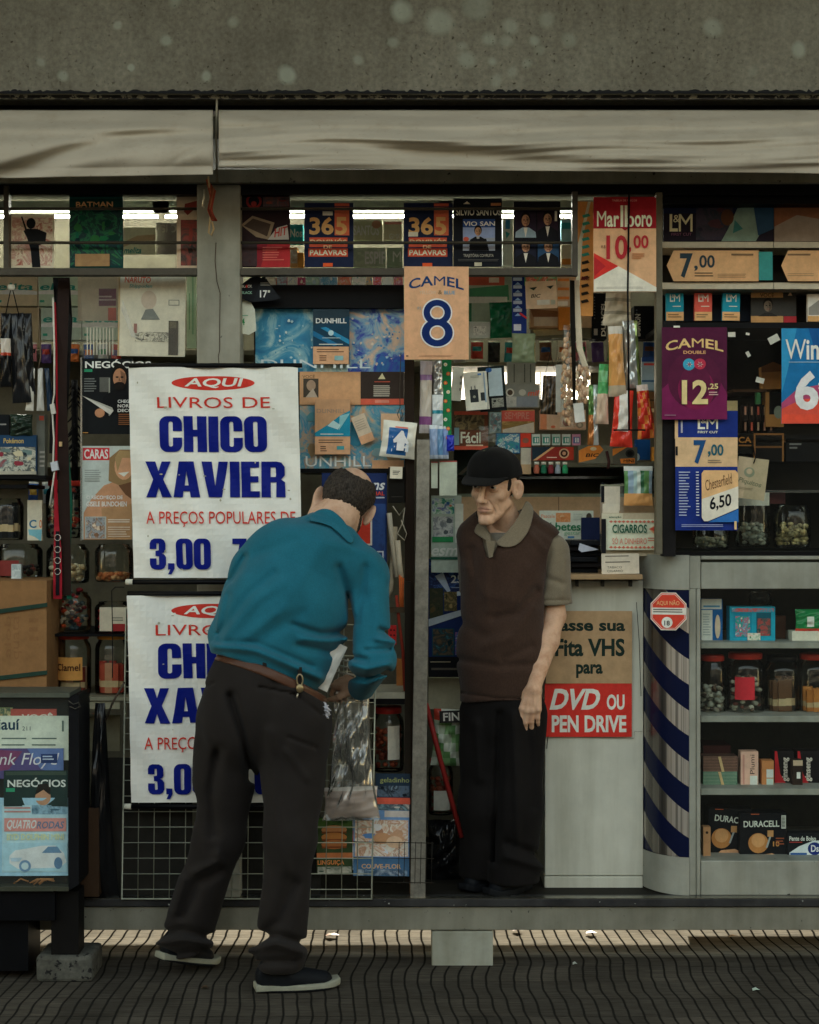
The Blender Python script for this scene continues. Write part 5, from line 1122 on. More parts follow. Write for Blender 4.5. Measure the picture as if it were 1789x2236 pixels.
back(1098, 478, 1120, 580, 'cfe0dc', 'white pack with a blue stroke between the two dark magazines', 'pack', fn=lambda s: (s.r(1104, 480, 1114, 500, '3a8ac0'), s.p([(1104, 505), (1114, 510), (1106, 522)], '3aa0a8')))
back(1226, 480, 1248, 526, '9ac4d0', 'light blue pack right of the four-portrait magazine', 'pack', fn=lambda s: s.r(1226, 486, 1248, 500, '3aa0b0'))
back(1226, 535, 1248, 582, 'd8d2c0', 'cream and orange pack under the light blue pack', 'pack', fn=lambda s: s.r(1227, 565, 1247, 578, 'd89048'))
# row of small goods seen under the rail
cols = ['d8a070', 'c85a70', 'e4dccb', 'b5506a', '7a86b8', 'd9d2c0', 'a8c0c8', 'e0d8c8', 'c9b090', '8fb09a', '4a90b0', 'd2694a', 'd8d0c0']
xs = [582, 605, 628, 650, 668, 700, 738, 770, 800, 815, 835, 860]
names = ['tan', 'pink', 'cream', 'rose', 'lilac', 'off-white', 'pale blue', 'ivory', 'beige', 'sea green', 'blue', 'orange red']
for i, x in enumerate(xs):
    x1 = (xs[i+1] if i+1 < len(xs) else 882)-2; dy = random.uniform(0, 6)
    def fn(s, x=x, x1=x1, i=i): s.blob(x, 601, x1, 622, [W_, cols[(i+5) % 13], cols[(i+2) % 13]], 4, .5)
    back(x, 600+dy, x1, 640, cols[i], f'small {names[i]} pack in the row on top of the dark drinks display', 'pack', 'small_pack', .3, fn, .05)
s = Sheet(1260, 440, 1297, 690, .12, 'dd9a58', .003); s.p([(1282, 440), (1288, 440), (1272, 520), (1266, 640), (1258, 640), (1260, 540)], 'e8dcc4')
for i in range(12): s.p([(1270, 470+i*17), (1284, 466+i*17), (1288, 472+i*17), (1272, 476+i*17)], '3a9a8a' if i < 6 else '2a241c')
s.t('BIC', 1270, 604, 1288, 612, '7a2a20', 1, .3); s.done('lighter_card', 'orange card of lighters behind the red cigarette price sign', 'card', rot=1)
# ---------------------------------------------------------------- price signs
s = Sheet(1296, 430, 1433, 638, -.03, TAN); s.r(1296, 430, 1433, 499, '8f1822'); s.p([(1358, 499), (1372, 499), (1365, 504)], '8f1822'); s.t('TABELA DE PREÇOS', 1337, 436, 1391, 441, 'd99a8a', 0)
s.t('Mar', 1304, 461, 1352, 496, 'ead8bc', 1); s.r(1355, 449, 1361, 496, 'ead8bc'); s.r(1364, 449, 1370, 496, 'ead8bc'); s.e(1377, 484, 8, 12, 'ead8bc'); s.e(1377, 484, 3, 8, '8f1822'); s.t('oro', 1386, 470, 1424, 496, 'ead8bc', 1)
s.t('10', 1324, 514, 1370, 567, 'a82a30', 1); s.t(',', 1374, 540, 1378, 552, 'a82a30', 1); s.t('00', 1383, 514, 1416, 543, 'a82a30', 1); s.t('R$', 1313, 536, 1322, 543, '6a4a3a', 0); s.ln(1380, 554, 1416, 568, 3, 'b8794f', .5)
s.p([(1297, 553), (1350, 582), (1297, 611)], 'c8332c'); s.p([(1297, 560), (1322, 582), (1297, 604)], 'a8262a'); s.p([(1297, 611), (1350, 582), (1433, 628), (1433, 637), (1297, 637)], 'd5d0c0'); s.ln(1303, 627, 1410, 632, 2, 'a8a294', .1)
s.done('price_sign', 'red and tan cigarette price sign reading 10 00 beside the dark cabinet', 'price sign', yaw=-1, hang=True)
cord('hanging_rod', 'thin black inverted T rod hanging in front of the red price sign', 'rod', [(1374, 425, -.04), (1371, 640, -.04), (1374, 938, -.04)], .0035, BLACK)
b = MB(); b.tube([P(1340, 939, -.04), P(1410, 939, -.04)], .003, BLACK, 6); o = b.build('rod_foot'); o.parent = bpy.data.objects['hanging_rod']; o.location = o.location-bpy.data.objects['hanging_rod'].location
s = Sheet(883, 582, 1024, 785, -.025, 'd0a17c', .004, edge='b98f6c')
def arcword(s, t, x0, x1, y0, y1, c, hang=10, out=None, dd=2.):
    if out: s.t(t, x0-dd, y0-dd, x1+dd, y1+dd, out, 1, 0, hang)
    return s.t(t, x0, y0, x1, y1, c, 1, 0, hang)
arcword(s, 'CAMEL', 893, 1013, 602, 624, '1a3a66', 10, None); s.t('YELLOW', 916, 635, 953, 643, 'c9b29a', 0); s.t('&', 957, 634, 966, 643, '8a6a4a', 1); s.t('BLUE', 970, 635, 994, 643, '6f9ab0', 1); s.t('R$', 912, 670, 920, 678, '8fa0a0', 0)
def ring(s, cx, cy, rx, ry, tx, ty, c, n=32):
    y = s._y(); k = kk(s.Y); V = []
    for i in range(n):
        a = 2*math.pi*i/n; V += [(cx+rx*math.cos(a), cy+ry*math.sin(a)), (cx+(rx-tx)*math.cos(a), cy+(ry-ty)*math.sin(a))]
    s.mb.add([((x-CX)*k, y, CZ+(CY-z)*k) for x, z in V], [(2*i, (2*i+2) % (2*n), (2*i+3) % (2*n), 2*i+1) for i in range(n)], c)
for g_, c_ in ((3, 'e4e6dc'), (0, '12285f')):
    ring(s, 955, 683, 30+g_, 28+g_, 14+2*g_, 13+2*g_, c_); ring(s, 955, 727, 34+g_, 30+g_, 17+2*g_, 14+2*g_, c_)
s.r(887, 776, 892, 779, '6a5240'); s.ln(915, 776, 1000, 780, 2, 'b58c6c', .2); s.done('price_sign', 'tan cigarette price sign with a big navy 8, hanging on the rail', 'price sign', yaw=1.5, hang=True)
s = Sheet(1445, 715, 1587, 916, -.03, '4c1936', .004); s.p([(1445, 916), (1445, 850), (1500, 800), (1560, 810), (1587, 860), (1587, 916)], '6f1f4c'); s.e(1516, 830, 58, 62, '521b38', 32); s.e(1520, 850, 40, 45, '7a1f48', 28); s.e(1518, 838, 34, 42, '5a1c3c', 28)
arcword(s, 'CAMEL', 1453, 1579, 738, 759, 'e8b67a', 10); s.t('DOUBLE', 1492, 766, 1541, 773, 'd6a070', 1); s.e(1504, 796, 13, 13, '3a9ab8'); s.e(1528, 795, 13, 12, 'b8354c')
for cx in (1505, 1528):
    for a in range(6): s.p([(cx+8*math.cos(a*1.047), 796+7*math.sin(a*1.047)), (cx+2*math.cos(a*1.047+.5), 796+2*math.sin(a*1.047+.5)), (cx+2*math.cos(a*1.047-.5), 796+2*math.sin(a*1.047-.5))], 'e8d8cc')
    s.e(cx, 796, 3, 3, '8a5a6a')
s.t('12', 1488, 830, 1545, 883, 'e8c48c', 2); s.t(',25', 1545, 838, 1567, 852, 'e8c48c', 1); s.ln(1547, 856, 1572, 866, 2, 'c9a0a0', .3); s.r(1450, 906, 1475, 908, '8a6a7a'); s.r(1470, 712, 1484, 716, 'd9d6c8'); s.done('price_sign', 'purple cigarette price sign reading 12,25 on the dark cabinet post', 'price sign', hang=True)
s = Sheet(1707, 717, 1850, 925, -.03, '1b6aa0', .004); s.p([(1707, 717), (1740, 717), (1722, 800), (1707, 860)], '2f8ab8'); s.p([(1765, 717), (1850, 717), (1850, 800), (1790, 800)], '17508a'); s.p([(1707, 880), (1740, 850), (1790, 840), (1850, 845), (1850, 925), (1707, 925)], 'a8466a'); s.p([(1707, 893), (1750, 872), (1800, 868), (1850, 872), (1850, 925), (1707, 925)], 'd0503f'); s.r(1707, 905, 1850, 922, 'd8503a')
s.t('Winston', 1715, 741, 1880, 786, 'e4dfd0', 1) if False else s.t('Wins', 1715, 741, 1806, 786, 'e4dfd0', 1); s.ln(1722, 790, 1800, 794, 1, '8fb0c8', 0)
s.t('6', 1735, 810, 1787, 896, 'ece8da', 2); s.t(',', 1786, 835, 1794, 850, W_, 1); s.done('price_sign', 'blue to red cigarette price sign with a big white 6 at the right edge', 'price sign', hang=True)
s = Sheet(1475, 897, 1611, 1158, -.015, '1b2f78', .003); s.r(1475, 955, 1611, 1019, 'cfae86'); s.r(1474, 917, 1481, 958, 'cfae86'); s.t('L', 1524, 912, 1540, 937, 'e4dccb', 1); s.t('M', 1543, 912, 1568, 937, 'e4dccb', 1); s.t('&', 1531, 914, 1543, 924, 'e4dccb', 0); s.t('FIRST CUT', 1524, 941, 1568, 946, 'e4dccb', 1); s.r(1487, 918, 1491, 945, 'a8a8b8')
s.t('7', 1515, 961, 1542, 1013, '1d4a7a', 2); s.t(',', 1546, 985, 1552, 998, '1d5a6a', 1); s.t('00', 1553, 970, 1580, 995, '1d5a6a', 1); s.ln(1546, 1004, 1580, 1013, 2, '8a7a66', .2)
s.ln(1482, 1030, 1510, 1130, 16, 'a8b0cc', .5, .35); s.ln(1519, 1030, 1526, 1130, 16, 'c8ccd8', .2, .35); s.p([(1531, 1034), (1536, 1027), (1605, 1027), (1611, 1034), (1611, 1110), (1545, 1138), (1536, 1138), (1531, 1130)], 'dcae7c'); s.p([(1531, 1090), (1611, 1062), (1611, 1110), (1545, 1138), (1536, 1138), (1531, 1130)], 'd9d2c2'); s.p([(1545, 1140), (1611, 1112), (1611, 1140)], '2f6ab0')
s.t('Chesterfield', 1538, 1041, 1598, 1064, '6a4a30', 0, .2, rot=-16); s.t('6,50', 1548, 1082, 1596, 1113, '14161a', 1, .2, rot=-12); s.ln(1487, 1145, 1580, 1152, 2, '8a92b4', .05); s.r(1602, 1138, 1607, 1156, 'd8b880'); s.r(1474, 975, 1479, 995, K_); s.done('price_list', 'tall blue and tan price list reading 7,00 and 6,50 under the purple sign', 'price sign', hang=True)
# cigarette cabinet contents
s = Sheet(1449, 450, 1689, 527, .14, '241f2c', .004); s.r(1449, 450, 1689, 466, '1c2442'); s.blob(1520, 452, 1600, 524, ['2c2a3c', '3a3040', '1f2a36', '4a3038'], 18, .4); s.p([(1590, 500), (1610, 455), (1650, 450), (1666, 500), (1650, 527), (1575, 527)], '7f968a'); s.p([(1604, 480), (1622, 500), (1600, 510)], '3f7a78'); s.e(1588, 475, 14, 18, '5a3a28'); s.p([(1645, 450), (1689, 450), (1689, 500), (1655, 515)], '2c4a66'); s.t('L', 1462, 468, 1480, 506, 'e4d2b0', 1); s.t('M', 1482, 468, 1512, 506, 'e4d2b0', 1); s.t('&', 1470, 470, 1484, 486, 'e4d2b0', 0); s.t('FIRST CUT', 1466, 509, 1510, 515, '8a5a78', 0)
s.done('advert_panel', 'dark advert panel with pale double letters on the top cabinet shelf', 'advert')
s = Sheet(1691, 452, 1850, 527, .14, '8a5a40', .004); s.p([(1691, 495), (1740, 470), (1850, 490), (1850, 527), (1691, 527)], '97877a'); s.done('advert_panel', 'brown and grey advert panel at the top right edge', 'advert')
for x0, x1, lab in ((1456, 1657, 'tan shelf price tag with a large 7,00 under the dark advert panel'), (1706, 1900, 'tan shelf price tag cut by the right edge of the photo')):
    s = Sheet(x0, 547, x1, 614, .085, None); s.p([(x0, 580), (x0+15, 547), (x1, 547), (x1, 614), (x0+15, 614)], 'd0a274')
    if x0 < 1500:
        s.t('7', 1485, 553, 1513, 607, '2a3a44', 2); s.t(',', 1516, 580, 1524, 592, '2a3a44', 1); s.t('00', 1527, 557, 1561, 585, '2a3a44', 1); s.ln(1517, 595, 1558, 607, 2, '6a543c', .05); s.ln(1567, 598, 1630, 608, 3, 'a58460', .1); s.r(1597, 554, 1645, 558, '7a6248')
    else: s.r(1720, 554, 1770, 558, '7a6248'); s.ln(1720, 597, 1780, 605, 2, 'a58460', .1)
    s.r(x1, 550, x1+30, 612, '3a8a86') if x0 < 1500 else None
    s.done('price_tag', lab, 'price tag')
s = Sheet(1456, 632, 1690, 702, .27, '2a303c', .003); s.done('shelf_backing', 'dark blue backing card behind the three cigarette packs', 'card')
for x, c1, lab in ((1455, '1f8aa0', 'left teal and tan cigarette pack on the lower cabinet shelf'), (1517, 'd0584a', 'coral and tan cigarette pack between two teal ones'), (1578, '1f8aa0', 'right teal and tan cigarette pack beside the grey card')):
    s = Sheet(x, 640, x+38, 700, .16, c1, .022); s.r(x, 681, x+38, 700, 'd8a873'); s.t('L', x+8, 643, x+16, 659, 'ece2cc', 1); s.t('M', x+17, 643, x+30, 659, 'ece2cc', 1); s.t('&', x+12, 643, x+18, 650, 'ece2cc', 0); s.ln(x+14, 668, x+32, 672, 1, 'e4d8c4', 0); s.ln(x+4, 686, x+34, 696, 2, '8a6a4a', .4); s.done('cigarette_pack', lab, 'cigarettes', 'cigarette packs on the lower shelf', rot=random.uniform(-1, 1))
s = Sheet(1640, 633, 1739, 708, .2, '3c3a36', .004); s.r(1640, 633, 1710, 650, 'c99a64'); s.r(1640, 690, 1710, 708, 'b88a58'); s.t('VOCÊ', 1660, 638, 1690, 649, '4a3420', 0); s.portrait(1677, 667, 26, '7a6a5a', '26231f', '2c2926'); s.r(1640, 691, 1710, 708, 'b88a58'); s.r(1711, 691, 1739, 708, 'a52f34'); s.p([(1720, 646), (1725, 637), (1730, 646)], 'd0b088'); s.done('warning_card', 'dark tobacco warning card with a grey face on the lower cabinet shelf', 'card')
s = Sheet(1764, 642, 1830, 702, .16, 'd6cfc2', .022); s.r(1764, 690, 1830, 702, 'c99a64'); s.p([(1766, 672), (1789, 655), (1830, 672), (1830, 688), (1766, 688)], '8a867e'); s.done('cigarette_pack', 'white cigarette pack cut by the right edge of the photo', 'cigarettes')
# inside the dark cabinet
for i, (x, y, r_) in enumerate(((1598, 730, 8), (1633, 729, 4), (1690, 740, 12), (1634, 773, 6), (1660, 830, 9))):
    s = Sheet(x-r_, y-r_*.6, x+r_, y+r_*.7, .045, 'c9c6b6', .001); s.done('tape_scrap', ['square scrap of white tape on the dark cabinet glass', 'tiny scrap of tape right of the square one on the cabinet glass', 'torn slanted scrap of tape on the cabinet glass by the blue sign', 'narrow scrap of tape in the middle of the cabinet glass', 'lowest crumpled scrap of tape on the cabinet glass'][i], 'tape', rot=[0, 10, -28, 60, 15][i])
s = Sheet(1586, 875, 1611, 897, .4, 'e0c08c', .05); s.done('carton', 'pale cream carton behind the purple price sign', 'box')
for j, y in enumerate((884, 918)):
    for i in range(4 if j == 0 else 5):
        x = 1622+i*14; s = Sheet(x, y, x+12, y+(60 if j == 0 else 26), .52, '251a18', .05); s.r(x+4, y+4, x+8, y+22, ['d09a80', 'b88a70', 'd8604a', 'c9a888'][(i+j) % 4])
        s.done('cigar_box', f'{["first", "second", "third", "fourth", "fifth"][i]} dark slim box from the left in the {["upper", "lower"][j]} row inside the cabinet', 'box', 'slim dark boxes inside the cabinet')
s = Sheet(1652, 857, 1661, 882, .5, '4a8a58', .03); s.done('lighter', 'green lighter standing on the dark slim boxes', 'lighter')
s = Sheet(1664, 800, 1712, 850, .55, 'a8743e', .05); s.p([(1664, 800), (1690, 790), (1712, 800), (1712, 812), (1664, 812)], '7a4e28'); s.done('wooden_box', 'open tan wooden box on the upper cabinet shelf', 'box', rot=-3)
s = Sheet(1672, 850, 1712, 932, .5, 'b07c46', .06); s.r(1680, 856, 1712, 905, '14110f'); s.e(1700, 900, 10, 14, '8a9080'); s.done('wooden_box', 'tan wooden display box left of the blue price sign', 'box')
s = Sheet(1646, 946, 1712, 1008, .5, '14110f', .05); s.r(1646, 946, 1712, 950, 'a06c3c'); s.r(1646, 946, 1650, 1008, 'a06c3c'); s.r(1708, 946, 1712, 1008, 'a06c3c'); s.r(1650, 974, 1708, 978, '8a5c34'); s.done('wooden_tray', 'small wooden frame tray with two dark compartments', 'tray')
s = Sheet(1612, 945, 1644, 990, .5, '15130f', .05); s.t('CA', 1613, 954, 1641, 967, 'd08a40', 1); s.ln(1613, 971, 1641, 978, 1, 'a06a34', 0); s.done('carton', 'black carton with orange letters beside the price list', 'box')
s = Sheet(1716, 950, 1800, 1008, .5, '121214', .08); s.ln(1724, 968, 1752, 984, 2, '8a8a88', .4); s.done('carton', 'black carton with faint grey marks at the right edge', 'box')
pk = Sheet(1606, 1000, 1674, 1090, .06, 'b9a88a', .004); pk.e(1634, 1032, 12, 11, '8a9078'); pk.e(1634, 1030, 7, 6, 'b9a88a'); pk.t('Piquitos', 1612, 1048, 1664, 1062, '7a7a60', 1, .2, rot=8); pk.ln(1614, 1066, 1650, 1072, 2, '9a8c70', .2); pk.done('tobacco_pouch', 'faded beige pouch hung on a clip right of the price list', 'pouch', rot=7, yaw=6)
b = MB(); b.tube([P(1645, 975, .05), P(1650, 1000, .05), P(1646, 1012, .05)], .002, BLACK, 6); b.build('pouch_hook', label='small black hook holding the beige pouch', cat='hook')
jar('glass_jar', 'squat clear jar with a white band low in the dark cabinet', 1612, 1065, 1690, 1195, .25, None, ['8a8f84', 'a8a898'], .35, note=((-1., 1.), (.70, .92), 'c4c6b8', None, None))
jar('glass_jar', 'clear jar of pale sweets at the right of the dark cabinet', 1698, 1095, 1780, 1197, .25, None, ['b8a878', 'c9b98a', '8a8060'], .45)
jar('glass_jar', 'dim clear jar behind the foot of the tall price list', 1520, 1140, 1600, 1200, .25, None, ['8a8a78'], .3)
s = Sheet(1672, 1075, 1715, 1100, .6, 'b9757a', .05); s.done('carton', 'dull pink carton behind the jars in the dark cabinet', 'box')
# ---------------------------------------------------------------- left bay
def pack_row(x0, x1, y0, y1, n, Y, base, label, txt):
    w2 = (x1-x0)/n
    for i in range(n):
        a = x0+i*w2; s = Sheet(a, y0, a+w2-2, y1, Y, base[i % len(base)], .08)
        s.p([(a, y0+(y1-y0)*.5), (a+w2*.5, y0+(y1-y0)*.42), (a+w2-2, y0+(y1-y0)*.5), (a+w2-2, y0+(y1-y0)*.62), (a, y0+(y1-y0)*.6)], 'e9e6d8'); s.t(txt, a+5, y0+(y1-y0)*.22, a+w2-9, y0+(y1-y0)*.46, '2f8a80', 1, .3)
        s.r(a+4, y1-(y1-y0)*.2, a+14, y1-(y1-y0)*.12, '3a9a80'); s.done('tissue_pack', label[i], 'pack', 'script packs on the left back shelf')
pack_row(-10, 270, 604, 668, 3, .80, ['c9b89c', 'b5c6b4', 'b2c4b4'], ['tan pack with teal script at the far left of the upper back shelf', 'pale green script pack behind the hanging belts, upper layer', 'pale green script pack left of the clear-wrapped comic, upper layer'], 'elita')
pack_row(90, 270, 672, 742, 2, .80, ['b0bfb6', 'b0c4b4'], ['silvery green pack with a teal spot behind the belts, lower layer', 'pale green script pack beside the clear sleeve, lower layer'], 'elita')
back(-20, 672, 84, 760, 'a9987c', 'crinkled beige pack under the tan script pack', 'pack', 'foil_pack', .8)
back(170, 604, 262, 700, 'c3b9a8', 'pale card with a plum block behind the clear sleeve', 'card', 'card', .62, lambda s: (s.r(216, 630, 254, 668, '5e2350'), s.r(236, 672, 254, 700, 'c05a50'), s.ln(216, 646, 254, 660, 2, 'b9a8b4', .3)), .01)
s = Sheet(178, 600, 256, 782, .16, None); s.r(178, 600, 256, 782, FILM)
for i in range(9): s.r(190+i*7, 715, 192+i*7, 775, 'c9c4b4')
s.done('plastic_sleeve', 'empty clear plastic sleeve hanging left of the wrapped comic', 'sleeve')
s = Sheet(258, 602, 405, 778, .10, 'cdc6b4', .006); s.r(258, 602, 262, 778, 'a58c64'); s.t('NARUTO', 272, 605, 329, 618, 'c8563c', 1, .1); s.t('Shippuden', 282, 621, 332, 631, '4a9aa0', 1, .25); s.r(368, 654, 392, 667, '8a8a80'); s.r(370, 656, 390, 665, 'cdc6b4')
s.e(325, 655, 17, 20, 'b9a898'); s.p([(308, 698), (318, 676), (334, 674), (350, 698)], '6f7370'); s.blob(296, 725, 372, 746, ['6a6458', '3a3830', '8f8870', 'a8a290'], 14, .2); s.r(369, 700, 390, 775, '3a342c'); s.r(371, 702, 386, 716, '57503f'); s.r(293, 707, 300, 728, '8a5a54')
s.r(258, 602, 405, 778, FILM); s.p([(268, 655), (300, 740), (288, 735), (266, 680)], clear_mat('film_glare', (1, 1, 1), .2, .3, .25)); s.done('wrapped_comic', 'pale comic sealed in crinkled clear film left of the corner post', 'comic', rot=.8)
s = Sheet(408, 604, 429, 760, .3, 'a9bfa4', .01); s.r(413, 640, 415, 720, '6a9a74'); s.r(420, 604, 423, 730, '7aa584'); s.done('envelope', 'thin pale green striped envelope beside the corner post', 'paper')
s = Sheet(180, 783, 290, 948, .12, '16191b', .006); s.t('NEGÓCIOS', 186, 785, 330, 804, W_, 1); s.r(184, 806, 202, 812, '2f8a64'); s.ln(184, 826, 212, 858, 6, '6f7270', .3); s.r(218, 824, 241, 856, '5a5a54'); s.r(238, 826, 241, 908, '8a8a80')
s.portrait(262, 823, 46, 'a8785a', '15120f', '101214', None, 30); s.e(262, 843, 13, 9, '1a1512'); s.p([(180, 864), (249, 897), (242, 906)], 'c9c6bc'); s.p([(180, 864), (246, 890), (249, 897)], 'a9a69a'); s.e(219, 902, 11, 10, 'b98562', 12)
for i, t_ in enumerate(('CHEGA', 'NORA', 'DECO')): s.t(t_, 258, 873+i*10, 290, 880+i*10, W_, 1)
s.ln(260, 904, 288, 930, 6, '8a5a3a', .2); s.r(182, 944, 194, 946, 'c08a4a'); s.done('magazine', 'black business magazine with a bearded man beside the upper banner', 'magazine')
s = Sheet(180, 974, 289, 1178, .11, 'b9c2bc', .006); s.r(182, 978, 240, 1005, 'c23a40'); s.t('CARAS', 185, 981, 237, 1002, 'e8dcd4', 1); s.ln(186, 1026, 222, 1054, 6, '8f9692', .15)
s.p([(184, 1120), (200, 1090), (228, 1060), (250, 1052), (289, 1060), (289, 1178), (184, 1178)], 'b98a68'); s.p([(238, 1050), (240, 1000), (262, 982), (289, 982), (289, 1070), (262, 1060)], '8f7450'); s.e(272, 1018, 21, 30, 'cc9a76', 18); s.p([(259, 1033), (284, 1030), (272, 1041)], 'e4d8cc'); s.p([(252, 1000), (262, 984), (289, 986), (289, 1000), (268, 1000), (258, 1030)], 'a58a60'); s.p([(260, 1060), (289, 1052), (289, 1090), (275, 1080)], '6a4a34')
s.p([(222, 1110), (289, 1100), (289, 1178), (230, 1178)], 'a8835e'); s.t('O RECOMEÇO DE', 190, 1082, 269, 1092, 'e8e2d4', 1); s.t('GISELE BÜNDCHEN'.replace('Ü', 'U'), 190, 1095, 278, 1106, 'e8e2d4', 1); s.r(187, 1128, 233, 1176, 'a5aaa4'); s.blob(190, 1130, 230, 1175, ['c9b9a4', '7a5a44', '8f979a', '4a3c34', 'b08a6c'], 12, .35); s.ln(237, 1134, 288, 1143, 2, 'd9cfbe', .1); s.ln(237, 1150, 286, 1175, 5, 'c9b8a2', .2)
s.done('magazine', 'celebrity magazine with a smiling fair-haired woman beside the upper banner', 'magazine')
b = MB(); b.pb(176, 780, 179, 1180, .09, .1, clear_mat('rack_plastic', (.9, .93, .92), .3, .1, .1)); b.build('rack_edge', label='thin clear plastic rack edge left of the two magazines', cat='rack')
# umbrellas, cases, belts
for i, (x0, x1, y1, lb) in enumerate(((0, 26, 845, 'short black folded umbrella at the left edge with a white label'), (14, 56, 880, 'shiny black folded umbrella in film, second from the left edge'), (44, 72, 862, 'narrow black folded umbrella nearest the hanging belts'))):
    bag('folded_umbrella', lb, 'umbrella', x0, 684, x1, y1, .10+.02*i, (lambda u, v: '1c1d1f') if i else (lambda u, v: 'c9c2b8' if .35 < v < .55 else ('b8452f' if .55 <= v < .58 else '141517')), .022, 'folded umbrellas', [0, -4, -2][i], .006, .2, i+3, .2)
cord('umbrella_strap', 'thin black straps of the umbrellas meeting at a white button', 'strap', [(12, 690, .1), (22, 640, .08), (26, 625, .08), (30, 640, .08), (42, 690, .1)], .002, BLACK)
MB().lathe(P(25, 634, .07), [(.0, 0), (.012, .002), (.014, .010), (.012, .02), (.0, .022)], 'd9d8cc', 16).build('tag_button', label='round white hanging tag holding the umbrella straps', cat='tag')
for i, (x0, x1, c_, lb) in enumerate(((62, 80, 'd4d0c4', 'left silver white slim case hanging below a cord'), (80, 97, 'c9c7be', 'right silver white slim case hanging below a cord'), (94, 110, '24364a', 'dark blue slim case beside the two white ones'))):
    bag('slim_case', lb, 'case', x0, 804, x1, 897, .14+.01*i, lambda u, v, c_=c_: c_, .012, 'slim cases on a cord', [4, 0, -6][i], .0015, .35, i, .25)
cord('case_cord', 'thin beige cord from the rail down to the slim cases', 'cord', [(83, 603, .12), (85, 700, .12), (89, 780, .13), (84, 806, .13)], .0018, mat('8a7862', .7, gain=1.))
ribbon('belt', 'wide dark brown leather belt hanging with a silver buckle stud', 'belt', [(140, 608, .1, 5), (137, 700, .1, 10), (134, 800, .1, -5), (134, 900, .1, 4), (138, 1000, .1, 8), (140, 1100, .1, 2), (142, 1200, .1, 0), (143, 1300, .1, 0)], .042, mat('2b1d19', .45, gain=1.), extra=lambda b: b.box(P(134, 0, .1).x-.005, P(134, 0, .1).x+.006, .085, .095, P(0, 975, .1).z, P(0, 965, .1).z, mat('c9b48a', .3, .8, gain=1.)))
ribbon('belt', 'black belt with a film sleeve at its top, behind the brown belt', 'belt', [(134, 606, .14, 0), (140, 700, .14, 20), (136, 780, .14, 10), (132, 860, .14, 0), (128, 930, .14, 0), (126, 990, .14, 0)], .062, mat('0e0f11', .4, gain=1.))
ribbon('belt', 'red and black belt with chrome eyelets hanging lowest on the left', 'belt', [(121, 660, .09, 60), (124, 760, .09, 70), (126, 900, .09, 70), (122, 1050, .09, 50), (124, 1150, .09, 20), (126, 1200, .085, 4), (126, 1260, .085, 0), (126, 1308, .085, 0)], [.006, .008, .008, .010, .018, .028, .032, .032], mat('9d1f2c', .45, gain=1.2), extra=lambda b: ([b.tube([P(126+7*math.cos(a), y+7*math.sin(a), .078) for a in [6.283*i/8 for i in range(8)]], .0016, mat('c9c4b8', .25, .9, gain=1.), 5, True) for y in (1174, 1200, 1224, 1248)], b.pb(122, 1160, 130, 1300, .081, .083, '15131a')))
ribbon('belt', 'narrow dark green belt hanging right of the brown belt', 'belt', [(145, 700, .11, 60), (142, 820, .11, 60), (140, 920, .11, 50), (148, 1020, .11, 30), (153, 1100, .11, 30), (150, 1200, .11, 50), (152, 1308, .11, 50)], .020, mat('1d5c48', .4, gain=1.2))
cord('white_cable', 'white charging cable with plugs hanging in front of the belts', 'cable', [(116, 650, .08), (119, 760, .08), (119, 860, .08), (114, 890, .08), (118, 960, .07), (116, 1010, .07), (120, 1025, .07), (115, 1060, .07), (109, 1104, .07)], .0034, mat('d9d5c8', .4, gain=1.))
MB().obox(P(116, 893, .075), Vector((.008, 0, .002)), Vector((0, .006, 0)), Vector((-.003, 0, .018)), mat('d4d2c8', .4, gain=1.)).build('cable_plug', bpy.data.objects['white_cable']); MB().obox(P(120, 1018, .065), Vector((.012, 0, .003)), Vector((0, .008, 0)), Vector((-.003, 0, .016)), mat('c9cdd4', .4, gain=1.)).build('cable_plug', bpy.data.objects['white_cable'])
b = MB()
for i in range(60):
    a = random.random()*6.28; z = random.uniform(830, 1000); q = P(163, z, .25); b.tube([q, q+Vector((math.cos(a)*.030, math.sin(a)*.03, -.03))], [.007, .001], '0f0f11', 4)
b.tube([P(163, 830, .25), P(164, 1050, .25)], .012, '101012', 8); b.build('feather_duster', label='fluffy black duster hanging right of the belts', cat='duster')
# boxed toys and shelf goods
s = Sheet(-20, 950, 80, 1036, .2, '22405e', .09); s.t('Pokémon', 8, 957, 52, 968, 'b9a060', 1); s.blob(-18, 976, 78, 1030, ['8a3440', '6a7f7c', 'b9b8a8', '24343c', 'c9c0a0', '3a6a74'], 26, .4); s.r(-20, 1029, 80, 1036, 'a8a494'); s.done('toy_box', 'blue topped toy box with colourful shapes at the left edge', 'box')
s = Sheet(-20, 905, 20, 950, .22, '14181c', .06); s.ln(0, 925, 14, 932, 1, '8a8a88', 0); s.done('carton', 'small black carton at the left edge above the toy box', 'box')
bag('snack_bag', 'crinkled dark green film bag above the toy box', 'bag', 22, 905, 72, 952, .2, lambda u, v: '26342a', .02, None, 0, .008, 0, 5, .15)
s = Sheet(80, 905, 98, 1040, .22, '6a6c64', .05); s.r(86, 908, 96, 918, 'b8503f'); s.ln(87, 985, 98, 1025, 4, 'a8a49a', .2); s.done('carton', 'tall grey carton between the toy box and the belts', 'box')
b = MB(); b.pb(-300, 1038, 100, 1046, .18, .5, BLACK); b.pb(-300, 1058, 60, 1066, .2, .5, BLACK); b.build('side_shelf', ks)
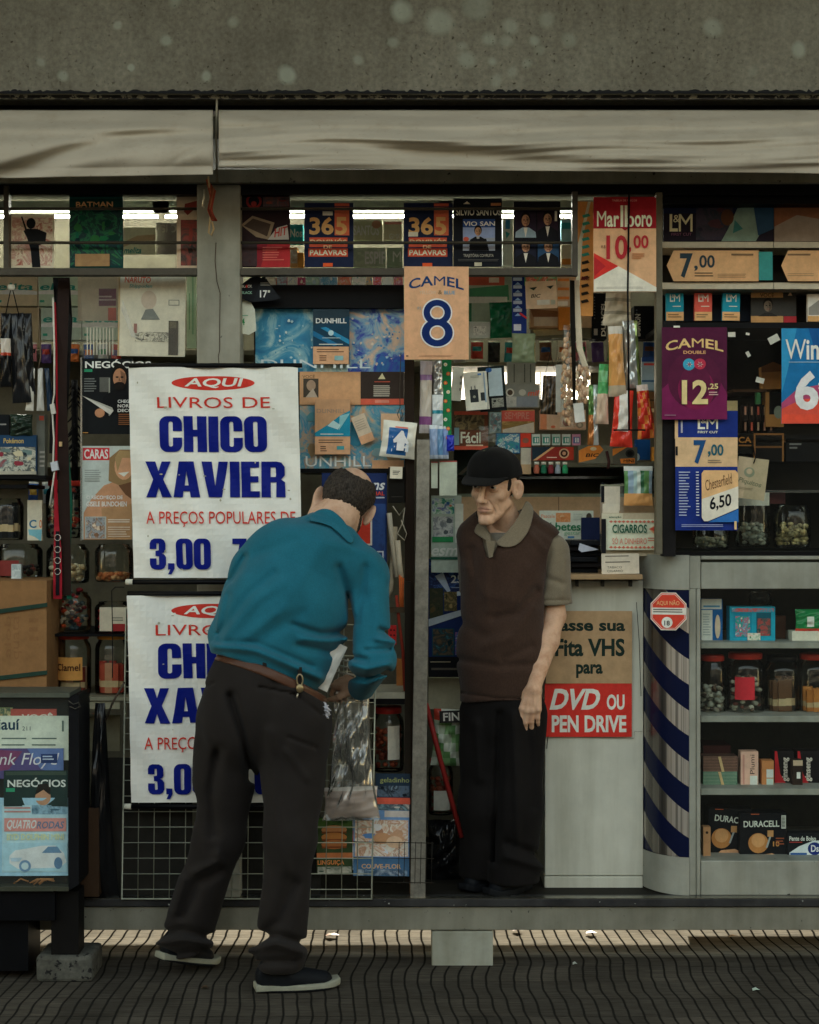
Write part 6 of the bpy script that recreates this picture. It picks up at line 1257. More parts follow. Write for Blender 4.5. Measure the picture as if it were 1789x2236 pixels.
s = Sheet(60, 1092, 92, 1180, .3, 'd0cab4', .02); s.t('C', 64, 1135, 80, 1153, '2f6a8a', 1); s.t('O', 86, 1135, 92, 1153, 'd0703a', 1); s.p([(62, 1156), (92, 1156), (90, 1182), (76, 1172), (64, 1168)], '7ab4c0'); s.done('paper_bag', 'cream paper bag with coloured letters behind the jars', 'bag')
JC = ['b03a30', '6a1f22', '2a2a30', '8a8f90', 'c9b9a4', '3a4a50', 'c8502f']
jar('candy_jar', 'clear candy jar with a red lid behind the belts', 92, 1048, 172, 1176, .30, 'b8342a', JC[:5], .5)
jar('candy_jar', 'wide clear jar with pale sweets below the red lidded jar', 92, 1182, 186, 1275, .27, None, ['b9a888', 'c9c0a8', 'a8906c'], .35)
jar('candy_jar', 'wide clear jar with orange scraps beside the lower edge of the upper banner', 200, 1182, 284, 1272, .2, None, ['a8623c', 'b98a60'], .12)
jar('dark_jar', 'short dark jar of black tubes at the left edge', -20, 1080, 44, 1180, .28, None, ['17181a', '22262a'], .8, 'sticks')
jar('dark_jar', 'squat dim jar above the cardboard box', -20, 1182, 82, 1266, .28, None, ['5a2a26', '2a2624'], .3, note=((-.9, .2), (.1, .5), '7a3430', None, None))
s = Sheet(25, 1232, 46, 1264, .2, 'a9b4b4', .02); s.blob(27, 1234, 44, 1262, ['6a7f84', 'c9d0cc'], 5); s.done('leaflet', 'small pale blue card leaning above the cardboard box', 'card')
jar('candy_jar', 'jar heaped with red and black wrapped sweets below the belts', 112, 1288, 192, 1382, .22, None, JC, .95)
jar('candy_jar', 'jar of bright red sweets with a white card, right of the black and red jar', 200, 1310, 282, 1384, .22, None, ['c8303c', 'b82a30', 'd8503a'], .6)
s = Sheet(218, 1326, 278, 1378, .15, 'b9b09a', .002); s.ln(246, 1348, 274, 1358, 2, '6a6a60', .3); s.r(246, 1362, 278, 1378, '8a2a2a'); s.done('paper_card', 'white card propped against the jar of bright red sweets', 'card')
b = MB(); b.pb(105, 1384, 430, 1390, .16, .6, BLACK); b.pb(105, 1522, 430, 1530, .14, .6, mat('8a8670', .6, gain=1.)); b.pb(172, 1530, 262, 1548, .15, .16, mat('a59f84', .6, gain=1.)); b.pb(172, 1562, 262, 1640, .3, .31, mat('a59f84', .6, gain=1.)); b.build('side_shelf', ks)
jar('sweet_jar', 'red lidded jar with a tan lettered label and striped sticks', 115, 1384, 192, 1520, .20, 'b03a28', ['8a3a30', 'c9a890', '6a6a60'], .45, 'sticks', note=((-1., .7), (.25, .62), 'c9924e', 'Clamel', '4a2a1c'))
jar('sweet_jar', 'orange lidded jar packed with red and tan chocolate sticks', 201, 1384, 277, 1520, .20, 'd8923a', ['b4503c', 'a03a30', 'c08a6a'], .52, 'sticks')
bx = thing('cardboard_box', 'large brown cardboard box tied with dark green straps', 'box', P(40, 1512, -.02))
s = Sheet(-160, 1268, 102, 1512, .02, None); s.mb.pb(-160, 1268, 102, 1512, .02, .35, mat('8f6a45', .8, gain=1., bump=.2)); s.t('quata', 28, 1345, 48, 1440, '7a5838', 0, vert=1); s.t('alob', 10, 1345, 24, 1435, '7a5838', 0, vert=1); s.ln(64, 1350, 86, 1410, 3, '7a5838', .2)
o = s.done('carton_body', parent=bx)
for ya, yb in ((1330, 1316), (1472, 1464)): b = MB(); b.prism([(-160, ya+22), (103, yb), (103, yb+9), (-160, ya+32)], .012, .019, '22382f'); b.build('strap', bx)
# ---------------------------------------------------------------- magazine case standing in front at the left
mc = thing('magazine_case', 'dark framed glass magazine case on a stone foot at the left edge', 'magazine case', P(20, 2150, -.18))
CF = mat('17181b', .5, .2, gain=1.); cy = -.24
b = MB(); b.pb(-500, 1520, 150, 1945, cy+.05, cy+.2, mat('232623', .6, gain=1.)); b.build('case_back', mc)
b = MB(); b.prism([(150, 1522), (172, 1516), (172, 1932), (150, 1945)], cy, cy+.2, CF); b.build('side_frame', mc)
b = MB(); b.pb(-500, 1513, 152, 1523, cy-.004, cy+.2, mat('5d6258', .4, .3, gain=1.)); b.build('top_frame', mc); b = MB(); b.pb(-500, 1937, 150, 1946, cy-.004, cy+.2, mat('4a4d42', .4, .3, gain=1.)); b.build('bottom_frame', mc)
b = MB(); b.pb(-500, 1946, 120, 2010, cy+.02, cy+.25, BLACK); b.pb(-500, 2010, 62, 2120, cy+.06, cy+.25, BLACK); b.build('underframe', mc)
b = MB(); b.pb(112, 1946, 172, 2095, cy+.05, cy+.15, mat('121110', .7, gain=1.)); b.build('leg', mc)
b = MB(); b.pb(78, 2088, 202, 2146, cy+.03, cy+.23, worn_paint('dark_stone', (.04, .04, .035), (.12, .12, .10), .9, (.015, .015, .015), .42, 22)); b.build('stone_foot', mc, bevel=.014)
b = MB(); b.add([tuple(P(x, y, cy+.004)) for x, y in ((-500, 1523), (150, 1523), (150, 1937), (-500, 1937))], [(0, 1, 2, 3)], clear_mat('case_glass', (.90, .95, .94), .06, .04, .02)); b.build('glass_front', mc)
my = cy+.046
s = Sheet(-80, 1545, 28, 1572, my, '7a8a5c', .002); s.blob(-20, 1546, 26, 1570, ['c9a06a', '3a5a4a', 'd8c08a'], 5, .4); s.done('magazine', 'top edge of a green and tan magazine behind the red one in the case', 'magazine')
s = Sheet(24, 1548, 124, 1600, my-.002, 'b4564c', .002); s.t('VOCÊ', 48, 1556, 116, 1573, 'e0cfc0', 1); s.done('magazine', 'red topped magazine partly hidden behind the white one in the case', 'magazine')
s = Sheet(-120, 1563, 154, 1660, my-.006, 'd5dbc8', .003); s.t('p', -32, 1578, -12, 1600, '1c3a50', 0) if False else s.t('iauí', -4, 1570, 44, 1594, '1c3a50', 1); s.t('211', 49, 1586, 67, 1595, '4a5a5a', 0); s.ln(4, 1611, 62, 1617, 1, '5a6a64', .1); s.ln(70, 1611, 126, 1617, 1, '5a6a64', .1); s.ln(4, 1625, 58, 1631, 1, '5a6a64', .1); s.ln(70, 1625, 124, 1631, 1, '5a6a64', .1); s.r(136, 1573, 140, 1597, '5a6a64'); s.done('magazine', 'white magazine with big navy letters and 211 in the glass case', 'magazine')
s = Sheet(-120, 1634, 139, 1700, my-.010, '554a7c', .003); s.p([(-60, 1634), (50, 1640), (20, 1680), (-40, 1690)], '7a3f64'); s.p([(60, 1634), (139, 1634), (139, 1690), (90, 1680)], '5f74a8'); s.t('Pink Floyd', -26, 1644, 126, 1678, 'd9d4e0', 0, .25); s.r(90, 1646, 126, 1666, '22386a'); s.ln(94, 1650, 120, 1662, 2, 'b9c4d8', .2); s.done('magazine', 'purple magazine with thin white hand lettering in the glass case', 'magazine')
s = Sheet(10, 1682, 149, 1760, my-.014, '18302e', .003); s.r(14, 1684, 146, 1692, '3a4a40'); s.t('NEGÓCIOS', 18, 1698, 145, 1718, W_, 1); s.e(95, 1740, 17, 18, 'b98a6c'); s.p([(78, 1735), (84, 1712), (104, 1710), (112, 1722), (110, 1735), (96, 1724)], '15120f'); s.r(15, 1720, 34, 1728, '2f9a70'); s.done('magazine', 'dark green business magazine with white capitals in the glass case', 'magazine')
s = Sheet(-60, 1742, 149, 1912, my-.018, '9fc4dc', .003); s.r(6, 1758, 148, 1904, 'b4cfe0'); s.blob(70, 1758, 147, 1778, ['4a6a7c', '8fb0c4', '2f4a5a'], 7, .4); s.ln(10, 1762, 72, 1778, 2, 'c08a84', .1); s.r(10, 1786, 145, 1815, 'd68f88'); s.t('QUATRO', 16, 1790, 80, 1812, 'f0f0f0', 1, .2); s.t('RODAS', 82, 1793, 140, 1809, '6a7a94', 1, .2); s.t('BYD DOLPHIN MINI', 16, 1820, 140, 1834, 'e0dba8', 1)
s.r(8, 1840, 147, 1902, 'a9cbe4'); s.p([(22, 1868), (34, 1856), (60, 1852), (92, 1846), (122, 1846), (140, 1862), (146, 1882), (132, 1894), (40, 1896), (22, 1884)], 'dfe9f0'); s.p([(92, 1862), (106, 1848), (126, 1848), (136, 1862)], '6a8aa8'); s.e(56, 1890, 13, 13, '6f8fb0'); s.e(56, 1890, 8, 8, 'c4d4e0'); s.e(128, 1884, 9, 13, '5f7fa0'); s.p([(24, 1872), (50, 1872), (44, 1880), (26, 1880)], 'b4c8d8'); s.done('magazine', 'light blue car magazine with a white car in the glass case', 'magazine')
b = MB()
for i in range(7): q = random.uniform(0, 90); b.tube([P(q, 1932-random.uniform(0, 6), my-.02), P(q+15, 1922-random.uniform(0, 8), my-.025), P(q+32, 1926-random.uniform(0, 10), my-.02)], .003, '9a6a44', 5)
b.build('dry_twigs', label='dry brown twigs lying in the bottom of the glass case', cat='twigs', kind='stuff')
cord('twisted_wire', 'twisted wire loops at the top corner of the glass case', 'wire', [(150, 1530, cy-.01), (160, 1538, cy-.012), (172, 1534, cy-.01), (176, 1542, cy-.01), (164, 1548, cy-.012), (152, 1542, cy-.012)], .0013, mat('5a5850', .5, .4, gain=1.))
bag('black_bag', 'large black cloth bag slumped behind the magazine case', 'bag', 176, 1535, 262, 1960, .0, lambda u, v: '0d0e10', .05, None, 0, .012, .75, 8, .8)
s = Sheet(176, 1765, 216, 1958, -.06, '3b2c20', .05); s.done('cardboard_sheet', 'narrow dark brown cardboard strip behind the magazine case', 'cardboard')
cord('wire_hook', 'long bent black wire hook beside the second banner', 'hook', [(246, 1480, -.03), (246, 1370, -.03), (244, 1290, -.03), (252, 1282, -.03), (272, 1282, -.03)], .002, BLACK)
cord('slanted_stick', 'thin slanted dark stick leaning on the wire rack', 'stick', [(272, 1490, -.04), (246, 1535, -.02), (226, 1585, .0)], .004, mat('4a4238', .6, gain=1.))
# ---------------------------------------------------------------- centre: blue cigarette display
b = MB(); b.pb(527, 622, 882, 672, .12, .5, BLACK); b.pb(555, 672, 882, 1023, .17, .5, mat('2a2522', .6, gain=1.)); b.pb(655, 1023, 884, 1032, .15, .5, BLACK); b.build('display_case', ks)
s = Sheet(558, 671, 884, 812, .16, '3d82a4', .006); s.r(558, 671, 690, 812, art(('1f5f88', '2a6f94', '3d86a4', '8fb4b8', 'c4cfc4'), 9.)); s.r(690, 671, 760, 812, art(('5f9ab4', '8fb4b8', 'c4cfc4', '2a6f94'), 9.)); s.r(760, 671, 884, 812, art(('2c4f98', '2f6aa0', '34429c', '7aa0b4', 'c2a894', 'd0b8a0'), 8.))
s.blob(600, 690, 720, 805, ['a8c4c8', '5f9ab4', 'c4d0c8', '3a84a8', '8fb4bc'], 60, .07); s.blob(752, 690, 880, 805, ['c9b8a4', '5a8ab0', '8fb4c4', '3a6aa0', 'd4c4b0'], 60, .07)
s.t('DUNHILL', 572, 787, 810, 806, 'c9d4d4', 0); s.done('advert_panel', 'upper blue and white splashed advert panel of the central display', 'advert')
s = Sheet(684, 675, 763, 795, .12, '1d3f54', .02); s.p([(684, 675), (763, 675), (763, 690), (684, 710)], '2a3a44'); s.t('DUNHILL', 690, 695, 757, 706, 'dfe0d4', 1); s.p([(700, 716), (763, 752), (763, 742), (712, 714)], '2f86b0'); s.p([(684, 722), (740, 752), (730, 756), (684, 734)], '236a94'); s.e(723, 727, 6, 6, 'b4d0dc'); s.ln(704, 737, 744, 741, 1, '9ab0b8', 0); s.ln(697, 751, 749, 755, 1, 'd0d4cc', 0); s.r(684, 757, 762, 795, 'd0a07a'); s.ln(692, 762, 756, 772, 2, '7a5a44', .3); s.ln(698, 776, 716, 790, 3, '6a4c3a', .3); s.r(731, 777, 750, 787, '8ab4b4')
s.done('cigarette_carton', 'blue and tan cigarette pack mounted on the upper advert panel', 'cigarettes')
s = Sheet(655, 812, 788, 884, .158, 'c99a70', .006); s.t('VOCÊ', 661, 818, 688, 826, '6a4a34', 0); s.r(663, 827, 696, 868, '4a4238'); s.e(680, 842, 10, 12, 'a58a72'); s.p([(668, 868), (684, 848), (694, 868)], 'b9a894'); s.done('warning_card', 'plain tan warning panel with a small grey photo beside the banner', 'card')
s = Sheet(788, 812, 882, 884, .157, '3a302a', .006); s.p([(826, 828), (835, 815), (842, 828)], 'e4cfa4'); s.ln(818, 833, 852, 837, 1, 'c05a44', 0); s.ln(816, 842, 854, 868, 6, 'c9c0ae', .1); s.r(788, 871, 882, 884, 'd0604a'); s.r(819, 874, 850, 880, 'd88a74'); s.done('warning_card', 'dark warning panel with a small triangle and a red foot', 'card')
s = Sheet(655, 884, 884, 1023, .16, 'b58e6c', .006); s.blob(655, 884, 884, 1023, ['a5845f', 'c09a76', '7f9a9a', '3f86a0', 'b0957a', '5a949c', '98805f'], 50, .3); s.t('DUNHILL', 632, 996, 810, 1018, 'd4d8d0', 0) if False else s.t('UNHILL', 668, 996, 810, 1019, 'd4dcd4', 0); s.r(813, 1005, 882, 1023, 'cfa078')
s.done('advert_panel', 'lower brown and blue swirled advert panel of the central display', 'advert')
s = Sheet(688, 872, 765, 992, .12, 'c29670', .02); s.p([(688, 945), (720, 925), (742, 908), (765, 896), (765, 953), (688, 953)], '2488a4'); s.p([(742, 908), (765, 902), (740, 940)], '8ac0c4'); s.t('DUNHILL', 692, 893, 756, 902, '9a8472', 0); s.p([(715, 930), (728, 918), (744, 928), (738, 938)], 'b4d4d4'); s.ln(700, 947, 750, 951, 1, 'd8dcd0', 0); s.r(688, 955, 765, 992, 'd0a07a'); s.ln(696, 960, 756, 970, 2, '7a5a44', .3); s.ln(700, 974, 716, 988, 3, '6a4c3a', .3); s.r(736, 974, 752, 982, '4a9aa0'); s.done('cigarette_carton', 'tan and teal cigarette pack mounted on the lower advert panel', 'cigarettes')
s = Sheet(777, 905, 808, 968, .13, 'c9b8a0', .003); s.ln(781, 915, 803, 940, 5, 'b0a08c', .1); s.r(777, 950, 808, 968, 'd0a07a'); s.done('cigarette_pack', 'pale cigarette pack card hanging crooked on the lower advert panel', 'cigarettes', rot=-22)
s = Sheet(832, 903, 874, 962, .14, 'd2ab88', .003); s.done('cigarette_pack', 'tan pack card half hidden behind the raincoat packet', 'cigarettes')
s = Sheet(527, 596, 614, 662, .06, None); s.p([(560, 596), (614, 650), (598, 656), (552, 660), (527, 652), (527, 622)], '16181c'); s.p([(575, 598), (612, 652), (553, 658)], '1d2024'); s.t('BLACK', 528, 622, 551, 628, 'c9c8bc', 1); s.t('BLACK', 528, 636, 551, 642, '8ab09a', 1); s.r(537, 622, 541, 628, 'c0302c'); s.ln(569, 617, 590, 626, 2, '8a8a84', .1); s.t('17', 568, 634, 584, 650, 'e4e2d4', 1); s.r(585, 634, 590, 639, 'c9c8bc'); s.done('price_tag', 'black diamond shaped price tag reading 17 beside the corner post', 'price tag')
s = Sheet(527, 652, 560, 731, .08, None); s.p([(527, 652), (548, 660), (557, 676), (560, 722), (544, 731), (527, 728)], 'cdd0c0'); s.t('4', 527, 695, 535, 710, '2f8a50', 1); s.ln(528, 688, 542, 692, 1, '6aa584', 0); s.done('price_tag', 'white hexagonal price tag with a green 4 under the black diamond tag', 'price tag')
# raincoat packet, dark poster, tools behind the bending man
rp2 = Sheet(838, 920, 915, 998, -.0, None); 
bag('raincoat_packet', 'square white raincoat packet with a blue picture, hung on a string', 'packet', 836, 920, 914, 1000, .06, lambda u, v: '2a5f9a' if (.2 < u < .78 and .18 < v < .92) else 'd4d2c4', .016, None, 6, .0035, .05, 4, .25)
s = Sheet(855, 945, 896, 992, .028, None); s.p([(874, 940), (879, 941), (882, 950), (893, 965), (889, 970), (884, 966), (883, 984), (867, 984), (867, 966), (860, 968), (858, 962), (867, 950)], 'e4e4da'); s.r(886, 970, 893, 986, 'c4ccd0'); s.r(860, 932, 888, 935, 'd8705c'); s.r(872, 974, 890, 978, 'd8dcd8'); s.blob(852, 946, 864, 990, ['c4d0d8'], 4, .2); s.done('packet_picture', 'picture of a white hooded coat stuck on the raincoat packet', 'label', rot=6)
cord('packet_string', 'thin string and clip holding the raincoat packet', 'string', [(876, 770, .05), (873, 850, .05), (874, 890, .045), (868, 905, .045), (874, 918, .045), (880, 906, .045), (876, 894, .045)], .0015, mat('4a4238', .6, gain=1.))
s = Sheet(703, 1033, 845, 1262, .12, '20305c', .004); s.blob(705, 1100, 842, 1255, ['1d3a70', '24447c', '1a2a58'], 16, .4); s.t('Rothmans', 720, 1055, 840, 1070, 'e4e4dc', 1, .25) if False else s.t('ans', 801, 1054, 840, 1070, 'e6e6dc', 1, .3); s.t('GLOBAL', 790, 1073, 840, 1082, 'd8503c', 1); s.r(812, 1085, 840, 1088, 'b4bccc'); s.r(770, 1110, 813, 1191, 'd9d0c4'); s.r(770, 1110, 809, 1187, 'c8402f'); s.r(811, 1203, 838, 1206, 'c4cad4'); s.r(835, 1206, 838, 1236, 'c4cad4'); s.r(700, 1245, 845, 1250, 'd9d4c8'); s.r(700, 1250, 845, 1262, 'b8302c')
s.done('poster', 'navy tobacco poster with a red square behind the bent head', 'poster')
s = Sheet(848, 1020, 886, 1098, .1, '15130f', .02); s.ln(855, 1084, 880, 1087, 1, '3a3630', 0); s.done('wallet_card', 'black card pack hanging under the raincoat packet', 'pack')
s = Sheet(852, 1019, 879, 1045, .07, 'd8d0ba', .001); s.ln(858, 1028, 874, 1038, 3, '4a463c', .4); s.done('tag', 'small handwritten cream tag on the black card pack', 'tag', rot=2)
for i, (pts, c_, r_) in enumerate(((((850, 1120, .1), (856, 1180, .1), (866, 1260, .1)), 'b5ac98', .010), (((868, 1180, .1), (872, 1230, .1), (876, 1262, .1)), 'c4b8a0', .011), (((862, 1150, .12), (858, 1230, .12), (852, 1288, .12), (846, 1302, .12)), 'a89c84', .012))):
    cord('tool', ['pale long handled tool beside the navy poster', 'beige flat tool between the others beside the navy poster', 'hooked beige tool lowest beside the navy poster'][i], 'tool', pts, r_, mat(c_, .6), None, 'pale tools by the poster')
for i in range(3): cord('pencil', ['left orange pencil under the pale tools', 'middle orange pencil under the pale tools', 'right orange pencil under the pale tools'][i], 'pencil', [(873+i*4, 1256+i*3, .09), (874+i*3, 1338, .09)], .003, mat('d8703a', .5), None, 'orange pencils')
cord('twine', 'loose loops of pale twine hung above the tools', 'twine', [(858, 1105, .08), (872, 1125, .08), (884, 1108, .08), (880, 1140, .08), (868, 1165, .08), (884, 1180, .08), (888, 1165, .08), (876, 1135, .08)], .002, mat('b9b09a', .7))
b = MB(); b.pb(884, 1270, 897, 1925, .06, .09, mat('2c261f', .6, gain=1.)); b.pb(845, 1326, 884, 1338, .08, .1, mat('5a4a38', .6, gain=1.)); b.pb(800, 1526, 884, 1538, .05, .35, BLACK); b.pb(790, 1512, 884, 1526, .06, .35, mat('b4b09c', .6, gain=1.)); b.build('inner_shelf', ks)
s = Sheet(848, 1366, 866, 1408, .1, 'c8302f', .02)
for y in (1376, 1387, 1398): s.e(854, y, 2, 2, '2a1214'); s.e(861, y, 2, 2, '2a1214')
s.done('domino_box', 'small red box with dark dots beside the teal sleeve', 'box')
cord('red_cord', 'red cord bundle hanging beside the shelf upright', 'cord', [(866, 1300, .1), (872, 1360, .1), (880, 1420, .1), (884, 1500, .1), (890, 1560, .1)], .006, mat('a84030', .6))
jar('candy_jar', 'red lidded jar with a white paper label behind the clear bag', 812, 1546, 882, 1688, .14, 'a8302c', ['9a4a34', '7a3a2c'], .6, note=((.0, .8), (.2, .72), 'd4cebc', None, None))
s = Sheet(866, 1440, 884, 1512, .3, 'b0703c', .05); s.done('carton', 'orange brown carton on the shelf behind the teal sleeve', 'box')
# stack of magazines at the foot of the opening
s = Sheet(820, 1690, 896, 1772, .05, '2a3a4a', .01); s.t('geladinho', 830, 1698, 894, 1712, 'a8b06a', 0); s.blob(822, 1716, 894, 1740, ['2f4a6a', '5a6a7a', '1a222c', '8aa0b0'], 10, .4); s.r(820, 1742, 896, 1756, 'd8604a'); s.blob(822, 1756, 894, 1772, ['8fb0b4', '3a4a54', 'c9c4b8'], 6, .4); s.done('recipe_magazine', 'dark food magazine with a coral stripe at the top of the stack', 'magazine', yaw=-4)
s = Sheet(772, 1770, 894, 1912, .03, '6f94c0', .008); s.r(840, 1770, 894, 1784, 'c9c0b8'); s.blob(775, 1790, 892, 1870, ['a8c4dc', 'd9dcd8', 'c49a7a', 'e0d4c8', 'b08468', 'd8c4b0', '5f8ac0'], 26, .35); s.e(835, 1830, 20, 12, 'c0926c'); s.e(862, 1838, 18, 13, 'd9b898'); s.r(772, 1872, 894, 1912, '4a7094'); s.t('COUVE-FLOR', 790, 1886, 876, 1896, 'd0a878', 1); s.blob(780, 1898, 890, 1911, ['b9c4cc', '2f4a64', '8fa8bc'], 8, .3); s.done('recipe_magazine', 'sky blue magazine of pastries behind the right end of the rack', 'magazine', yaw=-3)
s = Sheet(692, 1785, 770, 1908, .03, '38482c', .008); s.blob(694, 1786, 768, 1810, ['2f4a26', '4a6a34', '24341c'], 8, .4)
for i, y in enumerate((1812, 1828, 1844)): s.e(730, y, 28, 10, ['c08458', 'b0743f', 'a8683c'][i]); s.r(703, y+4, 757, y+8, '7a4426')
s.t('LINGUIÇA', 694, 1878, 752, 1890, 'd88a50', 1); s.r(692, 1862, 770, 1874, 'b06a40'); s.blob(694, 1892, 768, 1906, ['b9b4a4', '4a5a4c'], 6, .4); s.done('recipe_magazine', 'green food magazine with stacked brown buns behind the rack', 'magazine', yaw=3)
s = Sheet(763, 1790, 786, 1900, .036, 'b9b4b0', .006); s.blob(764, 1792, 785, 1898, ['c05a50', '5a7a94', 'd8d4c8', '4a9ab0'], 9, .5); s.done('magazine', 'thin strip of a white and red magazine between the two food magazines', 'magazine')
b = MB()
for i in range(7): x = 872+i*12; b.tube([P(x, 1838, .0), P(x-2, 1930, .0)], .0013, IRON, 5)
for y in (1838, 1872, 1925): b.tube([P(772, y, .0), P(948, y+3, .0)], .0016, IRON, 5)
b.build('wire_shelf', label='low black wire shelf holding the food magazines', cat='rack')
s = Sheet(895, 1885, 922, 1960, .1, '7a5a3c', .1); s.done('wooden_block', 'brown wooden block behind the foot of the aluminium jamb', 'block')
bag('shopping_bag', 'clear plastic bag of goods hanging from the bending man\'s hand', 'bag', 704, 1506, 832, 1792, -.085, lambda u, v: BAGF, .05, None, 0, .016, .4, 11, .2, 30, 44)
bag('bagged_item', 'beige packet at the bottom of the clear plastic bag', 'packet', 704, 1718, 828, 1788, -.075, lambda u, v: 'a8958a' if v > .12 else 'c4bcb2', .022, None, -2, .006, .05, 6, .4)
MB().tube([P(770, 1600, -.085), P(774, 1650, -.085), P(772, 1680, -.085), P(790, 1705, -.085)], [.02, .034, .012, .022], '3a3a34', 10).build('bagged_tool', label='dark rounded tool inside the clear plastic bag', cat='tool')
bag('paper_bundle', 'rolled white paper held under the bending man\'s arm', 'paper', 716, 1404, 764, 1512, -.27, lambda u, v: 'cfcdc4', .010, None, 26, .004, .1, 9, .7)
wb = thing('wire_basket', 'small white wire basket hung on the wire rack beside the teal sleeve', 'basket', P(755, 1530, -.03))
b = MB()
for i in range(7): b.tube([P(742-i*2, 1440+i*14, -.045), P(775, 1446+i*14, -.05), P(792, 1440+i*14, -.03)], .0036, mat('cfccbe', .4, gain=1.), 6)
for x in (742, 760, 778): b.tube([P(x, 1438, -.04), P(x-6, 1530, -.045)], .0025, mat('cfccbe', .4, gain=1.), 6)
b.build('wires', wb)
# ---------------------------------------------------------------- behind the cashier, left side of the doorway
bag('lilac_tube', 'long clear tube pack with lilac ends hanging by the jamb', 'packet', 918, 788, 945, 946, .12, bands((.18, 'b9b0b4'), (.28, '8a6a98'), (.78, 'b9b0a4'), (.9, '7a4a78'), (1, 'b0a8a4')), .014, None, 1, .003, 0, 1)
bag('foil_pack', 'crumpled silver foil pack beside the lilac tube', 'packet', 944, 788, 966, 866, .13, lambda u, v: 'c4c6c4', .014, None, -2, .007, .1, 2, .12, metal=.6)
bag('ribbon_pack', 'white and blue hanging pack under the silver foil', 'packet', 944, 862, 968, 930, .12, bands((.5, 'cfd4d4'), (.62, '2f8a9a'), (1, 'c4d0d4')), .012, None, 0, .003, 0, 3)
s = Sheet(966, 786, 986, 962, .13, '24784a', .008)
for i in range(9): s.e(973+6*(i % 2), 796+i*20, 4, 4, 'd8604a' if i % 3 else 'e4dfc8'); s.e(973+6*(i % 2), 796+i*20, 1.6, 1.6, 'e4c850')
s.done('flower_strip', 'green strip printed with small flowers hanging by the jamb', 'strip')
for i in range(3):
    bag('blue_pack', ['left pale blue pack in the hanging trio above the cashier\'s left side', 'middle white edged blue pack in the hanging trio', 'right blue pack in the hanging trio'][i], 'packet', 938+i*13, 928, 956+i*12, 1002, .11+i*.012, bands((.1, 'c9d0d4'), (.9, ['8a9fc0', '5f8ab0', '7a94c4'][i]), (1, 'b0b8c4')), .010, 'hanging trio of blue packs', 0, .002, 0, i)
bag('blue_balloon_pack', 'deep blue glossy packet right of the hanging trio', 'packet', 976, 950, 992, 985, .12, lambda u, v: '2430a8', .010, None, 0, .002, 0, 5)
for x0, x1, y0, y1, lb in ((942, 956, 1008, 1066, 'narrow pale box under the blue packs'), (960, 998, 1006, 1082, 'pale green white card box left of the black cap')):
    s = Sheet(x0, y0, x1, y1, .16, 'cfd6c0', .03); s.r(x0, y0, x1, y0+3, 'b85a50'); s.done('white_box', lb, 'box')
s = Sheet(992, 900, 1066, 980, .34, '6a3f2c', .06); s.p([(992, 905), (1020, 900), (1050, 912), (1060, 940), (992, 938)], '5f4a34'); s.blob(994, 905, 1058, 938, ['6a5a3c', '3a3424', '8a7a54', '2c2a1f'], 12, .35); s.t('Fácil', 1006, 943, 1050, 968, 'e8dcc4', 1); s.r(1018, 971, 1055, 976, 'd9c4a8'); s.r(992, 934, 1003, 972, '7a9aa4'); s.r(992, 974, 1066, 982, 'c0543f'); s.r(992, 898, 1066, 906, 'd0604a'); s.done('cake_mix_box', 'brown packet with white rounded lettering above the cap', 'box')
s = Sheet(992, 982, 1068, 1036, .5, '1a2420', .1); s.p([(1000, 1036), (1040, 1000), (1044, 1004), (1010, 1036)], '4a4438'); s.done('dark_box', 'dark glossy box under the brown packet, behind the cap brim', 'box')
s = Sheet(1096, 895, 1168, 945, .5, 'b98a54', .06); s.r(1096, 897, 1168, 921, 'd8604f'); s.t('SEMPRE', 1102, 900, 1156, 915, 'e08a74', 1); s.blob(1096, 920, 1166, 935, ['a88a4a', '8a6a34', 'c9a060'], 6, .4); s.p([(1098, 938), (1166, 922), (1167, 945), (1098, 945)], 'd8cdb4'); s.done('cereal_box', 'coral and tan box on the shelf above the cap', 'box')
s = Sheet(1084, 946, 1136, 990, .4, '2f6a94', .05); s.blob(1086, 948, 1134, 988, ['8fc0b8', 'c9d4c0', '3a8a8a', '24507a'], 16, .25); s.done('gum_box', 'blue and teal patterned box right above the cap', 'box')
s = Sheet(1137, 946, 1160, 976, .4, 'd0402c', .05); s.e(1148, 962, 7, 6, '8a5a4a'); s.done('gum_box', 'small red box between the blue box and the white bottles', 'box')
s = Sheet(1138, 978, 1160, 1035, .4, 'c4bda8', .05); s.r(1138, 1014, 1160, 1035, 'b89a74'); s.done('carton', 'cream carton under the small red box', 'box')
s = Sheet(1070, 900, 1095, 945, .5, '8fa49c', .05); s.blob(1071, 902, 1094, 943, ['c9d0c4', '5a7a7a', 'b8604a'], 8, .4); s.done('card_pack', 'grey green pack between the brown packet and the coral box', 'pack')
bag('clear_pouch', 'round clear film pouch hanging above the cap', 'pouch', 1046, 930, 1086, 966, .2, lambda u, v: FILM, .014, None, 0, .004, 0, 3)
cord('pouch_wire', 'thin wire from the back rail down to the clear pouch', 'wire', [(1066, 775, .2), (1066, 860, .2), (1066, 935, .2)], .0012, IRON)
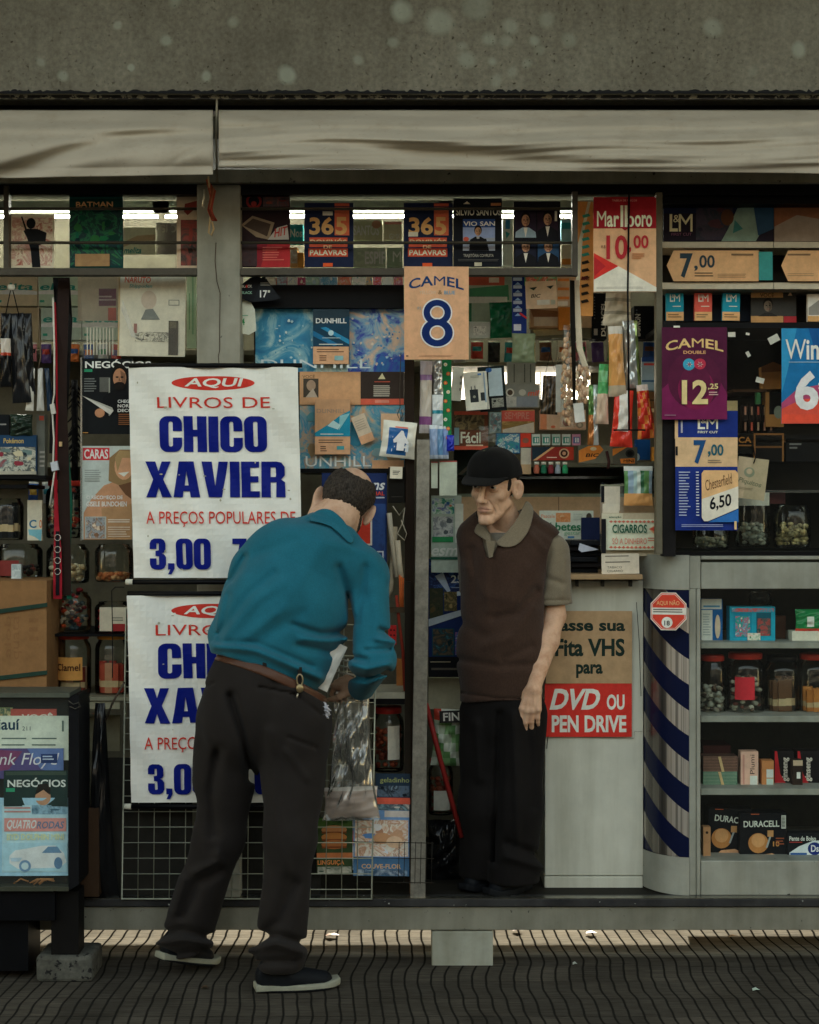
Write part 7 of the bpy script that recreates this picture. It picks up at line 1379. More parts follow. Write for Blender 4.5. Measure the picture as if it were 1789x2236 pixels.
# chargers and pouch hanging in the doorway
s = Sheet(987, 802, 1010, 875, .22, 'cfcdbc', .02); s.ln(1004, 820, 1008, 860, 3, '8a8a80', .2); s.done('charger_box', 'narrow white charger box hanging left of the picture boxes', 'box', rot=5)
s = Sheet(1046, 800, 1104, 898, .22, '16201f', .01); s.p([(1060, 862), (1104, 862), (1104, 895), (1050, 895)], '0f1112'); s.r(1068, 805, 1098, 865, 'a9b8bc'); s.blob(1072, 870, 1098, 890, ['4a4a44', '8a8a7c', '2a2a28'], 6, .4); s.e(1070, 808, 7, 5, '2f5a94'); s.done('charger_blister', 'black and clear blister card hanging behind the white charger box', 'blister', rot=-4)
s = Sheet(1015, 812, 1066, 895, .2, 'd2d0c0', .025); s.r(1026, 850, 1044, 878, '2e3234'); s.r(1029, 843, 1031, 850, '4a4c4c'); s.r(1037, 842, 1039, 850, '4a4c4c'); s.e(1035, 866, 3, 3, '8a8a7c'); s.r(1049, 858, 1058, 876, '33383a'); s.r(1058, 815, 1061, 880, '8fa4b4'); s.ln(1030, 820, 1052, 826, 2, 'a8a898', .2); s.r(1046, 816, 1054, 820, '5f8ac0'); s.done('charger_box', 'white charger box with a dark plug picture in the doorway', 'box', rot=-5)
bag('sack', 'grey green cloth pouch clipped to the shelf above the terminal', 'pouch', 1118, 728, 1170, 792, .3, lambda u, v: '7d8a6c', .02, None, 1, .004, .0, 4, .8)
s = Sheet(1104, 838, 1178, 890, .5, '8f9086', .05); s.r(1104, 792, 1170, 838, '9a9a8e') if False else None; s.e(1114, 857, 9, 9, 'd8d4c4'); s.e(1114, 857, 6, 6, '5a4a3c'); s.e(1141, 857, 8, 7, 'c9c4b4'); s.t('mil', 1154, 852, 1176, 864, 'd8604a', 1, .3); s.r(1128, 866, 1174, 888, '8a8f94'); s.blob(1104, 866, 1128, 888, ['a8a89c', 'c9c4b8'], 4, .4); s.done('payment_panel', 'grey panel with round badges and orange letters behind the chargers', 'panel')
s = Sheet(1108, 790, 1170, 838, .55, '8d8d80', .03)
for x in (1122, 1145, 1158): s.r(x, 795, x+2, 835, '4a4a42')
s.done('grey_unit', 'grey wall unit with dark slots under the cloth pouch', 'unit')
# upper middle: papers, lighter cards, tea boxes
s = Sheet(990, 603, 1120, 735, .55, '9fb09c', .03); s.r(1024, 603, 1102, 623, 'c4604c'); s.r(1068, 606, 1090, 617, 'd9cfc0'); s.p([(1025, 630), (1110, 622), (1112, 655), (1026, 660)], '4f8f68'); s.r(990, 648, 1108, 662, 'd4d4c8'); s.r(990, 603, 1010, 700, 'c4d0c8'); s.r(994, 662, 1030, 702, '3a7a5a'); s.done('stationery_pack', 'pale green stationery pack with a coral top, right of the navy 8 sign', 'pack')
bag('green_pouch', 'glossy dark green plastic folder pack in the doorway top', 'pack', 1068, 660, 1120, 738, .45, lambda u, v: '17613c', .018, None, -2, .006, 0, 7, .12)
s = Sheet(1026, 703, 1070, 738, .45, 'b9bcb0', .02); s.blob(1034, 712, 1062, 732, ['7a7a70', 'd9d8cc', '5a5a54'], 7, .3); s.done('stationery_pack', 'small white pack with grey shapes left of the green folder pack', 'pack')
s = Sheet(1119, 600, 1150, 728, .3, '1b3277', .02)
for i in range(5): s.r(1121, 606+i*17, 1140, 613+i*17, 'b4c0d4'); s.p([(1124, 622+i*17), (1138, 622+i*17), (1131, 616+i*17)], '8fb0d8')
s.r(1122, 708, 1138, 722, 'c9ccd8'); s.p([(1136, 682), (1152, 694), (1150, 697), (1134, 686)], 'c83a40'); s.done('sachet_strip', 'hanging strip of navy blue sachets with white logos', 'strip')
s = Sheet(1146, 600, 1216, 622, .28, '3f8a5c', .02); s.blob(1148, 602, 1214, 620, ['c9d0c0', 'c05a4a', '4a9a6a', 'e4dfd0'], 10, .35); s.done('tea_pack', 'green and white pack above the tan lighter card', 'pack')
s = Sheet(1148, 614, 1216, 674, .26, 'd8c0a4', .006); s.p([(1156, 628), (1174, 626), (1166, 634)], '2a3a34'); s.p([(1194, 626), (1210, 624), (1203, 632)], '2a3a34'); s.t('BIC', 1160, 642, 1180, 650, '4a3424', 1, .3); s.r(1172, 655, 1200, 666, 'e8e0d0'); s.r(1202, 656, 1212, 666, 'b4b8a4'); s.done('lighter_card', 'tan lighter card with two dark wedges hanging in the doorway top', 'card', rot=-2)
s = Sheet(1214, 602, 1275, 670, .3, 'c0a88c', .01)
for i in range(3): s.r(1218, 608+i*20, 1243, 614+i*20, 'd08040'); s.r(1260, 612+i*20, 1274, 618+i*20, 'c0703c')
s.r(1218, 658, 1240, 668, 'd9d4c8'); s.done('lighter_card', 'beige card with rows of orange lighters in the doorway top', 'card')
s = Sheet(1158, 672, 1222, 715, .45, 'b4906c', .06); s.p([(1158, 674), (1222, 680), (1220, 700), (1164, 692)], '8a5f40'); s.r(1166, 692, 1224, 712, 'c4b49c'); s.done('folder', 'brown folder leaning under the tan lighter card', 'folder')
s = Sheet(1220, 668, 1245, 720, .42, 'd08438', .03); s.done('folder', 'orange folder edge behind the dark strap', 'folder')
s = Sheet(1246, 640, 1292, 715, .5, 'c9b494', .05); s.e(1268, 678, 6, 5, '8a3c30'); s.done('envelope_box', 'beige box with a small red spot behind the strap', 'box')
for x0, x1, y0, y1, t1, lb in ((1293, 1325, 640, 740, 'DUNCEL', 'black box with vertical white letters left of the foil snacks'), (1385, 1432, 668, 740, 'DUNUN', 'black box with vertical white letters right of the foil snacks')):
    s = Sheet(x0, y0, x1, y1, .5, '101418', .1); s.t(t1, x0+20 if x0 < 1300 else x0+2, y0+18, x0+30 if x0 < 1300 else x0+14, y1-6, 'd4d4c8', 1, vert=1); s.ln(x0+4, y0+8, x0+7, y0+60, 8, '5a5f64', .1); s.r(x0+4, y1-22, x0+12, y1-8, 'a8a8a0'); s.done('battery_box', lb, 'box')
s = Sheet(1160, 716, 1300, 738, .52, '6f705c', .08); s.p([(1164, 720), (1230, 716), (1236, 730), (1170, 734)], 'a8a284'); s.done('paper_stack', 'low stack of olive folders on the shelf under the beige box', 'papers')
ribbon('dark_strap', 'black and beige strap hanging in front of the peanut packets', 'strap', [(1250, 612, .08, 20), (1251, 700, .08, 10), (1254, 800, .08, 40), (1255, 880, .08, 60)], .018, mat('15130f', .5, gain=1.))
ribbon('beige_strap', 'beige wrapper tail right of the black strap', 'strap', [(1258, 612, .09, 0), (1262, 680, .09, 10), (1266, 760, .09, 0), (1278, 800, .09, -20)], .022, mat('c4b8a0', .5))
def nuts(x0, x1, y0, y1, Y, lb, taper):
    t = thing('peanut_packet', lb, 'peanuts', P((x0+x1)/2, y1, Y)); b = MB(); rs = random.Random(x0)
    for i in range(95):
        v = rs.random(); w3 = (x1-x0)/2*(taper+(1-taper)*math.sin(math.pi*min(1, v*.9+.08))); px = (x0+x1)/2+rs.uniform(-1, 1)*w3*.85; py = y0+(y1-y0)*v
        b.ball(P(px, py, Y+rs.uniform(-.012, .012)), (rs.uniform(.006, .009), .007, rs.uniform(.009, .013)), rs.choice(['d9b594', 'c9a27c', 'e4c4a4', 'b88f6c']), 6)
    b.build('nuts', t)
    o = bag('film', None, None, x0-4, y0-20, x1+4, y1+8, Y, lambda u, v: FILM, .02, None, 0, .003, .5, 3); o.location = o.location-t.location; o.parent = t
nuts(1226, 1252, 730, 925, .12, 'long narrow film packet of peanuts left of the black strap', .6)
nuts(1256, 1290, 800, 880, .11, 'short wide film packet of peanuts right of the black strap', .4)
s = Sheet(1254, 880, 1276, 922, .1, 'c9c8c0', .004); s.done('price_card', 'plain grey white tag at the foot of the short peanut packet', 'tag', rot=-6)
bag('herb_packet', 'dark wrinkled packet of brown sticks hanging left of the peanuts', 'packet', 1184, 820, 1222, 905, .25, lambda u, v: '5a4a38' if int(u*9) % 2 else '2f2a22', .018, None, 3, .006, .1, 9)
cord('packet_wire', 'thin bent wire holders above the dark herb packet', 'wire', [(1190, 822, .25), (1202, 770, .25), (1206, 785, .25), (1214, 822, .25), (1220, 780, .25)], .0012, IRON)
s = Sheet(1214, 796, 1232, 900, .2, 'b4b6ae', .004); s.done('price_card', 'narrow grey card hanging between herb packet and peanuts', 'tag')
bag('snack_bag', 'tan foil snack bag hanging nearest the red price sign', 'snack', 1323, 712, 1364, 866, .06, bands((.1, 'c4bdb0'), (.86, 'd29a5c'), (1, 'b8a890')), .03, 'hanging foil snack bags', -2, .008, .25, 21, .2)
bag('snack_bag', 'long silver foil snack bag behind the black rod', 'snack', 1358, 700, 1394, 848, .09, lambda u, v: 'b9bcb8' if u < .75 else '8a9a5c', .026, 'hanging foil snack bags', -3, .010, .1, 22, .12, metal=.5)
bag('snack_bag', 'green and beige snack bag below the tan one', 'snack', 1304, 795, 1334, 926, .08, bands((.12, '4a9a5c'), (.32, '7ab884'), (.5, '57a868'), (1, 'cdb49c')), .026, 'hanging foil snack bags', 2, .007, .3, 23, .2)
bag('snack_bag', 'narrow silver and green snack bag left of the green and beige one', 'snack', 1283, 840, 1308, 972, .1, lambda u, v: ('5f8a4c' if v < .5 else 'b0703c') if u < .5 else 'c4c8c4', .02, 'hanging foil snack bags', 0, .009, .2, 24, .12, metal=.4)
bag('snack_bag', 'red and white snack bag in front of the rod foot', 'snack', 1338, 852, 1388, 976, .07, lambda u, v: 'd9d2c8' if .28 < u < .72 and v < .72 else 'cc3a2c', .03, 'hanging foil snack bags', 3, .008, .15, 25, .2)
bag('snack_bag', 'shiny red and orange snack bag right of the red and white one', 'snack', 1380, 840, 1424, 958, .08, lambda u, v: 'd8c4b8' if v < .12 else ('c8382a' if (int(u*5)+int(v*7)) % 3 else 'd8803c'), .026, 'hanging foil snack bags', -6, .010, .45, 26, .15)
bag('snack_bag', 'white crumpled bag hanging above the shiny red snack bag', 'snack', 1318, 620, 1384, 712, .12, lambda u, v: 'a8302c' if v < .06 else ('b9b09c' if (int(v*12)) % 4 else '8a8474'), .02, 'hanging foil snack bags', 2, .008, .2, 27, .2)
s = Sheet(1402, 780, 1438, 852, .4, '8fa0a8', .03); s.r(1402, 780, 1438, 790, '24407a'); s.r(1406, 793, 1432, 798, 'b84a44'); s.r(1402, 830, 1438, 834, '3a5a7a'); s.done('phone_card', 'blue grey card with a navy top beside the purple price sign', 'card')
s = Sheet(1398, 856, 1440, 930, .5, '7a5230', .08); s.ln(1404, 872, 1436, 880, 1, '4a3420', .1); s.r(1416, 892, 1430, 900, 'd0b080'); s.done('wooden_box', 'brown box behind the shiny red snack bag', 'box')
s = Sheet(1180, 895, 1280, 938, .45, 'd4b090', .06); s.r(1180, 893, 1194, 938, 'e08a60'); s.e(1208, 932, 5, 3, 'd8704a'); s.e(1238, 922, 9, 9, '8a4a34'); s.e(1240, 922, 5, 5, '1a1512'); s.e(1266, 928, 8, 7, '9a8a74'); s.e(1266, 928, 4, 4, 'c9b89c'); s.done('candy_box', 'cream display box with dark round spots on the doorway shelf', 'box')
for i in range(5):
    x = 1162+i*22; s = Sheet(x, 948, x+18, 972, .4, ['c4ccc0', 'b0c0b4', 'a8b8ac', 'c9cfc4', 'c88aa0'][i], .02); s.r(x+2, 954, x+16, 968, '3a8a78' if i < 4 else '5a6a94'); s.r(x+6, 956, x+9, 966, W_); s.r(x+11, 956, x+14, 966, W_); s.done('mint_tin', f'{["first", "second", "third", "fourth", "fifth pink topped"][i]} mint tin from the left in the row above the red box', 'tin', 'mint tins on the doorway shelf')
s = Sheet(1162, 976, 1253, 1005, .36, '8c2f26', .06); s.p([(1162, 976), (1205, 976), (1164, 1005), (1162, 1005)], '22303a'); s.p([(1205, 976), (1212, 976), (1172, 1005), (1164, 1005)], 'd0a070'); s.r(1236, 976, 1253, 1004, 'b03a28'); s.e(1232, 990, 11, 11, 'c9a480'); s.e(1232, 990, 8, 8, '3a201a'); s.e(1232, 990, 4, 4, 'c09070'); s.ln(1194, 998, 1216, 1002, 1, 'd9c4b0', 0); s.done('tobacco_box', 'dark red display box with a round badge right of the cap', 'box')
for i in range(5):
    x = 1166+i*15.5; jx = P(x+6, 1034, .36); b = MB(); b.lathe(jx, [(.010, 0), (.011, .003), (.011, .022), (.008, .026), (.008, .034), (.0, .035)], ['a8604a', '24644a', '7a2f34', '8f9aa4', '2f8a5c'][i], 12); b.lathe(jx+Vector((0, 0, .034)), [(.009, 0), (.009, .010), (0, .0105)], 'd9d6c4', 12)
    b.build('small_bottle', label=f'{["brown", "dark green", "maroon", "grey", "bright green"][i]} labelled small bottle in the row under the red box', cat='bottle', group='small bottles right of the cap')
s = Sheet(1264, 972, 1338, 1012, .34, '6a6a5c', .05); s.p([(1264, 984), (1285, 974), (1310, 972), (1318, 982), (1300, 1002), (1264, 1010)], 'd8843a'); s.t('BIC', 1280, 990, 1308, 998, '2a2018', 1, .3); s.e(1296, 980, 7, 4, 'd9c4a0'); s.done('lighter_display', 'orange leaf shaped lighter display on the doorway shelf', 'display')
s = Sheet(1338, 976, 1392, 1014, .34, '57564c', .05); s.p([(1338, 980), (1370, 976), (1338, 996)], 'd8843a'); s.e(1376, 990, 10, 9, '2a2a28'); s.e(1376, 990, 6, 5, '121212'); s.p([(1354, 1002), (1386, 1000), (1386, 1012), (1356, 1012)], 'd07a34'); s.t('MINI', 1362, 1003, 1384, 1010, '2a2018', 1); s.done('lighter_display', 'grey lighter display with a small orange strip reading MINI', 'display')
s = Sheet(1388, 960, 1420, 1004, .36, '1d4f8a', .04); s.p([(1392, 960), (1396, 950), (1400, 960)], '8ac0d8'); s.e(1392, 998, 5, 8, 'c4d4e0'); s.done('blue_cup', 'blue cup of straws on the doorway shelf', 'cup')
s = Sheet(1424, 976, 1446, 1006, .34, 'd8903c', .04); s.e(1434, 992, 6, 8, 'c9b08a'); s.done('candy_box', 'orange box against the dark cabinet post', 'box')
bag('seed_packet', 'clear packet of green and tan sweets hung above the cash sign', 'packet', 1362, 1018, 1426, 1104, .14, lambda u, v: 'd9a064' if v > .68 else ('c9ccc4' if v < .12 else (['5f8a54', '9fb8b4', '3a6a4a', '8aa0b0', 'c4cfc4'][(int(u*7)*3+int(v*11)*5) % 5])), .018, None, 0, .005, 0, 13, .15)
b = MB(); b.tube([P(1325, 985, .2), P(1330, 1008, .2), P(1328, 1024, .2)], .006, '3a2220', 8); b.build('key_fob', label='small dark fob hanging from the orange lighter display', cat='fob')
# counter: signs, frame, papers
wp = Sheet(985, 1085, 1440, 1165, .72, 'c2a584', .01); wp.r(1098, 1085, 1100, 1165, '8a745c'); wp.r(1219, 1085, 1221, 1165, '8a745c'); wp.done('back_panel', 'beige wall boards with dark seams behind the counter', 'panel')
s = Sheet(1178, 1115, 1296, 1182, .5, 'd3d8c8', .004); s.t('Pascale', 1182, 1123, 1212, 1131, 'd8a080', 1); s.blob(1214, 1120, 1246, 1140, ['d89a64', 'cc8450', 'e0b084'], 6, .5); s.ln(1252, 1122, 1276, 1138, 4, 'b4bcae', .2); s.t('betes', 1213, 1141, 1268, 1159, '2f7a54', 1); s.t('diab', 1176, 1141, 1211, 1159, '2f7a54', 1); s.t('gestar', 1232, 1161, 1268, 1170, '7ab08c', 0); s.r(1240, 1171, 1254, 1175, '4a84b4'); s.e(1286, 1128, 6, 8, '4a4238'); s.r(1274, 1142, 1294, 1160, 'c05a4c'); s.e(1284, 1150, 7, 7, '5a4a44'); s.done('medical_card', 'white leaflet with green lettering behind the cashier\'s shoulder', 'leaflet')
for i, (y, x0) in enumerate(((1180, 1246), (1192, 1238), (1204, 1240), (1216, 1238), (1228, 1240), (1240, 1238))):
    b = MB(); b.pb(x0, y, 1312-(i % 2)*6, y+11, .22+.02*(i % 3), .45, ['16181c', '1d1a1c', '121418'][i % 3]); b.build('black_folder', label=f'{["topmost", "second", "third", "fourth", "fifth", "lowest"][i]} black folder in the pile on the wooden counter', cat='folder', group='black folders on the counter', bevel=.003)
s = Sheet(1262, 1170, 1310, 1200, .2, None); s.p([(1266, 1186), (1308, 1200), (1270, 1206), (1263, 1200)], 'b4b8c4'); s.done('loose_sheet', 'pale sheet sliding off the black folders', 'paper')
s = Sheet(1270, 1130, 1310, 1180, .4, '1c2546', .02); s.done('navy_book', 'navy book standing behind the black folders', 'book')
s = Sheet(1311, 1052, 1362, 1205, .18, None); s.p([(1311, 1060), (1362, 1055), (1362, 1130), (1311, 1205)], clear_mat('acrylic', (.92, .94, .9), .1, .1, .12)); s.r(1313, 1053, 1320, 1097, '15171a'); s.r(1320, 1062, 1354, 1115, 'cfc6b2'); s.r(1316, 1100, 1352, 1120, 'd4ccb8'); s.r(1312, 1058, 1364, 1061, '8a8a74'); s.done('acrylic_holder', 'clear acrylic paper holder with black clips above the cash sign', 'holder')
s = Sheet(1314, 1120, 1444, 1214, .17, 'b4a890', .01); s.r(1314, 1121, 1360, 1134, 'c9c4ac'); s.t('atenção', 1330, 1127, 1357, 1132, '2f5a44', 1); s.done('backing_board', 'beige board behind the cash sign', 'board')
s = Sheet(1324, 1134, 1446, 1201, .14, 'd0d4bc', .004)
for x in range(1330, 1440, 9): s.p([(x, 1139), (x+5, 1136), (x+9, 1139), (x+5, 1142)], 'c8705c'); s.p([(x, 1195), (x+5, 1192), (x+9, 1195), (x+5, 1198)], 'c8705c')
s.t('CIGARROS', 1337, 1145, 1412, 1164, '1d5a44', 1); s.t('SÓ A DINHEIRO', 1337, 1172, 1412, 1188, 'd0705c', 0); s.p([(1416, 1155), (1428, 1148), (1442, 1154), (1430, 1168)], 'd09a74'); s.p([(1418, 1155), (1428, 1150), (1439, 1155), (1430, 1162)], 'c8503f'); s.ln(1414, 1174, 1440, 1184, 2, 'c07a64', .2); s.r(1313, 1133, 1323, 1208, '14161a'); s.done('cash_sign', 'white sign with green and red lettering about cigarettes over the counter', 'sign')
s = Sheet(1314, 1209, 1396, 1253, .12, 'cfc4b0', .002); s.ln(1322, 1213, 1375, 1218, 1, '6a6458', .1); s.ln(1322, 1226, 1380, 1231, 1, '6a6458', .1); s.t('TABACO', 1326, 1236, 1358, 1241, '5a5448', 0); s.t('CIGARRO', 1326, 1244, 1360, 1249, '5a5448', 0); s.done('handwritten_note', 'handwritten cream note standing on the wooden counter', 'note', rot=-1)
# poster on the white cabinet
s = Sheet(1192, 1334, 1380, 1492, .192, 'a88b68', .002); s.r(1186, 1328, 1384, 1333, 'd9dcd0') if False else None
s.t('Passe sua', 1203, 1352, 1365, 1378, '1c2c26', 2); s.t('Fita VHS', 1212, 1394, 1364, 1433, '1c2c26', 2); s.t('para', 1258, 1450, 1316, 1480, '1c2c26', 2); s.done('poster', 'tan poster sheet about video tapes on the white cabinet', 'poster', None)
s = Sheet(1190, 1492, 1380, 1609, .19, 'c5352c', .002); s.t('DVD', 1206, 1504, 1310, 1550, 'd6d6ca', 2, .25); s.t('OU', 1325, 1516, 1364, 1550, 'd6d6ca', 2); s.t('PEN DRIVE', 1205, 1562, 1368, 1599, 'd6d6ca', 2); s.done('poster', 'red poster strip in white capitals on the white cabinet', 'poster')
# doorway left: hanging goods, dark picture display, broom
s = Sheet(942, 1082, 1008, 1250, .3, 'aebcae', .01); s.r(944, 1088, 992, 1110, '3a6a9a'); s.blob(944, 1088, 992, 1122, ['d0805c', '3a6aa0', 'c9d4cc', '3f9a6a', '1f4a8a'], 10, .4); s.blob(946, 1128, 990, 1180, ['a8acac', '7a8084', 'c4c8c4', '5a6266'], 14, .35); s.r(944, 1172, 990, 1184, '2f8a54'); s.r(994, 1100, 1012, 1185, 'd4dccc'); s.t('esm', 942, 1196, 1000, 1214, 'd4dcd0', 1, .3); s.r(940, 1216, 1010, 1222, '2a5a48'); s.done('hanging_pack', 'clear green edged pack of grey goods between jamb and cashier', 'pack')
s = Sheet(936, 1220, 1016, 1478, .36, '1b2c5c', .02); s.blob(938, 1225, 1010, 1300, ['2a4a84', '16224a', '3a5f9c', 'b4c4d8'], 14, .25); s.p([(950, 1258), (968, 1250), (984, 1290), (978, 1294)], 'b4c4dc'); s.p([(980, 1296), (1006, 1290), (1010, 1300), (986, 1302)], 'c4d0dc'); s.t('25,', 985, 1256, 1016, 1276, 'd4d8dc', 1); s.ln(986, 1282, 1012, 1286, 1, '8fa0b8', .1)
s.r(938, 1284, 968, 1350, '2f3a2c'); s.blob(938, 1286, 966, 1348, ['4a3a24', '24301f', '5a4a2c'], 6, .4); s.r(970, 1292, 998, 1334, '5a4a2f'); s.blob(970, 1292, 998, 1334, ['8a7448', '3a3a20', 'a08a5c'], 6, .4); s.p([(936, 1352), (1012, 1330), (1014, 1342), (936, 1368)], 'a9b4bc')
s.r(944, 1372, 992, 1432, '1d4450'); s.blob(946, 1374, 990, 1430, ['2f6a74', '14282c', '5a4a34', '1a3a44'], 12, .35); s.blob(994, 1380, 1014, 1430, ['b8604a', '2a4a8a', 'c4b8a0'], 6, .4); s.r(936, 1434, 1016, 1478, '15161a'); s.ln(940, 1444, 984, 1448, 1, 'a89c84', 0); s.ln(942, 1458, 1004, 1468, 1, '5a544a', .1); s.done('video_display', 'navy display card of small dark film covers left of the cashier', 'display')
s = Sheet(936, 1480, 1016, 1548, .45, 'a9a78f', .02); s.done('wall_board', 'plain pale board under the navy display card', 'board')
bag('grocery_bag', 'pale green and white grocery bag behind the red stick', 'bag', 944, 1548, 1014, 1672, .3, lambda u, v: ('b4402f' if u < .25 else 'cfd4c4') if v < .2 else (['7aa06a', 'a8b49c', 'c4ccbc', '5f8a54'][(int(u*5)*3+int(v*7)) % 4]), .04, None, 2, .010, .1, 14, .3)
s = Sheet(960, 1552, 1010, 1578, .24, '2c2c2a', .004); s.t('FIN', 968, 1556, 1004, 1574, 'd4d4c8', 1); s.done('lettered_card', 'black card with white capitals FIN on the grocery bag', 'card', rot=-2)
cord('broom_stick', 'dark red stick leaning across the doorway beside the jamb', 'stick', [(930, 1536, .08), (962, 1660, .1), (1008, 1828, .12)], .010, mat('6e1f1c', .45, gain=1.2))
jar('paint_tub', 'red lidded tub low behind the red stick', 936, 1660, 990, 1782, .3, 'a8342a', ['8a4a34', '7a3a2c'], .6, note=((-.6, .8), (.1, .45), 'b9b8ac', None, None))
bag('dark_sack', 'black plastic sack on the floor behind the jamb', 'bag', 925, 1790, 1010, 1925, .35, lambda u, v: '131416', .06, None, 0, .014, .2, 15, .25)
# ---------------------------------------------------------------- goods in the right showcase
s = Sheet(1532, 1308, 1578, 1400, .18, '1f62a0', .07); s.r(1532, 1308, 1576, 1330, 'd4d8d0'); s.r(1536, 1322, 1572, 1326, '5a94b8'); s.r(1532, 1332, 1556, 1399, 'd4d6cc'); s.ln(1535, 1340, 1553, 1390, 9, 'a8b0ac', .3); s.e(1567, 1368, 6, 26, 'd9c4a8'); s.done('toothbrush_box', 'blue and white box standing at the left of the top showcase shelf', 'box')
s = Sheet(1594, 1325, 1693, 1401, .16, '1f9ab4', .07); s.r(1602, 1338, 1642, 1392, '1788a4'); s.r(1652, 1338, 1684, 1388, '155a6c'); s.blob(1606, 1345, 1638, 1390, ['d8d4c4', 'c04a4a', '3a8a5c', 'e4dcc8'], 16, .25); s.blob(1654, 1350, 1682, 1388, ['5a3a38', 'a84a44', '2a4a4a', '8a6a60'], 12, .3); s.blob(1598, 1328, 1690, 1336, ['c8504a', 'e4dfd0'], 7, .2); s.blob(1632, 1382, 1660, 1398, ['d8503f', 'e4dcc8', '2f7a4c'], 5, .4); s.done('toy_box', 'bright turquoise toy box with two round windows in the showcase', 'box')
bag('gum_bag', 'green and red wrapped sweets pack on the right of the top showcase shelf', 'packet', 1736, 1330, 1800, 1382, .16, lambda u, v: 'c8402f' if v > .8 else ('d4dccc' if .4 < u < .6 and .3 < v < .75 else '1f7a44'), .02, None, 0, .004, 0, 16)
s = Sheet(1730, 1378, 1840, 1399, .15, 'cfcbb8', .07); s.done('white_tray', 'white tray under the green sweets pack in the showcase', 'tray')
jar('glass_vase', 'tall clear glass container at the back of the top showcase shelf', 1640, 1290, 1690, 1324, .4, None, None)
s = Sheet(1694, 1345, 1716, 1401, .25, '4a2f22', .06); s.done('carton', 'brown carton beside the turquoise toy box', 'box')
SW = ['a8a89c', '8a8478', '6a5a50', 'b9b4a4', '7a4a40']
jar('candy_jar', 'small red lidded jar at the left of the second showcase shelf', 1533, 1432, 1590, 1562, .16, 'b03528', SW[:4], .45)
jar('candy_jar', 'large red lidded jar with a red paper label in the showcase', 1594, 1428, 1678, 1562, .15, 'b8382a', SW[1:], .55, note=((-.75, .3), (.25, .62), 'c22f38', None, None))
jar('candy_jar', 'black lidded jar of dark wrapped bars in the showcase', 1678, 1434, 1754, 1562, .18, '14161a', ['4a2c24', '6a4a34', '2a2422'], .6, 'sticks')
jar('candy_jar', 'red lidded jar with orange cartons at the right of the showcase', 1752, 1430, 1840, 1562, .16, 'b83a2c', ['d08a4a', 'c07a3c'], .42, 'sticks')
for i, (y0, y1, c1, c2) in enumerate(((1652, 1685, '5f463c', '8a6a58'), (1685, 1716, '5a7a64', '8fa890'))):
    s = Sheet(1536, y0, 1612-(i*2), y1, .16, c1, .08); s.ln(1536, y0, 1610, y1, 10, c2, .05, .3); s.p([(1568, y0), (1574, y0), (1582, y1), (1576, y1)], 'c4a878'); s.done('card_stack', ['brown rubber banded stack of cards on the third showcase shelf', 'green rubber banded stack of cards under the brown one'][i], 'cards')
s = Sheet(1618, 1641, 1656, 1716, .16, 'd2aa94', .05); s.t('Plumi', 1638, 1648, 1648, 1690, '3a2f2c', 0, vert=1); s.r(1622, 1648, 1626, 1712, 'c08a7c'); s.r(1638, 1694, 1654, 1714, 'd4d6cc'); s.done('pen_box', 'pink cream box with vertical black script on the third showcase shelf', 'box')
s = Sheet(1664, 1661, 1690, 1716, .16, 'b5794a', .05); s.r(1674, 1680, 1689, 1698, 'c4c8c0'); s.r(1674, 1700, 1689, 1715, 'b4c4b8'); s.done('carton', 'small orange brown box with white stickers on the third showcase shelf', 'box')
for i, (x, lb) in enumerate(((1672, 'black and red box with white vertical script left of the narrow box'), (1742, 'black and red box at the right end of the third showcase shelf'))):
    s = Sheet(x+20 if i == 0 else x, 1640, x+62 if i == 0 else x+70, 1716, .2, '171315', .08); xo = x+20 if i == 0 else x
    s.p([(xo, 1640), (xo+5, 1640), (xo+12, 1690), (xo+28, 1716), (xo, 1716)], 'b4252c'); s.t('ginseng', xo+16, 1654, xo+32, 1706, 'd9d0c0', 1, vert=1); s.done('herbal_box', lb, 'box', 'black and red boxes in the showcase')
s = Sheet(1732, 1660, 1753, 1716, .15, '2c201a', .05); s.r(1732, 1660, 1753, 1672, 'b5a084'); s.r(1740, 1686, 1748, 1700, 'd4d4cc'); s.done('carton', 'narrow dark box with a tan top between the black and red boxes', 'box')
b = MB(); b.pb(1536, 1628, 1596, 1652, .25, .4, '3a1a18'); b.build('dark_box', label='dark maroon box behind the stacks of cards', cat='box')
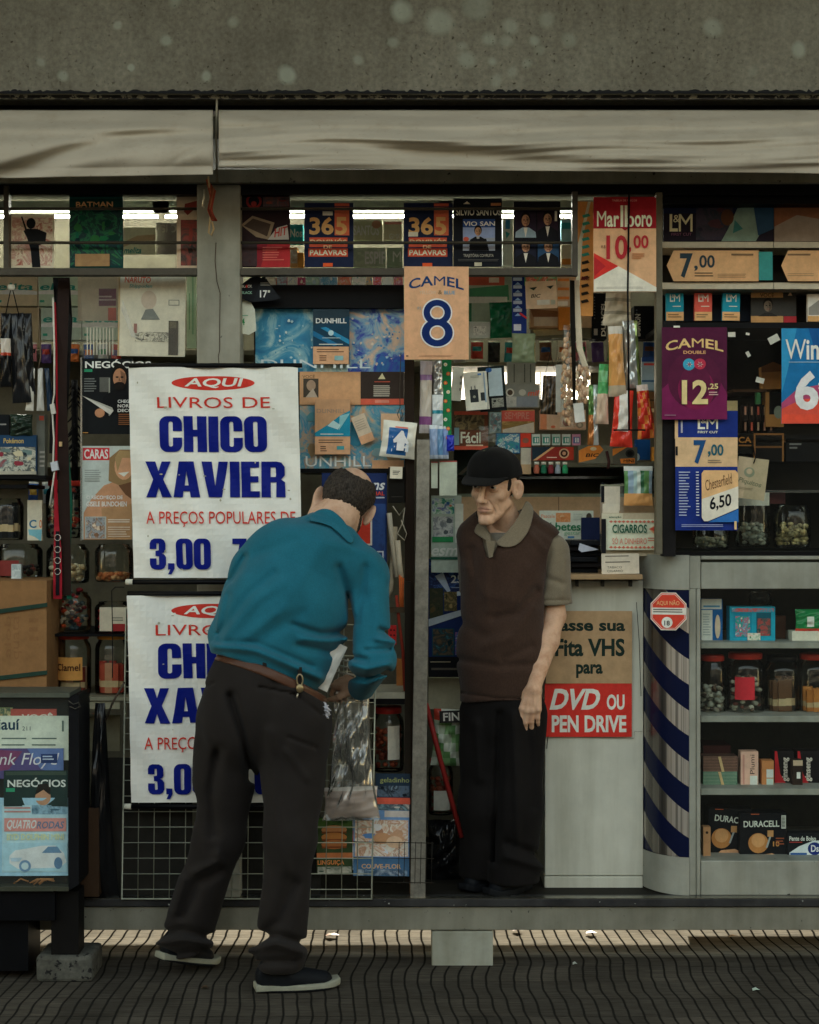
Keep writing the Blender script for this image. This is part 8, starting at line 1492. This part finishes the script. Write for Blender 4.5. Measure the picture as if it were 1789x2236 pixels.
for i, (x0, x1, y0, full) in enumerate(((1536, 1640, 1765, 0), (1616, 1718, 1775, 1))):
    s = Sheet(x0+10*(i == 0), y0, x1, 1876, .2-.03*i, '101216', .08); s.t('DURACELL' if full else 'DURACE', x0+(24 if not full else 8), y0+17, x1-(20 if not full else 16), y0+31, 'cfd4c8', 1, rot=5 if not full else -1); s.ln(x0+24, y0+2, x0+42, y0+6, 1, 'c0603c', 0)
    s.e(x0+40, y0+66, 22, 22, 'b47a44'); s.e(x0+40, y0+60, 15, 15, 'c89460'); s.r(x0+60, y0+38, x0+73, y0+52, 'b98a58'); s.p([(x0+64, y0+52), (x0+68, y0+52), (x0+60, y0+76), (x0+56, y0+76)], '9aa09c'); s.p([(x0+20, 1876), (x0+40, y0+92), (x0+70, y0+88), (x0+98, y0+100), (x0+100, 1876)], 'cf9a72'); s.t('10', x0+72, y0+62, x0+86, y0+73, 'c08a4a', 1) if full else None; s.ln(x0+78, y0+54, x0+98, y0+72, 3, '8a4a30', .3)
    if full: s.r(x1-12, y0+5, x1-2, y0+34, 'c4c8bc'); s.ln(x1-11, y0+8, x1-4, y0+32, 8, '2a2c2c', .05)
    s.done('battery_pack', ['left black and copper battery pack partly covered, on the showcase floor', 'right black and copper battery pack with its barcode corner, on the showcase floor'][i], 'batteries', 'battery packs in the showcase', rot=[2, 0][i])
s = Sheet(1536, 1806, 1552, 1876, .14, 'b5855c', .04); s.e(1544, 1818, 3, 3, '3a2c20'); s.done('carton', 'tan narrow box left of the battery packs', 'box')
s = Sheet(1720, 1820, 1840, 1876, .16, '15181c', .06); s.t('Pente de Bolso', 1724, 1826, 1782, 1836, 'd4d8cc', 1); s.r(1724, 1838, 1752, 1840, 'a83a34'); s.p([(1724, 1872), (1724, 1862), (1745, 1848), (1775, 1836), (1840, 1832), (1840, 1872)], 'd0d8d8'); s.r(1726, 1862, 1762, 1868, '2f5a94'); s.e(1779, 1853, 15, 14, '1d2f74'); s.t('Ds', 1771, 1845, 1788, 1860, 'e4e4e4', 1); s.done('comb_box', 'black, white and blue box at the right end of the showcase floor', 'box')
# sticker and street litter
s = Sheet(1420, 1290, 1499, 1380, -.0, None); a = 22.5
oct_ = lambda cx, cy, r: [(cx+r*math.cos(R(45*i+22.5)), cy+r*math.sin(R(45*i+22.5))*1.06) for i in range(8)]
s.p(oct_(1460, 1335, 42), 'e0d4c8'); s.p(oct_(1460, 1335, 40), 'cc4432'); s.p(oct_(1460, 1335, 38), 'e0d4c8'); s.p(oct_(1460, 1335, 37), 'cc4432'); s.t('AQUI NÃO', 1434, 1310, 1484, 1323, 'e0a070', 1); s.r(1424, 1327, 1497, 1342, 'd9d4c8'); s.ln(1427, 1330, 1494, 1340, 2, '5a544c', .15); s.e(1457, 1359, 12, 12, 'e0dcd0'); s.t('18', 1451, 1355, 1463, 1366, '2a2a28', 1); s.done('octagon_sign', 'red octagonal age warning sign stuck on the striped corner', 'sign', yaw=-14)
lf = 0
for px, py, c_, rs_ in ((702, 2160, 'b0714a', .016), (447, 2160, '4a3a2a', .012), (1650, 2165, 'b4c4b4', .012), (1255, 2108, 'b9bcb0', .008), (1130, 2034, '7a4a2a', .02), (1290, 2040, '7a5a3a', .02), (1600, 2048, '8a7a5a', .02), (725, 2045, 'a06a3c', .025)):
    d_ = F*CZ/(py-CY); x_ = (px-CX)*d_/F; b = MB(); b.add([(x_-rs_, d_-D-.012, .006), (x_, d_-D-.02, .012), (x_+rs_*1.2, d_-D-.004, .007), (x_+rs_*.3, d_-D+.02, .009), (x_-rs_*.7, d_-D+.014, .007)], [(0, 1, 2, 3, 4)], c_); lf += 1
    b.build('litter', label=['orange dry leaf at the toe of the right shoe', 'dark leaf shred on the paving below the man', 'pale paper scrap at the lower right of the paving', 'tiny pale scrap near the concrete block', 'brown leaf on the sunlit paving right of the block', 'dry leaf on the sunlit strip under the vest', 'dull leaf on the shaded end of the sunlit strip', 'orange leaf on the sunlit strip right of the trouser leg'][lf-1], cat='leaf' if lf not in (3, 4) else 'scrap')

# small packets on pegs against the back wall
PC = [('red', 'a8382e'), ('white', 'cfcabb'), ('blue', '2a4f8a'), ('yellow', 'c9a040'), ('green', '3a7a4c'), ('black', '1c1c1e'), ('pink', 'c07a84'), ('silver', 'a4a8a4'), ('brown', '6a4630'), ('orange', 'c8703a'), ('teal', '2f8088'), ('violet', '5a4478')]
for row, x0, x1, y0, n, Y in (('left bay', -5, 275, 748, 9, .74), ('doorway', 990, 1440, 744, 12, .7), ('lower left bay', 60, 270, 1052, 7, .62)):
    for i in range(n):
        x = x0+(x1-x0)*i/n+random.uniform(0, 4); cn, cc = PC[(i*5+len(row)) % 12]; wd = (x1-x0)/n*.72; c2 = PC[(i*7+3) % 12][1]; hh = random.uniform(38, 50)
        bag('hanging_packet', f'small {cn} packet, {["first", "second", "third", "fourth", "fifth", "sixth", "seventh", "eighth", "ninth", "tenth", "eleventh", "twelfth"][i]} from the left on the {row} pegs', 'packet', x, y0, x+wd, y0+hh, Y, lambda u, v, cc=cc, c2=c2: c2 if (.3 < v < .55 and .15 < u < .85) else ('d4d0c2' if v < .12 else cc), .012, f'packets on the {row} pegs', random.uniform(-4, 4), .004, .0, i, .3, 8, 12)
for o in list(SC.objects):
    if o.type == 'MESH' and len(o.data.polygons) == 0: print('EMPTY MESH', o.name)
print('objects', len(SC.objects))
